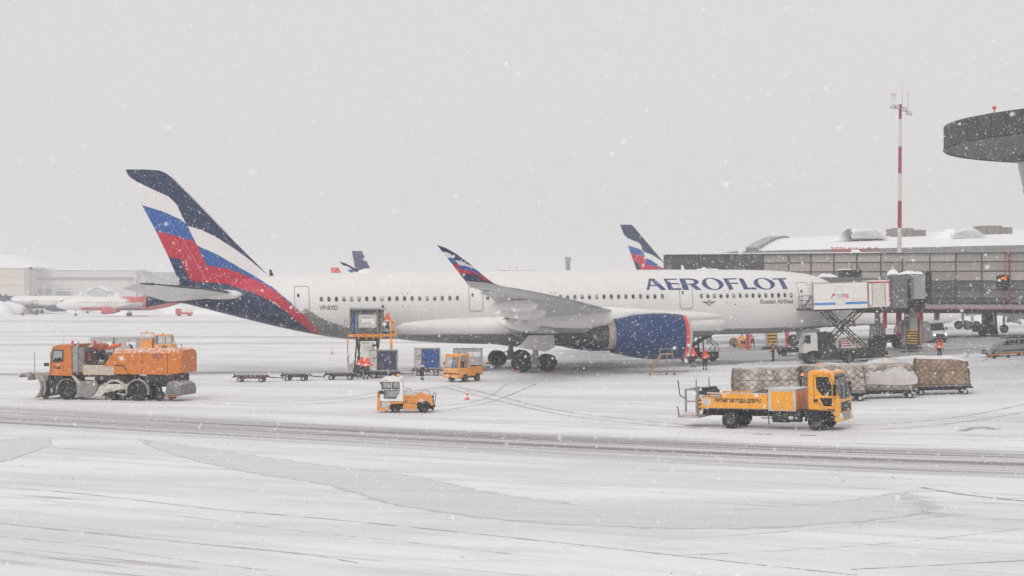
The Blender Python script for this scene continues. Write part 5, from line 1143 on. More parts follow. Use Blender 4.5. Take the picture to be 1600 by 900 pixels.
def pallet(label, loc, head, L_, W_, h, seed, body, dome=0., slope_end=0.):
    d = dolly('long low dolly under the '+label, loc, head, 'dollies under the netted pallets', L_+.1, W_-.3, DARK)
    e = bpy.data.objects.new('netted_pallet', None); col.objects.link(e); e.location = d.location+Vector((0, 0, .56)); e.rotation_euler = d.rotation_euler; tag(e, label, 'pallet', 'netted cargo pallets')
    r_ = random.Random(seed); m = MB(); m.bx(-L_/2, L_/2, -W_/2, W_/2, 0, .05); m.o('pallet_base', GREY, e)
    n = 40; ph = [r_.uniform(0, 6) for _ in range(6)]
    def rad(a, f):
        c, s = math.cos(a), math.sin(a); k = 9; q = (abs(c)**k+abs(s)**k)**(-1/k)
        return q*(1-.06*f**3)*(1+.025*math.sin(3*a+ph[0])+.02*math.sin(7*a+ph[1]+3*f)-.03*f*math.sin(2*a+ph[2]))
    def pt(a, f, g=1):
        x = rad(a, f)*math.cos(a)*L_/2*g; y = rad(a, f)*math.sin(a)*W_/2*g
        zt = h*(1+.03*math.sin(2*a+ph[3])) - slope_end*max(0, x-L_*.2)
        return (x, y, .05+zt*f)
    rings = [[pt(2*math.pi*i/n, f) for i in range(n)] for f in (0, .15, .3, .45, .6, .75, .88, .96, 1)]
    rings += [[(x, y, z+dome*math.sqrt(max(0, 1-g*g))+.03*math.sin(5*x+ph[4])*math.sin(4*y)) for x, y, z in [pt(2*math.pi*i/n, 1, g) for i in range(n)]] for g in (.93, .8, .6, .4, .2, .02)]
    m.v = []; m.f = []; m.m = []; m.loft(rings); m.o('cargo', body, e, sharp=70)
    m = MB(); k = 30
    for i in range(k):
        for sg in (1, -1):
            pts = []
            for j in range(7):
                f = j/6; a = 2*math.pi*(i+sg*j*.62)/k; p = Vector(pt(a, f*.97)); p.x *= 1.015; p.y *= 1.015; p += Vector((r_.gauss(0, .035), 0, r_.gauss(0, .035)))*(0 < j < 6); pts.append(p)
            m.tube(pts, .013, 3)
    for f in (.03, .55): m.tube([Vector(pt(2*math.pi*i/n, f))*1.013 for i in range(n+1)], .02, 4)
    m.o('cargo_net', NET, e)['kind'] = 'stuff'
    return e
pallet('brown cartons under a net, leftmost pallet behind the water truck', G(1197, 629), -6, 4.1, 2.3, 1.55, 1, CARGO)
pallet('netted carton pallet partly hidden behind the water truck cab', G(1300, 626), -6, 4.0, 2.3, 1.62, 2, CARGO)
pl3 = pallet('netted pallet with a domed snowy plastic sheet', G(1381, 621.5), -8, 3.75, 2.3, 1.45, 3, CARGO, .25)
pallet('rightmost netted pallet of brown cartons, right of the domed one', G(1471, 615.5), -8, 3.45, 2.2, 1.75, 4, CARDB, .05, .25)
m = MB(); rg = []
for i, (x, h0, wy) in enumerate(((-1.95, 1.0, 1.18), (-1.6, 1.42, 1.2), (-.9, 1.78, 1.2), (0, 1.95, 1.2), (.7, 1.9, 1.2), (1.2, 1.66, 1.19), (1.7, 1.35, 1.18), (1.98, .95, 1.16))):
    rg.append([(x+.04*math.sin(j), -wy*1.03*math.cos(math.pi*j/14), .35+(h0-.32)*abs(math.sin(math.pi*j/14))**.55+.05*math.sin(j*2.2+i)) for j in range(15)])
m.loft(rg, False); m.o('plastic_sheet', TARP, pl3, sharp=70)
# ---- catering truck with its box raised on scissors
cx = (1269-800)/F*152.8
t = thing('catering_truck', 'white high-lift catering truck with raised box and scissor legs at the nose', 'truck', (cx, 152.8, zg(cx)), 180, anchor=((1328.1-1269)/17, 1.2, 0))
X = lambda p: (1328.1-p)/17.0
Z = lambda p: (568.9-p)/17.0
W = 1.22
BOXW = mat('catering_box_white', (.80, .775, .745), .4, var=.04, grime=.06, dust=.3)
m = MB(); m.bx(X(1273.5), X(1359), -W, W, Z(484.2), Z(442.5)); m.o('box', BOXW, t, bevel=.03)
m = MB(); m.bx(X(1359.3), X(1394), -W-.01, W+.01, Z(482.8), Z(441.2)); rr = m.o('rear_box_section', BOXW, t, bevel=.03)
m = MB(); m.bx(X(1366.5), X(1386), W+.01, W+.03, Z(480.5), Z(446)); dd = m.o('roller_door', mat('cream_door', (.66, .62, .57), .5, grime=.1), t, bevel=.01)
for p in (1366.2, 1386.6): m = MB(); m.bar((X(p), W+.03, Z(481)), (X(p), W+.03, Z(446)), .04, .06); m.o('door_rail', GREY, dd)
m = MB(); m.bar((X(1360), W+.02, Z(444.5)), (X(1394), W+.02, Z(444.5)), .05, .12); m.bar((X(1393.3), W+.02, Z(482)), (X(1393.3), W+.02, Z(443)), .05, .1); m.bar((X(1360.5), W+.02, Z(482)), (X(1360.5), W+.02, Z(443)), .04, .05); m.bar((X(1360), W+.02, Z(480.4)), (X(1366), W+.02, Z(480.4)), .04, .06); m.o('red_trim', REDP, rr)
for p in (1364, 1389.5):
    m = MB(); m.bx(X(p)-.12, X(p)+.12, W-.1, W+.12, Z(443.3), Z(441.5)); m.o('work_lamp', LAMPO, t)
m = MB(); m.bar((X(1273.4), W, Z(484)), (X(1273.4), W, Z(440)), .12, .12); m.bar((X(1272), W-.02, Z(443)), (X(1359), W-.02, Z(443)), .06, .08); m.bar((X(1359.2), W, Z(484)), (X(1359.2), W, Z(442)), .05, .09); m.o('box_frame', GREY, t)
m = MB(); m.bx(X(1273.5), X(1393), -W+.1, W-.1, Z(486.5), Z(484.2)); m.o('subframe', DARK, t)
STRB = mat('blue_stripe_print', (.03, .26, .62), .4); PINK = mat('pink_line_print', (.55, .25, .23), .5); GLOBE = mat('grey_globe_print', (.42, .42, .46), .5); LOGB = mat('grey_blue_print', (.16, .2, .34), .5); LOGR = mat('red_print', (.6, .03, .05), .5)
q = lambda v: 1240+v/9.41
r2 = lambda v: 425+v/9.41
for pts in ([(325, 457), (635, 457), (657, 493), (325, 493)], [(800, 457), (1112, 457), (1112, 493), (772, 493)]): m = MB(); m.add([(X(q(a)), W+.006, Z(r2(b))) for a, b in pts], [(0, 1, 2, 3)]); m.o('side_stripe', STRB, t)
m = MB(); m.bx(X(q(320)), X(q(1115)), W, W+.005, Z(r2(410)), Z(r2(406))); m.o('side_line', PINK, t)
m = MB(); rx, ry = 85/9.41/17, 140/9.41/17; c0 = (X(q(710)), Z(r2(356)))
def circ(cx_, cz, a, b, th, n=40, m=m):
    vs, fs = ring_strip(ell(cx_, cz, a, b, 0, n), ell(cx_, cz, a-th, b-th, 0, n)); m.add([(x, W+.007, z) for x, z in vs], fs)
circ(*c0, rx, ry, .025); circ(*c0, rx*.45, ry, .018)
for dz in (-.55, .55): m.bx(c0[0]-rx*.83, c0[0]+rx*.83, W, W+.007, c0[1]+dz*ry-.008, c0[1]+dz*ry+.008)
m.o('globe_mark', GLOBE, t)
m = MB(); m.bx(X(q(600)), X(q(850)), W, W+.008, Z(r2(398)), Z(r2(318))); m.o('logo_field', BOXW, t)
lettering('logo_text', 'Аэро', .40, lambda x, y: (X(q(632))-x, W+.012, Z(r2(388))+y), LOGB, t, bold=.006, width=115/9.41/17)
lettering('logo_text', 'Мар', .40, lambda x, y: (X(q(752))-x, W+.012, Z(r2(388))+y), LOGR, t, bold=.012, width=90/9.41/17)
m = MB()
for pts in ([(600, 330), (632, 325), (640, 345), (622, 370), (600, 365)],): m.add([(X(q(a)), W+.012, Z(r2(b))) for a, b in pts], [(0, 1, 2, 3, 4)])
m.o('logo_mark', LOGR, t)
m = MB(); m.add([(X(q(a)), W+.012, Z(r2(b))) for a, b in ((592, 362), (606, 362), (600, 392), (580, 392))], [(0, 1, 2, 3)]); m.o('logo_mark', STRB, t)
lettering('web_address', 'www.aeromar.ru', .1, lambda x, y: (X(q(872))-x, W+.008, Z(r2(440))+y), LOGR, t, width=150/9.41/17)
# docking platform with rails
m = MB(); m.bx(X(1253), X(1273), -W, W, Z(484.5), Z(482)); m.o('docking_platform', DARK, t)
m = MB()
for y in (W-.03, -W+.03):
    for p in (1251.5, 1256.5, 1267.5, 1272): m.bar((X(p), y, Z(483)), (X(p), y, Z(462)), .05, .05)
    for v in (462, 469, 476): m.bar((X(1251.5), y, Z(v)), (X(1272.5), y, Z(v)), .04, .05)
    m.bar((X(1257), y, Z(482)), (X(1271), y, Z(463)), .09, .11)
m.o('platform_rail', DARK, t)
# scissor legs: lattice beams
def lattice(m, a, b, y, wd=.42):
    a = Vector(a); b = Vector(b); d = (b-a).normalized(); nrm = Vector((-d.z, 0, d.x))*wd/2
    for s in (-1, 1): m.bar(a+nrm*s, b+nrm*s, .1, .1)
    n = 7
    for i in range(n):
        p = a.lerp(b, i/n); q_ = a.lerp(b, (i+1)/n); m.bar(p+nrm*(1 if i % 2 else -1), q_+nrm*(-1 if i % 2 else 1), .05, .05)
for y in (1.0, -1.0):
    m = MB(); lattice(m, (X(1294), y, Z(486)), (X(1359), y, Z(551)), y); m.o('scissor_leg', DARK, t)
    m = MB(); lattice(m, (X(1352), y*.86, Z(486)), (X(1284), y*.86, Z(548)), y); m.o('scissor_leg', DARK, t)
m = MB(); m.cyl((X(1324), -1.05, Z(517)), (X(1324), 1.08, Z(517)), .14, n=10); m.o('scissor_pivot', DARK, t)
m = MB()
for i in range(5): a = Vector((X(1343), .94, Z(494))).lerp(Vector((X(1325.5), .94, Z(512))), (i+.1)/5); b = Vector((X(1343), .94, Z(494))).lerp(Vector((X(1325.5), .94, Z(512))), (i+.55)/5); m.bar(a, b, .08, .13)
m.o('hazard_tape', YELLOWD, t); m = MB()
for i in range(6): a = Vector((X(1326), 1.07, Z(525))).lerp(Vector((X(1348), 1.07, Z(546))), (i+.1)/6); b = Vector((X(1326), 1.07, Z(525))).lerp(Vector((X(1348), 1.07, Z(546))), (i+.5)/6); m.bar(a, b, .06, .12)
m.o('hazard_tape', YELLOWD, t)
# cab
m = MB(); m.prism([(X(1255), Z(559)), (X(1256), Z(545)), (X(1259.5), Z(522)), (X(1277), Z(519.5)), (X(1279), Z(523)), (X(1279), Z(549)), (X(1270), Z(548)), (X(1263), Z(550)), (X(1260), Z(559))], -1.12, 1.12); m.o('cab', mat('grimy_white_cab', (.55, .54, .52), .5, var=.1, grime=.45, dust=.3), t, bevel=.05)
m = MB(); m.prism([(X(1257.6), Z(536)), (X(1260), Z(523.5)), (X(1268), Z(523)), (X(1268), Z(536.5))], 1.1, 1.135); m.o('side_window', DGLASS, t)
m = MB(); m.prism([(X(1256.9), Z(537)), (X(1259.2), Z(524)), (X(1258.8), Z(524)), (X(1256.4), Z(537))], -1.0, 1.0); m.o('windscreen', DGLASS, t)
m = MB(); m.bx(X(1254.5), X(1262), -1.15, 1.15, Z(562), Z(551)); m.o('bumper', DARK, t, bevel=.03)
m = MB(); m.bx(X(1262), X(1370), -.5, .5, Z(563), Z(550)); m.bx(X(1280), X(1385), -1.12, 1.12, Z(552), Z(547)); m.bx(X(1284), X(1310), .7, 1.15, Z(563), Z(551)); m.bx(X(1340), X(1362), .8, 1.15, Z(560), Z(550)); m.bx(X(1279), X(1300), -1.0, 1.0, Z(549), Z(520)); m.o('chassis', DARK, t, bevel=.03)
m = MB(); r_ = random.Random(4)
for i in range(26): m.bar((X(r_.uniform(1280, 1310)), r_.uniform(.2, 1.15), Z(r_.uniform(520, 550))), (X(r_.uniform(1280, 1312)), r_.uniform(.2, 1.15), Z(r_.uniform(520, 552))), .09, .09)
m.bar((X(1279), 1.0, Z(521)), (X(1290), 1.0, Z(549)), .1, .1); m.o('hydraulic_lines', DARK, t)
for s in (1, -1): wheel(t, (X(1269), s*1.0, .47), .47, .3, s, .55); wheel(t, (0, s*.95, .47), .47, .48, s, .55)
m = MB(); m.bx(X(1362), X(1388), .7, 1.2, Z(562), Z(552)); m.bx(X(1370), X(1378), .4, .9, Z(552), Z(546)); m.cyl((X(1374), .6, Z(548)), (X(1374), 1.0, Z(548)), .2, n=12); m.o('stabiliser', DARK, t, bevel=.02)
m = MB(); m.prism([(X(1319), Z(545)), (X(1337), Z(545)), (X(1332), Z(537)), (X(1325), Z(529)), (X(1320), Z(534))], .0, .05); brd = m.o('striped_guard', WHITEP, t)
m = MB()
for i in range(4): m.bx(X(1320), X(1336-2.6*i), .05, .06, Z(543.5-3.6*i), Z(541.8-3.6*i))
m.o('guard_stripe', REDP, brd)
m = MB(); m.bx(X(1311), X(1341), -.2, .9, Z(549), Z(547)); m.o('deck_snow', SNOW, t, bevel=.05)
for p in (1264, 1275):
    m = MB(); a = G(p, 567.5); m.add([(a.x+x, 151.2+y, zg(a.x)+z) for x, y, z in ((0, 0, 0), (.35, 0, 0), (0, .2, 0), (.35, .2, 0), (.02, 0, .2), (.02, .2, .2))], [(0, 1, 3, 2), (0, 4, 5, 2), (1, 3, 5, 4), (0, 1, 4), (2, 3, 5)])
    tag(m.o('wheel_chock', YELLOW), 'yellow chock %s the catering truck front wheel' % ('before' if p < 1270 else 'behind'), 'chock', 'chocks at the catering truck')
# chocks at the airliner's near wheels
for p, y_, lab in ((803, 579.5, 'orange chock under the rear near wheel of the airliner'), (873, 578, 'orange chock before the front near wheel of the airliner'), (762, 569, 'orange chock at the far bogie of the airliner')):
    a = G(p, y_); m = MB(); m.add([(a.x+x, a.y+y, zg(a.x)+z) for x, y, z in ((-.3, 0, 0), (.3, 0, 0), (-.3, .5, 0), (.3, .5, 0), (0, 0, .25), (0, .5, .25))], [(0, 1, 3, 2), (0, 4, 5, 2), (1, 3, 5, 4), (0, 1, 4), (2, 3, 5)]); tag(m.o('wheel_chock', CONE), lab, 'chock', 'chocks at the airliner wheels')

# ---- jet bridge behind the nose
JB = mat('jet_bridge_grey', (.16, .16, .16), .6, var=.2, grime=.25, dust=.5); JBL = mat('jet_bridge_light', (.34, .34, .33), .5, var=.12, grime=.2, dust=.5)
jb = thing('jet_bridge', 'dark grey jet bridge with snow on its roof behind the catering truck', 'jet bridge', (42.2, 172, zg(42.2)), 0)
jl = Vector(jb.location); jr = jb.rotation_euler.to_matrix().inverted()
def J(px, py, Y): return jr @ (at(px, py, Y)-jl)
def jbox(name, px0, px1, py0, py1, Y0, Y1, mtl, bevel=.03, parent=None):
    a = at(px0, py1, Y0); b = at(px1, py0, Y0); m = MB()
    vs = [jr @ (Vector((x, y, z))-jl) for z in (a.z, b.z) for y in (Y0, Y1) for x in (a.x, b.x)]
    m.add(vs, [(0, 2, 3, 1), (4, 5, 7, 6), (0, 1, 5, 4), (2, 6, 7, 3), (0, 4, 6, 2), (1, 3, 7, 5)]); return m.o(name, mtl, parent or jb, bevel)
jbox('tunnel', 1284, 1418, 433.5, 469, 168, 171.2, JB)
jbox('cab', 1395, 1418, 431, 482, 167.2, 172, JB)
jbox('rotunda', 1418, 1424, 428, 470, 168, 174, JB)
rp = jbox('rotunda_panel', 1424, 1446, 429.5, 467.5, 167.2, 173, JBL)
jbox('panel_edge', 1423, 1426.5, 431, 462, 166.9, 168, JB, parent=rp)
jbox('end_frame', 1446, 1456, 424.5, 474, 168, 174, DARK)
jbox('lower_housing', 1390, 1446, 470, 486, 168.5, 172, DARK)
jbox('roof_unit', 1316, 1347, 421.5, 434, 169, 171, DARK)
m = MB(); a = J(1314, 421, 168.9); m.o
jbox('roof_unit_cap', 1315, 1331, 420, 422, 168.8, 171.1, SNOW)
for p in (1330, 1342): jbox('roof_post', p, p+1, 415, 421.5, 170, 170.1, DARK, 0)
jbox('lift_column', 1422, 1434, 478, 546, 169.5, 171.2, JBL, .1)
yb = jbox('column_guard', 1421, 1433.5, 516, 540, 169.2, 171.4, mat('hazard_yellow', (.7, .42, .02), .5, grime=.2))
for i in range(6): jbox('hazard_band', 1420.8, 1433.8, 517.5+4*i, 519.2+4*i, 169.15, 171.45, BLACK, 0, yb)
jbox('column_base', 1413, 1440, 541.5, 546.5, 168.5, 172.5, DARK)
m = MB()
for p, w_, y0, y1, c in ((1381, 5, 484, 513, REDP), (1402, 7, 485, 524, mat('crimson_paint', (.3, .01, .06), .5, grime=.25)), (1414.5, 3, 484, 538, REDP), (1434.5, 8, 482, 538, REDP)):
    jbox('support_leg', p, p+w_, y0, y1, 170.8, 171.4, c, .02)
for p in (1412, 1437): jbox('leg_base', p, p+4, 500, 540, 170.6, 171.5, JBL, .02)
jbox('leg_sleeve', 1401, 1410, 506, 520, 170.7, 171.5, mat('pink_grey_sleeve', (.4, .3, .3), .6), .05)
for pl, hh in ((((1278, 433.6), (1290, 433.6), (1308, 433.7)), .42), (((1386, 431.2), (1396, 431), (1405, 431)), .75), (((1403, 429.8), (1425, 429.6), (1447, 429.6)), .45)):
    rows = []; r_ = random.Random(int(hh*100))
    for i in range(12):
        f = i/11*2; j = min(int(f), 1); p = [pl[j][k]+(pl[j+1][k]-pl[j][k])*(f-j) for k in (0, 1)]; e_ = math.sin(math.pi*(i+.3)/11.6)**.5
        rows.append([J(p[0], p[1], 168.3+2.6*c/6)+Vector((0, 0, hh*e_*math.sin(math.pi*(c+.1)/6.2)**.5*r_.uniform(.7, 1.1))) for c in range(7)])
    m = MB(); m.add([v for r in rows for v in r], [(7*i+c, 7*i+c+1, 7*i+c+8, 7*i+c+7) for i in range(11) for c in range(6)]); m.o('roof_snow', SNOW, jb, sharp=80)
# second bridge foot seen under the fuselage
b2 = thing('bridge_support', 'yellow and black banded bridge support seen under the nose', 'support', G(1206, 545.5), 0)
m = MB(); m.bx(-.65, .65, -.4, .4, .3, 3.2); m.o('column', JBL, b2, .05)
m = MB(); m.bx(-.5, .5, -.45, .45, .55, 1.8); yb = m.o('guard', mat('hazard_yellow', (0, 0, 0)), b2)
for i in range(3):
    m = MB(); m.bx(-.52, .52, -.47, .47, .75+.36*i, .92+.36*i); m.o('hazard_band', BLACK, yb)
m = MB(); m.bx(-1.05, 1.05, -.8, .8, 0, .3); m.o('base', DARK, b2)
m = MB(); m.bx(1.6, 2.0, -.2, .2, .2, 3); m.bx(-2.9, -2.5, -.2, .2, 0, 3); m.o('red_leg', REDP, b2)
m = MB(); m.bx(-3, 5, -.1, .1, 2.6, 3.2); m.o('cross_beam', DARK, b2)

# ---- glazed gallery on stilts
gx0, gx1, gy0, gy1 = at(1040, 456, 210.4).x, at(1665, 456, 193.3).x, 210.4, 193.3
gang = math.atan2(gy1-gy0, gx1-gx0)
gal = bpy.data.objects.new('glass_gallery', None); col.objects.link(gal); gal.location = (gx0, gy0, 0); gal.rotation_euler = (0, 0, gang); tag(gal, 'long glazed gallery building on stilts behind the nose', 'building')
GLEN = math.hypot(gx1-gx0, gy1-gy0)
def gpos(px):                                        # distance along the wall for a photo column
    k = (px-800)/F; d = Vector((math.cos(gang), math.sin(gang))); return (k*gy0-gx0)/(d.x-k*d.y)
cols = [1040, 1052, 1084.6, 1111, 1138, 1165, 1192.5, 1232.5, 1267.3, 1303, 1339, 1376, 1410.4, 1453, 1493.6, 1534.3, 1577, 1620, 1664]
zr = [11.74, 10.67, 9.55, 8.4, 7.33, 6.37, 5.88]
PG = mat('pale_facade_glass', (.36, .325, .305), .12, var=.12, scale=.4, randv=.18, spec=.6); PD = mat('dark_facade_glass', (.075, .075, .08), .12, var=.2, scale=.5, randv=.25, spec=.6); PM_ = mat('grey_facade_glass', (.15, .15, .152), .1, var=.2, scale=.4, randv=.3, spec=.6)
m = MB(); m.bx(-.5, .5, -.02, .02, -.5, .5); u = {}
for nm, mt in (('p', PG), ('d', PD), ('m', PM_)): o_ = m.o('src', mt); u[nm] = o_
for a, b in zip(cols, cols[1:]):
    xa, xb = gpos(a), gpos(b)
    for z1, z0_ in zip(zr, zr[1:]):
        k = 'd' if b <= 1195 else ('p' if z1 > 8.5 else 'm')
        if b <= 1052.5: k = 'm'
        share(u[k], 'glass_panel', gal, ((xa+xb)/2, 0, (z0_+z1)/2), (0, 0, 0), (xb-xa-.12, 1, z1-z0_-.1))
for o_ in u.values(): bpy.data.objects.remove(o_)
MUL = mat('mullion_grey', (.04, .04, .04), .5)
for c in cols:
    w_ = .32 if c in (1052, 1165) else .14; m = MB(); x = gpos(c); m.bx(x-w_/2, x+w_/2, -.1, .06, 5.88, 11.75); m.o('mullion', MUL, gal)
for i, z in enumerate(zr):
    m = MB(); m.bx(0, GLEN, -.07, .05, z-.06, z+.06); m.o('transom', MUL, gal)
m = MB(); m.bx(-.3, GLEN, .1, 12, 5.9, 11.7); m.o('gallery_core', JB, gal)
m = MB(); m.bx(-.4, GLEN, -.4, 12.4, 11.76, 11.84); m.o('roof', JBL, gal)
m = MB(); m.bx(-.35, gpos(1375), -.35, 12.3, 11.845, 11.92); m.o('roof_snow', SNOW, gal)
m = MB(); m.bx(gpos(1330), GLEN, -.5, 12.2, 5.35, 5.85); m.o('floor_slab', DARK, gal)
m = MB(); m.bx(gpos(1330), GLEN, -.62, 0, 5.0, 5.6); m.o('edge_beam', mat('beam_grey', (.3, .28, .28), .5, grime=.2), gal)
m = MB(); m.bx(gpos(1330), GLEN, -.66, -.62, 5.02, 5.12); m.o('beam_red_line', mat('dull_red_line', (.3, .05, .08), .5), gal)
m = MB(); m.bx(gpos(1330), GLEN, .1, 12, 4.55, 5.35); m.o('soffit', DARK, gal)
for p in (1090, 1240, 1360, 1455, 1600): m = MB(); x = gpos(p); m.bx(x-.3, x+.3, 5.5, 6.1, 0, 5.4); m.o('stilt', JBL, gal)
m = MB()
for dx in (0, .62): m.bar((gpos(1570)+dx, -.5, 5.1), (gpos(1570)+dx, -.5, 12), .09, .09)
for z in np.arange(5.5, 12, .9): m.bar((gpos(1570), -.5, z), (gpos(1570)+.62, -.5, z), .05, .05)
tag(m.o('red_ladder', mat('ladder_red', (.45, .06, .04), .5)), 'red vertical ladder on the glass gallery beside the docking sign', 'ladder'); bpy.data.objects['red_ladder'].location = gal.location; bpy.data.objects['red_ladder'].rotation_euler = gal.rotation_euler
sg = bpy.data.objects.new('docking_sign', None); col.objects.link(sg); sg.location = at(1569, 453, 193); tag(sg, 'black docking sign with glowing orange characters on the gallery', 'sign')
m = MB(); m.bx(-.72, .72, 0, .7, .35, 1.7); m.bx(-.55, .6, .1, .6, 0, .4); m.o('housing', BLACK, sg, .06)
m = MB(); m.bx(-.74, .1, -.05, .05, 1.5, 1.74); m.o('hood', DARK, sg)
lettering('sign_text', 'A42', .42, lambda x, y: (-.4+x, -.02, 1.2+y), emis('sign_orange', (1, .2, .02), .9), sg, bold=.012, width=.7)

# ---- terminal hall behind
tm = bpy.data.objects.new('terminal_hall', None); col.objects.link(tm); tm.location = at(1420, 487, 300); tm.location.z = 0; tag(tm, 'snow-roofed terminal hall with grey parapet behind the gallery', 'building')
tl0 = Vector(tm.location)
def T(px, py, Y): return at(px, py, Y)-tl0
m = MB(); a = T(1140, 398, 300); b = T(1760, 384, 300); m.bx(a.x, b.x, 0, 60, 0, T(0, 393, 300).z); m.o('wall', PM_, tm)
m = MB(); m.add([T(1140, 393, 299.5), T(1760, 379, 299.5), T(1760, 397, 299.5), T(1140, 399, 299.5)]+[T(1140, 393, 299.5)+Vector((0, 1, 0)), T(1760, 379, 299.5)+Vector((0, 1, 0)), T(1760, 397, 299.5)+Vector((0, 1, 0)), T(1140, 399, 299.5)+Vector((0, 1, 0))], [(0, 1, 2, 3), (7, 6, 5, 4), (0, 4, 5, 1), (1, 5, 6, 2), (2, 6, 7, 3), (3, 7, 4, 0)]); m.o('parapet', mat('parapet_grey', (.2, .2, .205), .6, var=.15, dust=.4), tm)
rows = []
for i in range(13):
    f = math.sin(R(90*i/12)); Y = 300+55*i/12; rows.append([T(1178+48*i/12, 391.0, 300).x*0+((1178-800)/F*300+i*.55-tl0.x)]); z0_ = T(0, 391.5, 300).z; z1 = T(0, 371.5, 345).z
    rows[-1] = [((1178-800)/F*300+i*1.24-tl0.x, Y-tl0.y, z0_+(z1-z0_)*f), ((1420-800)/F*300-tl0.x, Y-tl0.y, z0_+.5+(z1+.35-z0_)*f), ((1800-800)/F*300-tl0.x, Y-tl0.y, z0_+1.5+(z1+.6-z0_)*f)]
m = MB(); m.add([v for r in rows for v in r], [(3*i+c, 3*i+c+1, 3*i+c+4, 3*i+c+3) for i in range(12) for c in range(2)]); m.o('snow_roof', SNOW, tm, sharp=80)
m = MB()
for a, b in zip(rows, rows[1:]): m.bar(Vector(a[0])+Vector((-.4, 0, .1)), Vector(b[0])+Vector((-.4, 0, .1)), 2.2, .9)
m.o('roof_verge', MATS['parapet_grey'], tm)
SKG = mat('skylight_glass', (.4, .41, .42), .3, dust=.7)
for p in (1325, 1480):
    c = T(p, 371, 318); c.z -= .3; m = MB(); rg = []
    for i in range(7):
        f = i/6; rg.append([c+Vector((f*7*1.0+.2, y*2.6*(1-.25*f), 2.2*math.sqrt(max(0, 1-y*y))*math.sin(R(25+65*min(1, f*2)))*(1 if f < .7 else 1-(f-.7)*2.6))) for y in (-1, -.7, -.35, 0, .35, .7, 1)])
    m.add([v for r in rg for v in r], [(7*i+j, 7*i+j+1, 7*i+j+8, 7*i+j+7) for i in range(6) for j in range(6)]); m.o('skylight', SKG, tm)
    m = MB(); m.add([c+Vector(v) for v in ((-3.2, 0, -.4), (.4, -2.8, -.4), (.4, 2.8, -.4), (1.2, -1.5, 1.9), (-.1, 0, 1.9))], [(0, 1, 4), (0, 4, 2), (1, 3, 4), (1, 2, 4)]); m.o('skylight_snow', SNOW, tm)
for p0, p1, p2, y0, y1 in ((1395, 1428, 1447.5, 356.5, 372), (1533, 1566, 1583, 352.5, 369)):
    m = MB(); a = T(p0, y1, 325); b = T(p1, y0, 325); m.bx(a.x, b.x, a.y, a.y+6, a.z-3, b.z); a2 = T(p1, y1, 325); b2_ = T(p2, y0+2.5, 325); m.bx(a2.x, b2_.x, a.y+.4, a.y+6.4, a.z-3, b2_.z); pb = m.o('plant_room', mat('brown_plant_room', (.23, .2, .175), .7, var=.1, scale=1), tm)
    for k in range(1, 5):
        m = MB(); x = a.x+(b2_.x-a.x)*k/5; m.bx(x-.04, x+.04, a.y-.05, a.y, a.z-3, b.z-.3); m.o('panel_joint', DARK, pb)
lt = lettering('roof_lettering', 'ТЕРМИНАЛ С', 1.05, lambda x, y: (T(1297.5, 396, 299).x+x, -.95, T(0, 395.8, 299).z+y), mat('roof_letter_red', (.52, .05, .07), .5), tm, bold=.03, width=(1372-1297)/F*299)
m = MB(); m.add([T(*p, 298.5) for p in ((1330, 390), (1341, 390), (1348, 395.5), (1330, 395.5))], [(0, 1, 2, 3)]); m.o('snow_patch', SNOW, tm)

# ---- round control-tower deck at the upper right
tw = bpy.data.objects.new('ring_tower', None); col.objects.link(tw); tw.location = (52.8, 128, zg(52.8)); tag(tw, 'dark round tower deck on a leaning silver shaft at the upper right', 'tower')
tz = tw.location.z; Rr = 18.98; zb_ = 18.35-tz; th = 1.8
m = MB(); m.lathe([(zb_+th, Rr-.3), (zb_+th, Rr), (zb_, Rr), (zb_, Rr-.25)], n=120, ax='z'); m.f = m.f[:-2]; m.m = m.m[:-2]; m.o('rim_wall', mat('dark_rim_cladding', (.055, .055, .058), .6, var=.2), tw)
m = MB(); m.lathe([(zb_+.02, Rr-.24), (zb_+.15, Rr-1.2), (zb_+.2, 8), (zb_+.2, 2)], n=96, ax='z'); m.f = m.f[:-2]; m.m = m.m[:-2]; m.o('soffit', mat('soffit_grey', (.15, .147, .14), .55, var=.15, scale=.4), tw)
m = MB(); m.lathe([(zb_+th-.1, .1), (zb_+th-.05, Rr-.25)], n=64, ax='z'); m.o('roof', DARK, tw)
m = MB(); m.lathe([(zb_-.03, Rr+.03), (zb_+.1, Rr+.03), (zb_+.1, Rr-.05), (zb_-.03, Rr-.05)], n=120, ax='z', close=True); m.o('rim_edge', DARK, tw)
for i in range(72):
    a = 2*math.pi*i/72
    if math.sin(a) > .25 or math.cos(a) > .3: continue
    m = MB(); m.bar((Rr*math.cos(a)*1.001, Rr*math.sin(a)*1.001, zb_+.1), (Rr*math.cos(a)*1.001, Rr*math.sin(a)*1.001, zb_+th), .03, .03); m.o('panel_joint', MUL, tw)
SIL = mat('silver_cladding', (.5, .5, .5), .35, metal=.5, var=.12)
p0 = Vector((-8.0, 12, zb_+.2)); p1 = Vector((-4.4, 12, 0)); sh = []
for k in range(8):
    m = MB(); a = p0.lerp(p1, k/8+.006); b = p0.lerp(p1, (k+1)/8-.006); m.cyl(a, b, 2.3, 2.3, 10); m.o('shaft_panel', SIL, tw, sharp=20)
m = MB(); m.cyl(p0, p1, 2.2, n=10); m.o('shaft_core', DARK, tw)
m = MB(); c = Vector((-17.5, -6.2, zb_+th)); m.cyl(c, c+Vector((0, 0, .5)), .04, n=6)
for d in (-.12, .12): m.cyl(c+Vector((d*.7, 0, .3)), c+Vector((d*.7, 0, .55)), .045, n=8)
m.o('obstruction_lamp', LAMPR, tw)

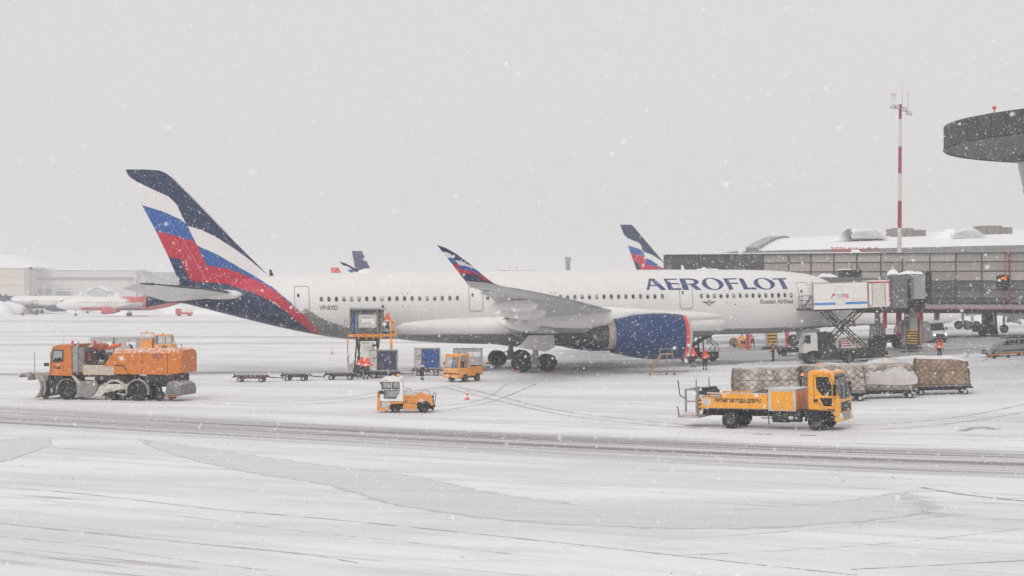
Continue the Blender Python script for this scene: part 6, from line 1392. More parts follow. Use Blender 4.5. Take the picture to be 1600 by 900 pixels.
# ---- red and white floodlight mast
ms = bpy.data.objects.new('floodlight_mast', None); col.objects.link(ms); p = at(1404.5, 395, 226); ms.location = (p.x, 226, 0); tag(ms, 'tall red and white banded floodlight mast above the gallery', 'mast')
zz = lambda y: CH+(HZ-y)/F*226
bands = [(0, zz(396), 'w'), (zz(396), zz(356), 'w'), (zz(356), zz(314), 'r'), (zz(314), zz(271), 'w'), (zz(271), zz(229), 'r'), (zz(229), zz(186), 'w'), (zz(186), zz(163), 'r')]
rad = lambda z: .37-.17*z/zz(163)
MR = mat('mast_red', (.33, .015, .05), .5, var=.15); MW = mat('mast_white', (.62, .58, .54), .5, var=.08)
for z0_, z1, c in bands: m = MB(); m.cyl((z0_*.006, 0, z0_), (z1*.006, 0, z1), rad(z0_), rad(z1), 16); m.o('mast_section', MR if c == 'r' else MW, ms)
tx = zz(163)*.006; m = MB(); m.bar((tx-1.0, 0, zz(166)), (tx+.9, 0, zz(168)), .15, .15); m.cyl((tx+.25, 0, zz(165)), (tx+.3, 0, zz(126)), .03, .015, 5)
for dx, y0, y1 in ((-1.1, 160, 147), (-.75, 160, 149), (1.05, 170, 147)): m.cyl((tx+dx, 0, zz(y0)), (tx+dx, 0, zz(y1)), .03, n=5)
m.o('antenna_frame', GREY, ms)
for dx, y in ((-1.0, 166), (-.55, 166.5), (.65, 171), (1.15, 176)):
    m = MB(); m.prism([(tx+dx-.45, zz(y+2.5)), (tx+dx+.4, zz(y+4)), (tx+dx+.25, zz(y-2)), (tx+dx-.15, zz(y-3.5))], -.5, .3); m.o('floodlight', LGREY, ms, .05)
m = MB()
for dx in (-1.1, -.75, 1.05): m.cyl((tx+dx, 0, zz(149)), (tx+dx, 0, zz(146)), .07, n=6)
m.o('obstruction_lamp', LAMPR, ms)
# ------------------------------------------------------------------ far aircraft and buildings
def small_jet(label, loc, head, L_=38, r=2.0, body=WHITE_L, rear=(.5, .02, .03), rearx=.45, fin=(.5, .02, .03), engine=(.5, .02, .04), h=12.2, group=None, livery=False, ft=None):
    e = bpy.data.objects.new('parked_airplane', None); col.objects.link(e); e.location = loc; e.rotation_euler = (0, 0, R(head)); tag(e, label, 'airplane', group)
    zc = 1.75+r; m = MB(); rg = []
    for f, k, dz in ((0, .03, -.35), (.012, .3, -.3), (.04, .62, -.18), (.08, .88, -.05), (.13, 1, 0), (.3, 1, 0), (.5, 1, 0), (.68, 1, 0), (.8, .82, .2), (.9, .5, .5), (.97, .24, .75), (1, .08, .85)):
        rg.append([(L_/2-L_*f, r*k*math.cos(a), zc+r*dz+r*1.03*k*math.sin(a)) for a in [2*math.pi*i/28 for i in range(28)]])
    dn = []
    for a, b in zip(rg, rg[1:]):
        for k in range(5): dn.append([tuple(p+(q-p)*k/5 for p, q in zip(u_, v_)) for u_, v_ in zip(a, b)])
    dn.append(rg[-1]); m.loft(dn); fo = m.o('fuselage', LIV, e, sharp=60)
    paint(fo, lambda c: rear if c.x < L_/2-L_*(1-rearx)+ (c.z-zc)*1.5 or (c.z < zc-r*.62 and c.x < L_*.32) else body)
    ft = ft or [(-L_/2+6.8, zc+r*.9), (-L_/2+2.2, h), (-L_/2+.2, h), (-L_/2+2.0, zc+r*.9)]
    m = MB(); rws = []
    for j in range(61):
        t_ = j/60; a = ft[0][0]+(ft[1][0]-ft[0][0])*t_; b = ft[3][0]+(ft[2][0]-ft[3][0])*t_; z = ft[0][1]+(h-ft[0][1])*t_
        rws.append([(a+(b-a)*f, (1 if i < 41 else -1)*.3*(1-.5*t_)*foil(f)*.8, z) for i, f in enumerate([k/40 for k in range(41)]+[k/40 for k in range(40, -1, -1)])])
    m.loft(rws); fi = m.o('tail_fin', LIV, e, sharp=50)
    def fc(c):
        if not livery: return fin
        t_ = (c.z-ft[0][1])/(h-ft[0][1]); a = ft[0][0]+(ft[1][0]-ft[0][0])*t_; b = ft[3][0]+(ft[2][0]-ft[3][0])*t_; f = (a-c.x)/(a-b)
        y = float(np.interp(t_, [0, .18, .33, .475, .615, .762, 1], [452, 430, 401, 360, 321, 281, 265])); a_ = 419.5-(430-y)*.9968; b_ = 279.5-(440-y)*.477; q = (a_+(b_-a_)*f, y); cc_ = NAVY
        for cl, poly in LIVERY[1:]:
            if inpoly(q, poly): cc_ = cl
        return cc_
    paint(fi, fc)
    WSM = mat('far_wing_paint', (.62, .62, .62), .5)
    for s in (-1, 1):
        m = MB(); m.add([(L_*.1, s*r*.8, zc-r*.55), (-L_*.12, s*r*.8, zc-r*.6), (-L_*.17, s*L_*.45, zc+.5), (-L_*.13, s*L_*.45, zc+.55), (L_*.1, s*r*.8, zc-r*.8), (-L_*.12, s*r*.8, zc-r*.65)], [(0, 1, 2, 3), (4, 3, 2, 5), (0, 3, 4), (1, 5, 2), (0, 4, 5, 1)]); m.o('wing', WSM, e)
        m = MB(); m.add([(-L_*.17, s*L_*.45, zc+.5), (-L_*.13, s*L_*.45, zc+.55), (-L_*.175, s*L_*.47, zc+2.6), (-L_*.19, s*L_*.47, zc+2.6), (-L_*.17, s*(L_*.45+.12), zc+.5), (-L_*.13, s*(L_*.45+.12), zc+.55)], [(0, 1, 2, 3), (4, 5, 2, 3), (0, 1, 5, 4)]); m.o('winglet', mat('far_winglet_%02d' % int(fin[0]*99), fin, .5), e)
        m = MB(); m.add([(-L_/2+5, s*.5, zc+.6), (-L_/2+1.8, s*.5, zc+.6), (-L_/2+.6, s*6, zc+1.2), (-L_/2+2.0, s*6, zc+1.2), (-L_/2+5, s*.5, zc+.45), (-L_/2+1.8, s*.5, zc+.5)], [(0, 1, 2, 3), (4, 3, 2, 5), (0, 3, 4), (0, 4, 5, 1)]); m.o('tailplane', WSM, e)
        m = MB(); m.lathe([(0, .8), (-.15, .98), (-1.2, 1.08), (-2.6, 1.0), (-3.5, .7), (-4.4, .4)], (L_*.16, s*5.2, zc-r-.05), n=24); m.o('engine', mat('far_engine_%02d' % int(engine[0]*99), engine, .4), e)
        for dy in (-.3, .3): wheel(e, (-L_*.03, s*3.2+dy, .55), .55, .35, s, .5)
        m = MB(); m.cyl((-L_*.03, s*3.2, .5), (-L_*.03, s*3.0, zc-r*.5), .14); m.o('gear_leg', ALUG, e)
    m = MB(); m.cyl((L_*.36, 0, .4), (L_*.355, 0, zc-r*.7), .1); m.o('gear_leg', ALUG, e)
    for s in (-.22, .22): wheel(e, (L_*.36, s, .38), .38, .22, 1 if s > 0 else -1, .5)
    wm = MB(); wm.bx(-.13, .13, -.01, .01, -.19, .19); src = wm.o('src', WGL)
    for s in (-1, 1):
        for i in range(int(L_*.56)): share(src, 'cabin_window', e, (L_*.33-i*1.02, s*(r*.985), zc+.35))
        m = MB(); m.add([(L_/2-.9, s*.35, zc+.35), (L_/2-1.9, s*1.05, zc+.55), (L_/2-2.3, s*1.1, zc+1.0), (L_/2-1.5, s*.3, zc+.85)], [(0, 1, 2, 3)]); m.o('cockpit_window', DGLASS, e)
    bpy.data.objects.remove(src)
    return e
p = G(118, 494.3); jl_ = 39.0
small_jet('small white airliner with red rear and red engine, far left, facing left', (p.x+jl_*.36*math.cos(R(8)), p.y+jl_*.36*math.sin(R(8))+0, 0), 188, jl_, 1.95)
p = at(-28, 470, 545); small_jet('far white airliner with dark blue tail cone behind the left snow bank', (p.x+20, 545, 0), 2, 40, 2.0, rear=NAVY, rearx=.2, fin=NAVY, engine=NAVY)
p = at(556, 410, 330); small_jet('airplane behind the big airliner showing a plain navy fin above its back', (p.x+19, 330, 0), 0, 40, 2.0, rear=NAVY, rearx=.12, fin=(.03, .05, .14), engine=NAVY, h=15.2)
p = at(521, 420, 430); small_jet('airplane far behind the big airliner showing only a red fin tip', (p.x+19, 430, 0), 0, 40, 2.0, fin=(.6, .05, .03), h=13.4)
p = at(969, 390, 270); small_jet('airplane behind the nose whose striped fin rises above the white roof', (p.x+28, 270, 0), 0, 56, 2.6, rear=WHITE_L, rearx=0, fin=NAVY, engine=NAVY, h=18.0, livery=True, ft=[(-28+9.4, 9.2), (-28+1.9, 17.85), (-28, 17.85), (-28+3.2, 9.2)])

# far-left hangar and workshop
CRM = mat('cream_hangar_wall', (.55, .48, .40), .7, var=.06); OFF = mat('offwhite_wall', (.52, .50, .47), .7, var=.06, grime=.1); DWN = mat('far_window', (.12, .12, .13), .3)
hg = bpy.data.objects.new('hangar', None); col.objects.link(hg); hg.location = at(0, 487, 1100); hg.location.z = 0; tag(hg, 'cream hangar with a sloping snow roof at the far left edge', 'building'); h0 = Vector(hg.location)
def Hh(px, py, Y): return at(px, py, Y)-h0
m = MB(); a = Hh(-90, 487, 1100); b = Hh(37.5, 418, 1100); m.bx(a.x, b.x, 0, 50, 0, b.z); m.o('wall', CRM, hg)
m = MB(); pts = [Hh(*q_, 1097) for q_ in ((-90, 390), (0, 397.5), (20, 402), (52, 416), (52, 418.5), (-90, 418.5))]; m.prism([(v.x, v.z) for v in pts], -1.5, 52); m.o('snow_roof', SNOW, hg)
for v in (445.5, 432): m = MB(); a = Hh(-90, v, 1099.6); b = Hh(37, v+.5, 1099.6); m.bx(a.x, b.x, -.3, 0, b.z, a.z); m.o('wall_band', mat('tan_band', (.42, .34, .26), .7), hg)
wk = bpy.data.objects.new('workshop', None); col.objects.link(wk); wk.location = at(125, 487, 1130); wk.location.z = 0; tag(wk, 'long low off-white workshop building with a dark window band, far left', 'building'); h0 = Vector(wk.location)
m = MB(); a = Hh(37, 487, 1130); b = Hh(212, 422.5, 1130); m.bx(a.x, b.x, 0, 40, 0, b.z); m.o('wall', OFF, wk)
m = MB(); a = Hh(36, 487, 1130); b = Hh(214, 421, 1130); m.bx(a.x, b.x, -1, 41, b.z-.5, b.z+.3); m.o('snow_roof', SNOW, wk)
for i in range(26):
    m = MB(); a = Hh(55+5.9*i, 438.3, 1129.8); b = Hh(60.2+5.9*i, 433, 1129.8); m.bx(a.x, b.x, -.15, .1, a.z, b.z); m.o('window', DWN, wk)
for p0, p1 in ((41, 51), (56, 66), (71, 81), (88, 111)):
    m = MB(); a = Hh(p0, 462, 1129.8); b = Hh(p1, 451, 1129.8); m.bx(a.x, b.x, -.2, .1, a.z, b.z); m.o('bay_door', DWN, wk)
m = MB(); a = Hh(87, 455, 1127); b = Hh(112, 452.5, 1127); m.bx(a.x, b.x, -3, 0, a.z, b.z); m.o('awning', OFF, wk)
m = MB(); a = Hh(179, 421, 1135); m.bx(a.x, a.x+1, 0, 1, a.z-1, a.z+.6); m.bx(a.x+1.8, a.x+2.4, 0, 1, a.z-1, a.z+.5); m.o('roof_vent', GREY, wk)
sd = bpy.data.objects.new('shed', None); col.objects.link(sd); sd.location = at(150, 487, 900); sd.location.z = 0; tag(sd, 'small gabled grey shed behind the red-tailed airliner', 'building'); h0 = Vector(sd.location)
m = MB(); pts = [Hh(*q_, 900) for q_ in ((137, 489), (137, 455), (151.5, 449), (168, 455), (168, 489))]; m.prism([(v.x, v.z) for v in pts], 0, 12); m.o('wall', mat('pale_green_wall', (.42, .44, .42), .7), sd)
m = MB(); pts = [Hh(*q_, 900) for q_ in ((135.5, 455.5), (151.5, 448.2), (169.5, 455.5), (169.5, 454.2), (151.5, 446.8), (135.5, 454.2))]; m.prism([(v.x, v.z) for v in pts], -.6, 12.6); m.o('snow_roof', SNOW, sd)
mound('snow_bank', [tuple(at(110, 487, 575).xy)+(0,), tuple(at(125, 487, 575).xy)+(0,), tuple(at(140, 487, 575).xy)+(0,)], 8, 7.5, 21, sub=6)
mound('snow_bank', [tuple(at(165, 487, 575).xy)+(0,), tuple(at(180, 487, 575).xy)+(0,), tuple(at(200, 487, 575).xy)+(0,)], 8, 7, 22, sub=6)
bd = bpy.data.objects.new('grey_block', None); col.objects.link(bd); bd.location = at(245, 487, 1350); bd.location.z = 0; tag(bd, 'faint grey building block right of the workshop, behind the tail', 'building')
m = MB(); m.bx(-16, 21, 0, 30, 0, 23); m.o('wall', mat('faint_grey_wall', (.2, .2, .21), .8), bd)
m = MB(); m.bx(-16.4, 21.4, -.3, 30.3, 23, 23.6); m.o('snow_roof', SNOW, bd)
lm = bpy.data.objects.new('apron_mast', None); col.objects.link(lm); lm.location = at(48, 488, 545); lm.location.z = 0; tag(lm, 'thin apron lamp mast in front of the workshop', 'mast')
m = MB(); m.cyl((0, 0, 0), (0, 0, at(48, 418, 545).z), .22, .15, 8); m.o('pole', GREY, lm)
m = MB(); m.bx(-.7, .7, -.3, .3, at(48, 421, 545).z, at(48, 417.5, 545).z); m.o('lamp_head', DARK, lm)
st = bpy.data.objects.new('boarding_stairs', None); col.objects.link(st); q_ = G(48, 492.5); st.location = q_; tag(st, 'reddish steel boarding stairs parked by the far left snow bank', 'stairs')
m = MB()
for y in (-.8, .8):
    m.bar((-2.8, y, .4), (.6, y, 3.4), .1, .16); m.bar((.6, y, 3.4), (2, y, 3.4), .1, .16); m.bar((.5, y, .3), (.6, y, 4.6), .1, .1); m.bar((1.9, y, .3), (2, y, 4.6), .1, .1); m.bar((.6, y, 4.5), (2, y, 4.5), .06, .06); m.bar((-2.8, y, 1.4), (.6, y, 4.5), .06, .06)
m.bar((-5, 0, .4), (2.4, 0, .4), 1.4, .2); m.o('frame', RUST, st)
for i in range(9): m = MB(); m.bx(-2.8+.37*i, -2.5+.37*i, -.8, .8, .5+.33*i, .55+.33*i); m.o('step', GREY, st)
for x in (-2.4, 1.6):
    for s in (-1, 1): wheel(st, (x, s*.8, .28), .28, .2, s)
st = thing('service_cart', 'pinkish service cart with a canopy, far behind under the tail', 'cart', G(288, 494), 180)
m = MB(); m.bx(-2.4, 2.4, -1, 1, .5, 1.1); m.bx(1.0, 2.4, -1, 1, 1.1, 2.2); m.o('body', REDP, st, .08)
m = MB(); m.bx(-2.2, .6, -.9, .9, 1.1, 1.9); m.o('load', WHITEP, st, .08)
for x in (-1.5, 1.5):
    for s in (-1, 1): wheel(st, (x, s*.85, .4), .4, .25, s)
ct = bpy.data.objects.new('control_tower', None); col.objects.link(ct); ct.location = at(887.5, 487, 520); ct.location.z = 0; tag(ct, 'distant grey control tower rising above the fuselage', 'tower')
zt = lambda v: at(0, v, 520).z
m = MB(); m.cyl((0, 0, 0), (0, 0, zt(409)), .75, n=10); m.o('shaft', mat('far_concrete', (.22, .22, .22), .8), ct)
m = MB(); m.cyl((0, 0, zt(409)), (0, 0, zt(407)), .75, 1.0, 10); m.cyl((0, 0, zt(407)), (0, 0, zt(403)), 1.0, .95, 10); m.o('cab', GREY, ct)
m = MB(); m.cyl((-.4, 0, zt(403)), (-.4, 0, zt(401)), .15, n=6); m.bx(-.8, .8, -.2, .2, zt(403), zt(402)); m.o('roof_aerials', DARK, ct)
hr = bpy.data.objects.new('low_roof_building', None); col.objects.link(hr); hr.location = at(800, 487, 480); hr.location.z = 0; tag(hr, 'far low snow-roofed building with red lamps, just above the fuselage', 'building')
m = MB(); m.bx(-3.5, 6, 0, 10, 0, at(0, 422, 480).z); m.o('wall', GREY, hr)
m = MB(); m.prism([(-4, at(0, 422, 480).z), (0, at(0, 420.2, 480).z), (6.5, at(0, 422, 480).z)], -.5, 10.5); m.o('snow_roof', SNOW, hr)
for dx, v in ((-.8, 418.2), (1.3, 418)): m = MB(); m.cyl((dx, 0, at(0, 422, 480).z), (dx, 0, at(0, v+.8, 480).z), .04, n=5); m.cyl((dx, 0, at(0, v+1, 480).z), (dx, 0, at(0, v-.6, 480).z), .22, n=8); m.o('obstruction_lamp', LAMPR, hr)
# bare winter trees in the haze
TW = mat('bare_twig', (.09, .08, .075), .9)
def bare_tree(label, loc, h, seed):
    r_ = random.Random(seed); e = bpy.data.objects.new('bare_tree', None); col.objects.link(e); e.location = loc; tag(e, label, 'tree', 'bare winter trees'); tr = MB(); tr.cyl((0, 0, 0), (0, 0, h*.35), h*.03, h*.02, 8); br = MB()
    def grow(p, d, l, r, k):
        q_ = p+d*l; br.cyl(p, q_, r, r*.6, 4 if k < 3 else 6, False)
        if k == 0: return
        for _ in range(4 if k > 1 else 5):
            grow(q_ if r_.random() < .6 else p.lerp(q_, r_.uniform(.4, .9)), (d+Vector((r_.gauss(0, .55), r_.gauss(0, .55), r_.gauss(.1, .3)))).normalized(), l*r_.uniform(.55, .8), r*.55, k-1)
    grow(Vector((0, 0, h*.33)), Vector((0, 0, 1)), h*.22, h*.018, 4)
    tr.o('trunk', TW, e); br.o('crown', TW, e)['kind'] = 'stuff'
for px, Y, h, sd_, lb in ((214, 1060, 22, 1, 'faint bare tree at the right end of the workshop'), (229, 1120, 25, 2, 'faint bare tree in front of the grey block'), (776, 560, 15.5, 3, 'faint bare tree top above the fuselage beside the winglet'), (785, 570, 15, 7, 'bare tree top beside the red lamps above the fuselage'), (945, 520, 15, 4, 'faint bare tree top left of the striped fin'), (1028, 560, 14, 5, 'faint bare tree top behind the striped fin'), (276, 1150, 24, 6, 'faint bare tree just left of the tail rudder')):
    p = at(px, 487, Y); bare_tree(lb, (p.x, Y, 0), h, sd_)

# ------------------------------------------------------------------ vehicles behind, on the right
def gw(px, Y): x = (px-800)/F*Y; return Vector((x, Y, zg(x)))
t = thing('farm_tractor', 'black tow tractor with a glazed cab under the jet bridge', 'tractor', gw(1384, 178), 5)
m = MB(); m.bx(-.2, 2.1, -.45, .45, .7, 1.55); m.o('bonnet', DARK, t, .06)
m = MB()
for x, y in ((-1.5, -.75), (-1.5, .75), (-.2, -.75), (-.2, .75)): m.bar((x, y, 1.1), (x*.93, y*.9, 2.65), .08, .08)
m.bx(-1.6, -.1, -.8, .8, 2.62, 2.78); m.bx(-1.5, -.2, -.75, .75, .9, 1.2); m.o('cab', DARK, t, .04)
m = MB(); m.bx(-1.45, -1.43, -.65, .65, 1.2, 2.6); m.bx(-.25, -.23, -.65, .65, 1.2, 2.6); m.bx(-1.4, -.3, -.72, -.7, 1.2, 2.6); m.o('cab_glass', GLASS, t)
m = MB(); m.prism([(2.1, .3), (2.8, .3), (3.1, .9), (2.9, 1.0), (2.3, .6)], -1.1, 1.1); m.bar((1, -.6, .8), (2.4, -.6, .5), .12, .14); m.o('front_bucket', DARK, t)
m = MB(); m.cyl((.9, -.4, 1.5), (.9, -.4, 2.3), .05); m.o('exhaust_pipe', DARK, t)
for s in (1, -1): wheel(t, (-.9, s*.85, .75), .75, .45, s, .5, rimmat=DARK); wheel(t, (1.5, s*.8, .55), .55, .35, s, .5, rimmat=DARK)
t = thing('delivery_van', 'grey van with lit headlamps facing the camera under the gallery', 'van', gw(1456.5, 190), -86)
VG = mat('van_grey_paint', (.22, .22, .22), .4, grime=.3, dust=.5)
m = MB(); rg = []
for x, w_, z0_, z1 in ((-2.7, .9, .45, 2.35), (-2.5, .97, .35, 2.5), (1.3, .97, .35, 2.5), (1.75, .92, .35, 2.3), (2.3, .94, .35, 1.35), (2.8, .86, .38, 1.15), (2.95, .75, .45, 1.0)):
    rg.append([(x, -w_, z0_), (x, -w_*.99, z0_+(z1-z0_)*.55), (x, -w_*.86, z1-.08), (x, -w_*.6, z1), (x, w_*.6, z1), (x, w_*.86, z1-.08), (x, w_*.99, z0_+(z1-z0_)*.55), (x, w_, z0_)])
m.loft(rg); m.o('body', VG, t, sharp=30)
m = MB(); m.add([(2.28, -.78, 1.42), (2.28, .78, 1.42), (1.8, .72, 2.18), (1.8, -.72, 2.18)], [(0, 1, 2, 3)]); m.v = [(x+.03, y, z) for x, y, z in m.v]; m.o('windscreen', DGLASS, t)
m = MB(); m.bx(2.9, 2.99, -.5, .5, .62, .95); m.bx(2.85, 3.02, -.8, .8, .35, .55); m.o('grille', BLACK, t, .02)
for s in (-1, 1):
    m = MB(); m.lathe([(0, .12), (.05, .11), (.08, .02)], (2.9, s*.66, .92), n=12); m.o('headlamp', LAMPW, t)
    m = MB(); m.bx(1.9, 2.0, s*.98, s*1.18, 1.4, 1.7); m.o('mirror', BLACK, t, .02)
    wheel(t, (1.95, s*.82, .34), .34, .22, s); wheel(t, (-1.7, s*.82, .34), .34, .22, s)
# silver estate car
t = thing('estate_car', 'silver estate car with roof bars at the right edge', 'car', gw(1574, 152.5), 188)
CS = mat('silver_car_paint', (.36, .36, .36), .3, metal=.3, grime=.3, dust=.25)
m = MB(); rg = []
for x, w_, z0_, z1 in ((-2.2, .78, .4, 1.1), (-2.12, .84, .3, 1.35), (-1.0, .86, .24, 1.02), (.6, .86, .24, 1.0), (1.0, .86, .24, .96), (1.8, .82, .25, .84), (2.12, .74, .28, .72), (2.22, .62, .33, .6)):
    z1 = min(z1, 1.02); rg.append([(x, -w_, z0_), (x, -w_*1.02, z0_+(z1-z0_)*.6), (x, -w_*.93, z1), (x, w_*.93, z1), (x, w_*1.02, z0_+(z1-z0_)*.6), (x, w_, z0_)])
m.loft(rg); m.o('body', CS, t, .05, sharp=30)
m = MB(); m.loft([[(x, -w_, z0_), (x, -w_*.9, z1-.05), (x, -w_*.75, z1), (x, w_*.75, z1), (x, w_*.9, z1-.05), (x, w_, z0_)] for x, w_, z0_, z1 in ((-2.15, .76, .98, 1.1), (-2.0, .76, .98, 1.52), (-1.2, .77, .98, 1.6), (.2, .77, .98, 1.56), (.5, .76, .98, 1.42), (1.15, .78, .96, .99))]); m.o('roof_cell', CS, t, .03, sharp=30)
m = MB(); m.add([(1.12, -.64, 1.0), (1.12, .64, 1.0), (.5, .58, 1.42), (.5, -.58, 1.42)], [(0, 1, 2, 3)]); m.v = [(x+.03, y, z+.02) for x, y, z in m.v]; m.o('windscreen', mat('pale_windscreen', (.2, .21, .22), .08), t)
for s in (1, -1):
    for q_ in ([(.85, 1.03), (.42, 1.38), (.1, 1.44), (.1, 1.03)], [(.02, 1.03), (.02, 1.45), (-.8, 1.47), (-.8, 1.03)], [(-.9, 1.03), (-.9, 1.47), (-1.75, 1.45), (-1.95, 1.05)]):
        m = MB(); m.add([(x, s*(.79-(z-1.0)*.17), z) for x, z in q_], [(0, 1, 2, 3)]); m.o('side_window', DGLASS, t)
    m = MB(); m.bar((.3, s*.62, 1.63), (-1.9, s*.62, 1.63), .05, .05)
    for x in (.2, -.8, -1.8): m.bar((x, s*.62, 1.55), (x, s*.62, 1.63), .05, .05)
    m.o('roof_bar', BLACK, t)
    m = MB(); m.bar((.9, s*.89, .52), (-1.4, s*.89, .52), .03, .1); m.o('side_moulding', BLACK, t)
    m = MB(); m.bx(1.98, 2.16, s*.42, s*.74, .58, .74); m.o('headlamp', LAMPO, t, .03)
    wheel(t, (1.42, s*.76, .31), .31, .2, s, .65); wheel(t, (-1.45, s*.76, .31), .31, .2, s, .65)
    m = MB(); arcfender(m, 1.42, .31, .36, 0, 180, s*.8, s*.885, .03, 8); arcfender(m, -1.45, .31, .36, 0, 180, s*.8, s*.885, .03, 8); m.o('wheel_arch', BLACK, t)
m = MB(); m.bx(2.1, 2.27, -.4, .4, .56, .7); m.bx(2.05, 2.26, -.65, .65, .3, .4); m.o('grille', BLACK, t, .03)
for i in range(3): m = MB(); m.bar((.1-.85*i, -.62, 1.66), (.1-.85*i, .62, 1.66), .06, .05); m.o('cross_bar', BLACK, t)
t = thing('tow_bar', 'orange tow bar on small wheels in front of the silver car', 'tow bar', gw(1574, 149.2), 4)
m = MB(); m.bar((-1.6, 0, .32), (2.4, 0, .42), .14, .12); m.bar((-1.7, -.25, .3), (-.4, 0, .33), .08, .08); m.bar((-1.7, .25, .3), (-.4, 0, .33), .08, .08); m.bar((-1.75, -.3, .3), (-1.75, .3, .3), .08, .08); m.o('bar', mat('towbar_orange', (.7, .22, .03), .5, grime=.3), t)
for x in (-1.2, .1): m = MB(); m.bar((x, 0, .3), (x, 0, .12), .06, .06); m.o('axle_leg', DARK, t); wheel(t, (x, -.12, .12), .12, .08, -1); wheel(t, (x, .12, .12), .12, .08, 1)
# bridge drive unit and a parked jet's gear under the gallery
t = thing('bridge_drive_unit', 'dark jet bridge drive column standing on the snow under the gallery', 'support', gw(1544.5, 204), 0)
m = MB(); m.bx(-.55, .55, -.5, .5, .8, 4.6); m.o('column', DARK, t, .05)
m = MB(); m.bx(-1.0, .95, -.7, .7, .25, 1.4); m.o('bogie', DARK, t, .08)
m = MB(); m.bx(-1.0, -.65, -.75, -.7, 1.2, 3.6); m.bx(.5, .9, -.75, -.7, .8, 3.8); m.o('cabinet', JBL, t, .03)
for x in (-.7, .65): wheel(t, (x, -.55, .38), .38, .3, -1); wheel(t, (x, .55, .38), .38, .3, 1)
m = MB(); m.bar((-1, 0, .9), (-2.4, 0, 1.1), .1, .1); m.bx(-1.9, -1.3, -.3, .3, .5, 1.3); m.o('tow_arm', DARK, t)
t = thing('nose_gear', 'nose wheel leg of a jet parked beyond the gallery', 'landing gear', gw(1569, 214), 0)
for s in (-.2, .2): wheel(t, (0, s, .5), .5, .3, 1 if s > 0 else -1)
m = MB(); m.cyl((0, 0, .5), (.1, 0, 4.6), .16); m.bar((-.2, 0, 1.5), (.5, 0, 4), .12, .1); m.prism([(.4, 1.3), (1.5, 1.25), (2.2, 1.0), (1.9, 2.0), (.6, 2.3)], -.4, .4); m.o('leg', ALUG, t)
t = thing('parked_jet_belly', 'dark belly and gear of a jet parked beyond the gallery', 'airplane', gw(1530, 232), 0)
m = MB(); m.loft([[(x, 2.4*k*math.cos(a), 5.6+2.4*k*math.sin(a)) for a in [2*math.pi*i/20 for i in range(20)]] for x, k in ((-18, .3), (-12, .9), (-5, 1), (8, 1), (13, .8), (16, .2))]); m.o('belly', mat('jet_belly_grey', (.3, .3, .3), .5), t)  # belly in one even mid grey
for x, y in ((-2.2, -2.5), (-1.1, -2.5), (-2.2, 2.5), (-1.1, 2.5)): wheel(t, (x, y, .6), .6, .4, 1)
m = MB(); m.cyl((-1.6, -2.5, .6), (-1.6, -2.2, 4), .2); m.cyl((-1.6, 2.5, .6), (-1.6, 2.2, 4), .2); m.o('gear_leg', ALUG, t)
# dark stair truck just behind the engine
t = thing('belt_loader', 'black belt loader with hand rails behind the blue engine', 'loader', gw(1092, 163.5), 20)
m = MB(); m.bx(-1.8, 1.8, -.8, .8, .35, 1.0); m.bx(-1.7, -.3, -.75, .75, 1.0, 1.5); m.o('body', DARK, t, .05)
m = MB(); m.bar((-2.0, 0, 1.0), (1.7, 0, 2.9), .9, .2); m.o('belt', BLACK, t)
m = MB()
for y in (-.5, .5): m.tube([(-1.8, y, 1.9), (-.6, y, 2.9), (.6, y, 3.1)], .04); m.bar((-.4, y, 1.0), (-.2, y, 3.0), .08, .08); m.bar((.3, y, 1.0), (.2, y, 3.2), .1, .1); m.tube([(.9, y, 2.5), (2.0, y, 1.5), (1.9, y, .9), (1.4, y, 1.2), (1.9, y, 1.7)], .03)
m.o('hand_rail', DARK, t)
m = MB(); m.bar((-1.6, -.6, 2.6), (-.6, -.6, 2.0), .08, .1); m.bar((-1.9, -.6, 2.3), (-1.2, -.6, 1.9), .08, .1); m.o('pale_strut', LGREY, t)
for x in (-1.2, 1.2):
    for s in (1, -1): wheel(t, (x, s*.7, .34), .34, .22, s, rimmat=DARK)
# maintenance steps by the engine
t = thing('maintenance_steps', 'orange wheeled maintenance steps below the blue engine', 'steps', G(1041, 586), 0)
OS = mat('orange_steps', (.40, .22, .10), .6, grime=.3)
m = MB(); m.bx(-.55, .6, -.45, .45, 1.72, 1.82); m.o('platform', OS, t)
m = MB()
for y in (-.4, .4): m.bar((-1.45, y, .05), (-.5, y, 1.75), .06, .09)
m.o('stringer', OS, t)
for i in range(7): m = MB(); f = (i+.5)/7; m.bx(-1.45+.95*f-.1, -1.45+.95*f+.1, -.4, .4, 1.72*f, 1.72*f+.04); m.o('tread', OS, t)
m = MB()
for y in (-.42, .42):
    m.bar((-.5, y, 1.75), (-.55, y, .1), .04, .04); m.bar((.55, y, 1.75), (.7, y, .1), .04, .04); m.bar((.05, y, 1.75), (.1, y, .1), .04, .04); m.bar((-.55, y, .8), (.65, y, .8), .03, .03); m.bar((-.52, y, 1.8), (-.55, y, 2.2), .03, .03); m.bar((.55, y, 1.8), (.55, y, 2.2), .03, .03); m.bar((-.55, y, 2.2), (.55, y, 2.2), .03, .03)
m.o('leg_frame', GREY, t)
m = MB(); m.bar((-.9, 0, .28), (1.9, .2, .25), .06, .06); m.o('rusty_tow_arm', RUST, t)
for x, y in ((-1.35, -.4), (-1.35, .4), (.7, -.4), (.7, .4), (.05, .4)): wheel(t, (x, y, .07), .07, .05, 1)
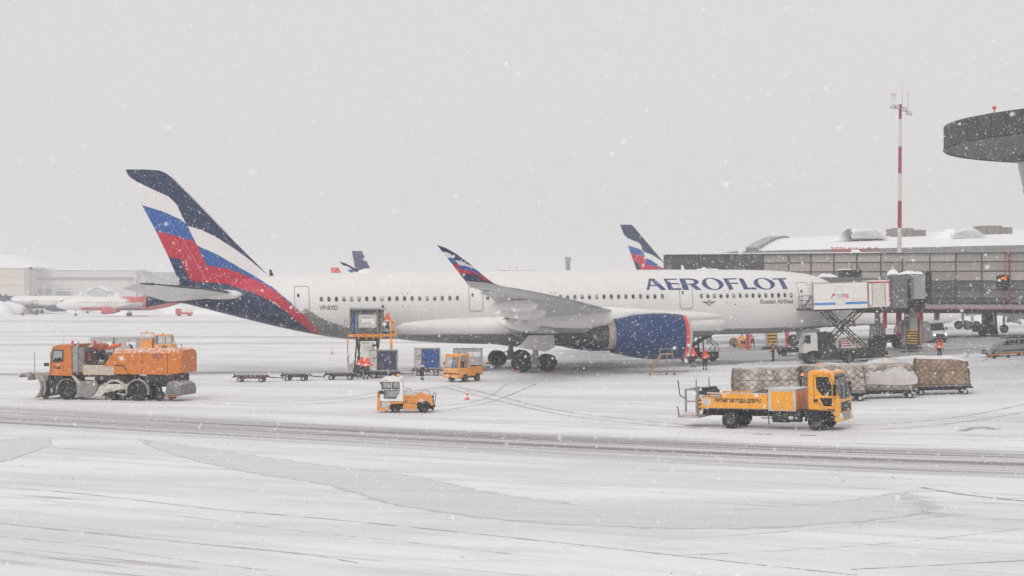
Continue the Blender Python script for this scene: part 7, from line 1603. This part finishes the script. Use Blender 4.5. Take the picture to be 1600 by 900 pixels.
# small things under the nose
t = thing('ground_power_cart', 'orange ground unit standing under the fuselage beside the bent worker', 'cart', G(1160, 543.5), 0)
m = MB(); m.lathe([(0, .5), (.1, .62), (1.0, .6), (1.3, .45), (1.45, .15)], ax='z', n=16); m.o('housing', mat('ochre_housing', (.62, .27, .03), .5, grime=.3), t, sharp=60)
m = MB(); m.cyl((0, 0, 1.4), (0, 0, 1.9), .08); m.o('valve', DARK, t)
m = MB(); m.bx(-.3, .3, -.66, -.55, .5, .9); m.o('gauge_box', DARK, t)
t = thing('hose_cart', 'small brown hose cart left of the orange ground unit', 'cart', G(1147, 542.5), 0)
m = MB(); m.lathe([(-.45, .5), (-.4, .55), (-.35, .3), (.35, .3), (.4, .55), (.45, .5)], (0, 0, .6), 'y', 16); m.o('reel', mat('brown_reel', (.2, .12, .09), .7, dust=.4), t)
m = MB(); m.bar((-.5, -.4, .1), (1.2, -.4, .6), .06, .06); m.bar((-.5, .4, .1), (1.2, .4, .6), .06, .06); m.bar((1.0, 0, .1), (1.0, 0, 1.1), .08, .08); m.o('frame', DARK, t)
for y in (-.5, .5): wheel(t, (0, y, .18), .18, .1, 1 if y > 0 else -1)
t = thing('pallet_loader', 'dark cargo loader with a spare wheel under the nose', 'loader', gw(1238, 172), 0)
m = MB(); m.bx(-1.5, 2.2, -.8, .8, .35, .9); m.bx(1.2, 2.2, -.8, .8, .9, 2.4); m.o('body', DARK, t, .05)
m = MB()
for x in (.5, 1.1, 1.8): m.bar((x, -.85, .9), (x, -.85, 2.5), .06, .06)
for z in (1.2, 1.7, 2.2): m.bar((.4, -.85, z), (2.3, -.85, z), .06, .06)
m.o('rail', LGREY, t)
wheel(t, (0, -.9, 1.6), .6, .3, -1); 
for x in (-1, 1.6): wheel(t, (x, -.7, .35), .35, .25, -1); wheel(t, (x, .7, .35), .35, .25, 1)
# carts behind the sweeper truck
def gtop(px, py, Y): return gw(px, Y)
for k, (px, lab, grp) in enumerate(((162, 'grey cargo container on a dolly, left one behind the sweeper truck', 1), (199, 'grey cargo container on a dolly, right one behind the sweeper truck', 1))):
    d = dolly('dolly under the %s far container behind the sweeper truck' % ('left' if k == 0 else 'right'), gw(px, 180), 180, None, 2.3, 1.5, DARK)
    e = bpy.data.objects.new('grey_container', None); col.objects.link(e); e.location = Vector(d.location)+Vector((0, 0, .575)); e.rotation_euler = (0, 0, R(90)); tag(e, lab, 'container'); plain_uld(e, 2.45, 1.6)
t = thing('utility_tractor', 'amber tractor with louvred sides and a glazed cab behind the sweeper truck', 'tractor', gw(238, 197), 0); t.scale = (1.15,)*3
m = MB(); m.bx(-2.2, .15, -.8, .8, .35, 1.35); m.o('engine_body', YELLOWD, t, .04)
m = MB(); m.bx(-2.22, -1.3, -.82, -.8, .4, 1.3); m.o('clean_panel', YELLOW, t, .02)
for i in range(4): m = MB(); m.bx(-1.2+.33*i, -.93+.33*i, -.815, -.8, .5, 1.25); m.o('louvre_panel', YELLOWD, t, .02)
m = MB(); m.bx(-2.3, .2, -.85, .85, 1.35, 1.44); m.o('top_deck', GREY, t)
m = MB(); m.bx(-.6, .6, -.7, .7, 1.9, 1.98)
for x in (-.5, .5): m.bar((x, -.65, 1.4), (x, -.65, 1.9), .06, .06); m.bar((x, .65, 1.4), (x, .65, 1.9), .06, .06)
m.v = [(x-.5, y, z) for x, y, z in m.v]; m.o('canopy', YELLOWD, t)
m = MB(); m.bx(.3, 2.3, -.8, .8, .35, .8)
for x, x2 in ((.4, .45), (1.2, 1.2), (2.2, 1.95)): m.bar((x, -.72, .8), (x2, -.7, 1.7), .09, .09); m.bar((x, .72, .8), (x2, .7, 1.7), .09, .09)
m.bx(.4, 2.0, -.75, .75, 1.66, 1.78); m.o('cab', YELLOWD, t, .03)
m = MB(); m.bx(.45, 1.15, -.72, -.7, .85, 1.65); m.bx(1.25, 1.95, -.72, -.7, .85, 1.65); m.bx(.4, .42, -.65, .65, .85, 1.65); m.bx(2.0, 2.02, -.65, .65, .85, 1.65); m.o('cab_glass', GLASS, t)
for x in (-1.6, 1.4):
    for s in (1, -1): wheel(t, (x, s*.75, .32), .32, .25, s)
beacon(t, (1.1, 0, 1.78), LAMPR, .06, .12); beacon(t, (-.6, 0, 1.98), LAMPR, .06, .12)
# traffic cones
cone_src = None
def cone(px, py, h, lab):
    e = thing('traffic_cone', lab, 'traffic cone', G(px, py), random.uniform(0, 90), 'traffic cones on the apron'); r = h*.2
    m = MB(); m.bx(-r*1.15, r*1.15, -r*1.15, r*1.15, 0, h*.05); m.o('base', CONE, e)
    for i in range(5):
        m = MB(); f0, f1 = i/5, (i+1)/5; m.cyl((0, 0, h*(.05+.95*f0)), (0, 0, h*(.05+.95*f1)), r*(1-.86*f0), r*(1-.86*f1), 16); m.o('cone_band', CONE if i % 2 == 0 else PRINTW, e)
cone(519, 553, .7, 'small red and white traffic cone on the snow left of the loader')
cone(730, 624.5, .68, 'traffic cone in front of the amber flatbed tractor')
cone(1387.5, 559, .75, 'traffic cone at the rear of the catering truck')
HAZE, FLAKES = 0.00065, 420000
# ------------------------------------------------------------------ people
HIV = mat('hi_vis_orange', (.95, .10, .02), .7, var=.1, scale=5); NVT = mat('navy_work_trousers', (.025, .028, .045), .85, var=.25, scale=8); REFL = mat('reflective_tape', (.72, .72, .70), .4)
BOOT = mat('black_boot', (.02, .02, .02), .7); SKINM = mat('face_skin', (.45, .26, .19), .6); BLJ = mat('blue_jacket', (.02, .07, .24), .7, var=.2); RDJ = mat('red_jacket', (.55, .03, .04), .7, var=.15); HAIRM = mat('dark_knit_cap', (.03, .03, .035), .9)
def person(label, loc, head, lean=0., squat=0., arms=(20, 20), fwd=(10, 10), step=0., jacket=HIV, hood=True, sit=False, scale=1., ground=True):
    e = bpy.data.objects.new('person', None); col.objects.link(e); e.location = loc; e.rotation_euler = (0, 0, R(head)); e.scale = (scale,)*3; tag(e, label, 'person')
    V, E_, RD, TG = [], [], [], []
    def v(p, r): V.append(Vector(p)); RD.append(r if isinstance(r, tuple) else (r, r)); return len(V)-1
    def ed(a, b, t): E_.append((a, b)); TG.append(t)
    dz = squat*.42; hipz = .95-dz; la = R(lean)
    if sit: hipz = .5
    def up(h, x=0., y=0.): return (math.sin(la)*h+math.cos(la)*x, y, hipz+math.cos(la)*h-math.sin(la)*x)
    pel = v((0, 0, hipz), (.17, .15)); wst = v(up(.17), (.175, .15)); tape = v(up(.25), (.185, .155)); chs = v(up(.38), (.2, .16)); nb = v(up(.50), (.15, .12)); nk = v(up(.57, .02), .075); hd = v(up(.68, .05), (.105, .115)); ht = v(up(.79, .04), (.085, .1))
    ed(pel, wst, 'j'); ed(wst, tape, 'r'); ed(tape, chs, 'j'); ed(chs, nb, 'j'); ed(nb, nk, 'j'); ed(nk, hd, 's'); ed(hd, ht, 'c')
    hands = []
    for s, aa, ff in ((1, arms[0], fwd[0]), (-1, arms[1], fwd[1])):
        sh = v(up(.47, 0, s*.2), .085); d1 = Vector((math.sin(la*.5+R(ff)), s*math.sin(R(aa))*.8, -math.cos(R(ff)+la*.5))).normalized()
        d2 = Vector((math.sin(la*.5+R(ff)+R(28)), s*math.sin(R(aa))*.25, -math.cos(R(ff)+la*.5+R(28)))).normalized()
        el = V[sh]+d1*.29; ei = v(el, .072); cu = v(el+d2*.2, .062); wr = v(el+d2*.25, .05); ed(nb, sh, 'j'); ed(sh, ei, 'j'); ed(ei, cu, 'r' if 0 else 'j'); ed(cu, wr, 'b'); hands.append((el+d2*.27, d2, s))
        if sit: kn = Vector((.42, s*.12, .5)); an = Vector((.45, s*.12, .1))
        else:
            st_ = step*s; kn = Vector((.02+squat*.3+st_*.18, s*.12, .50-dz*.35)); an = Vector((-.03-squat*.08+st_*.32, s*.125, .1))
        hp = v((0, s*.1, hipz-.06), .125); ki = v(kn, .088); t1 = v(kn.lerp(an, .45), .08); t2 = v(kn.lerp(an, .62), .078); ai = v(an, .068); to = v(an+Vector((.17, s*.02, -.045)), (.05, .045))
        ed(pel, hp, 't'); ed(hp, ki, 't'); ed(ki, t1, 't'); ed(t1, t2, 'r'); ed(t2, ai, 't'); ed(ai, to, 'b')
    me = bpy.data.meshes.new('body'); me.from_pydata([tuple(x) for x in V], E_, [])
    o = bpy.data.objects.new('body', me); col.objects.link(o); o.modifiers.new('skin', 'SKIN'); sb = o.modifiers.new('sub', 'SUBSURF'); sb.levels = sb.render_levels = 1
    for i, r in enumerate(RD): me.skin_vertices[0].data[i].radius = r
    me.skin_vertices[0].data[0].use_root = True
    nm = bpy.data.meshes.new_from_object(o.evaluated_get(bpy.context.evaluated_depsgraph_get())); bpy.data.objects.remove(o); nm.name = 'body'
    for x in (jacket, NVT, REFL, BOOT, SKINM, HAIRM): nm.materials.append(x)
    key = {'j': 0, 't': 1, 'r': 2, 'b': 3, 's': 4, 'c': 5}
    A = np.array([tuple(V[a]) for a, b in E_]); B = np.array([tuple(V[b]) for a, b in E_]); D = B-A; LL = (D*D).sum(1)
    idx = []
    for p in nm.polygons:
        c = np.array(p.center); t_ = np.clip(((c-A)*D).sum(1)/LL, 0, 1); q = A+D*t_[:, None]; dist = ((c-q)**2).sum(1)
        idx.append(key[TG[int(dist.argmin())]])
    nm.polygons.foreach_set('material_index', idx); nm.polygons.foreach_set('use_smooth', [True]*len(idx))
    b = bpy.data.objects.new('body', nm); col.objects.link(b); b.parent = e
    for p, d, s in hands:                                 # gloves with five fingers
        m = MB(); sd_ = Vector((0, 1, 0)); n_ = d.cross(sd_).normalized(); sd_ = n_.cross(d).normalized(); m.bar(p-d*.04, p+d*.06, .085, .035)
        for k, ln in ((-1.5, .06), (-.5, .075), (.5, .08), (1.5, .068)):
            a = p+d*.055+sd_*k*.021; k1 = a+d*ln*.6+n_*.008; m.cyl(a, k1, .0105, .0095, 6); m.cyl(k1, k1+d*ln*.45+n_*.02, .0095, .007, 6)
        th = p+d*.0+Vector((.04, 0, 0)); m.cyl(p, p+d*.03+Vector((.05, 0, 0)), .014, .012, 6); m.cyl(p+d*.03+Vector((.05, 0, 0)), p+d*.075+Vector((.06, 0, 0)), .012, .008, 6)
        m.o('glove', BOOT, b)
    c = Vector(up(.69, .05)); f = Vector((math.cos(la*.6), 0, -math.sin(la*.6)))
    m = MB(); m.cyl(c+f*.1+Vector((0, 0, -.005)), c+f*.135+Vector((0, 0, -.02)), .012, .016, 6)
    m.o('nose', SKINM, b)
    m = MB()
    for s in (-1, 1): m.cyl(c+f*.1+Vector((0, s*.035, .02)), c+f*.112+Vector((0, s*.035, .02)), .012, n=6)
    m.bar(c+f*.108+Vector((0, -.03, -.055)), c+f*.108+Vector((0, .03, -.055)), .012, .012); m.o('face_features', BOOT, b)
    if hood:
        rg = []
        for i in range(9):
            a = R(-60+30*i*.95); r0 = .155
            rg.append(None)
        m = MB(); ringsh = []
        for dx, k in ((-.15, .25), (-.13, .7), (-.06, .98), (.02, 1.02), (.08, .95), (.09, .82), (.05, .8)):
            ringsh.append([c+Vector((dx, 0, .015))+Vector((0, .145*k*math.cos(a), .165*k*math.sin(a))) for a in [2*math.pi*i/18 for i in range(18)]])
        m.loft(ringsh, False); m.add([], []); ho = m.o('hood', jacket, b, sharp=70)
    else:
        m = MB(); m.lathe([(-.0, .125), (.06, .122), (.11, .09), (.14, .02)], c+Vector((-.01, 0, .02)), 'z', 16); m.o('cap', HAIRM, b)
    return e
lw = Vector(bpy.data.objects['container_loader'].location)
person('worker in orange hi-vis jacket standing in the raised loader cage', lw+Vector(((545-360)/136., .75, (845-372)/136.+.05)), 60, arms=(35, 30), fwd=(30, 15), lean=8)
person('bending worker in orange jacket nearer to the navy container', G(571, 593.5), 75, lean=32, squat=.12, arms=(25, 25), fwd=(35, 30), scale=1.08)
person('crouching worker in orange jacket left of the other bent worker', G(560, 591), 55, lean=30, squat=.1, arms=(20, 20), fwd=(45, 45), scale=1.05)
person('worker in blue jacket bending at the bright blue container', G(659.5, 594.5), 60, lean=22, arms=(20, 15), fwd=(35, 10), step=.3, jacket=BLJ, hood=False, scale=.98)
person('worker in orange hooded jacket near the engine, left of the pair', G(1083, 574), 90, arms=(28, 28), fwd=(15, 15), lean=4)
person('worker in orange hooded jacket near the engine, right of the pair', G(1101.5, 578.5), 75, arms=(18, 38), fwd=(10, 35), lean=4, step=.25)
person('lone orange-jacketed worker standing under the nose', G(1208, 564.5), 160, arms=(20, 20), fwd=(8, 20), step=.15, hood=True)
person('worker in orange jacket and navy trousers standing left of the silver car', gw(1468, 153), -85, arms=(25, 25), fwd=(5, 5), scale=1.0)
person('worker in red jacket bending over under the fuselage', G(1176, 543), 100, lean=55, arms=(25, 25), fwd=(35, 30), step=.4, jacket=RDJ, hood=False, scale=1.05)
person('worker in blue jacket behind the catering truck scissors', gw(1313, 158.5), 150, arms=(20, 20), jacket=BLJ, hood=False)
fl = bpy.data.objects['flatbed_tractor']; q_ = fl.matrix_basis @ Vector((1.98, .12, .62))
person('driver in red jacket seated in the amber flatbed tractor', q_, 232, sit=True, fwd=(45, 45), arms=(15, 15), jacket=RDJ, hood=False, scale=.95)

# ------------------------------------------------------------------ falling snow: uncountable flakes adrift over the near apron
def flakes(n, x0, x1, y0, y1, z0, z1, smin, smax):
    c = np.stack([rng.uniform(x0, x1, n), rng.uniform(y0, y1, n), rng.uniform(z0, z1, n)], 1)
    s = smin+(smax-smin)*rng.random(n)**2.2
    base = np.array([(1, 0, .2), (0, .8, -.25), (-.9, .1, .25), (.1, -.85, -.2)])      # thin folded plates
    q = rng.normal(size=(n, 4)); q /= np.linalg.norm(q, axis=1)[:, None]; a, b, c_, d = q.T
    Rm = np.stack([np.stack([1-2*(c_*c_+d*d), 2*(b*c_-a*d), 2*(b*d+a*c_)], 1), np.stack([2*(b*c_+a*d), 1-2*(b*b+d*d), 2*(c_*d-a*b)], 1), np.stack([2*(b*d-a*c_), 2*(c_*d+a*b), 1-2*(b*b+c_*c_)], 1)], 1)
    v = np.einsum('nij,nkj->nki', Rm, base[None]*rng.uniform(.6, 1.2, (n, 4, 1)))*(s*.5)[:, None, None]+c[:, None, :]
    f = np.array([(0, 1, 2), (0, 2, 3)])[None]+4*np.arange(n)[:, None, None]
    return v.reshape(-1, 3), f.reshape(-1, 3)
v, f = flakes(FLAKES, -19, 19, 5, 56, .3, 17, .010, .028)
me = bpy.data.meshes.new('falling_snow'); me.vertices.add(len(v)); me.vertices.foreach_set('co', v.astype('f').ravel())
me.loops.add(f.size); me.loops.foreach_set('vertex_index', f.astype('i').ravel()); me.polygons.add(len(f)); me.polygons.foreach_set('loop_start', np.arange(0, f.size, 3, dtype='i')); me.polygons.foreach_set('loop_total', np.full(len(f), 3, 'i'))
me.polygons.foreach_set('use_smooth', np.ones(len(f), bool)); me.update(calc_edges=True)
fm = bpy.data.materials.new('snowflake'); fm.use_nodes = True; N = fm.node_tree.nodes; L = fm.node_tree.links
d1 = N['Principled BSDF']; d1.inputs['Base Color'].default_value = (.99, .99, .99, 1); d1.inputs['Roughness'].default_value = .8; tr = N.new('ShaderNodeBsdfTranslucent'); tr.inputs[0].default_value = (.99, .99, .99, 1)
mxs = N.new('ShaderNodeMixShader'); mxs.inputs[0].default_value = .5; L.new(d1.outputs[0], mxs.inputs[1]); L.new(tr.outputs[0], mxs.inputs[2])
tp = N.new('ShaderNodeBsdfTransparent'); mx2 = N.new('ShaderNodeMixShader'); mx2.inputs[0].default_value = .0; L.new(mxs.outputs[0], mx2.inputs[1]); L.new(tp.outputs[0], mx2.inputs[2]); L.new(mx2.outputs[0], N['Material Output'].inputs[0])
me.materials.append(fm); fs_ = bpy.data.objects.new('falling_snow', me); col.objects.link(fs_); struct(fs_, 'stuff', 'white snowflakes drifting down through the air over the apron')

# ------------------------------------------------------------------ the snowy air
m = MB(); m.bx(-1400, 1400, -120, 2600, -1.0, 40); hz = m.o('haze', []); struct(hz, 'stuff', 'pale snowy haze that fades far things')
hm = bpy.data.materials.new('haze_air'); hm.use_nodes = True; N = hm.node_tree.nodes; L = hm.node_tree.links; N.clear()
o_ = N.new('ShaderNodeOutputMaterial'); pv = N.new('ShaderNodeVolumePrincipled'); pv.inputs['Color'].default_value = (.95, .94, .945, 1); pv.inputs['Density'].default_value = HAZE; pv.inputs['Anisotropy'].default_value = 0.0
pv.inputs['Density Attribute'].default_value = ''
L.new(pv.outputs[0], o_.inputs['Volume']); hz.data.materials.append(hm)
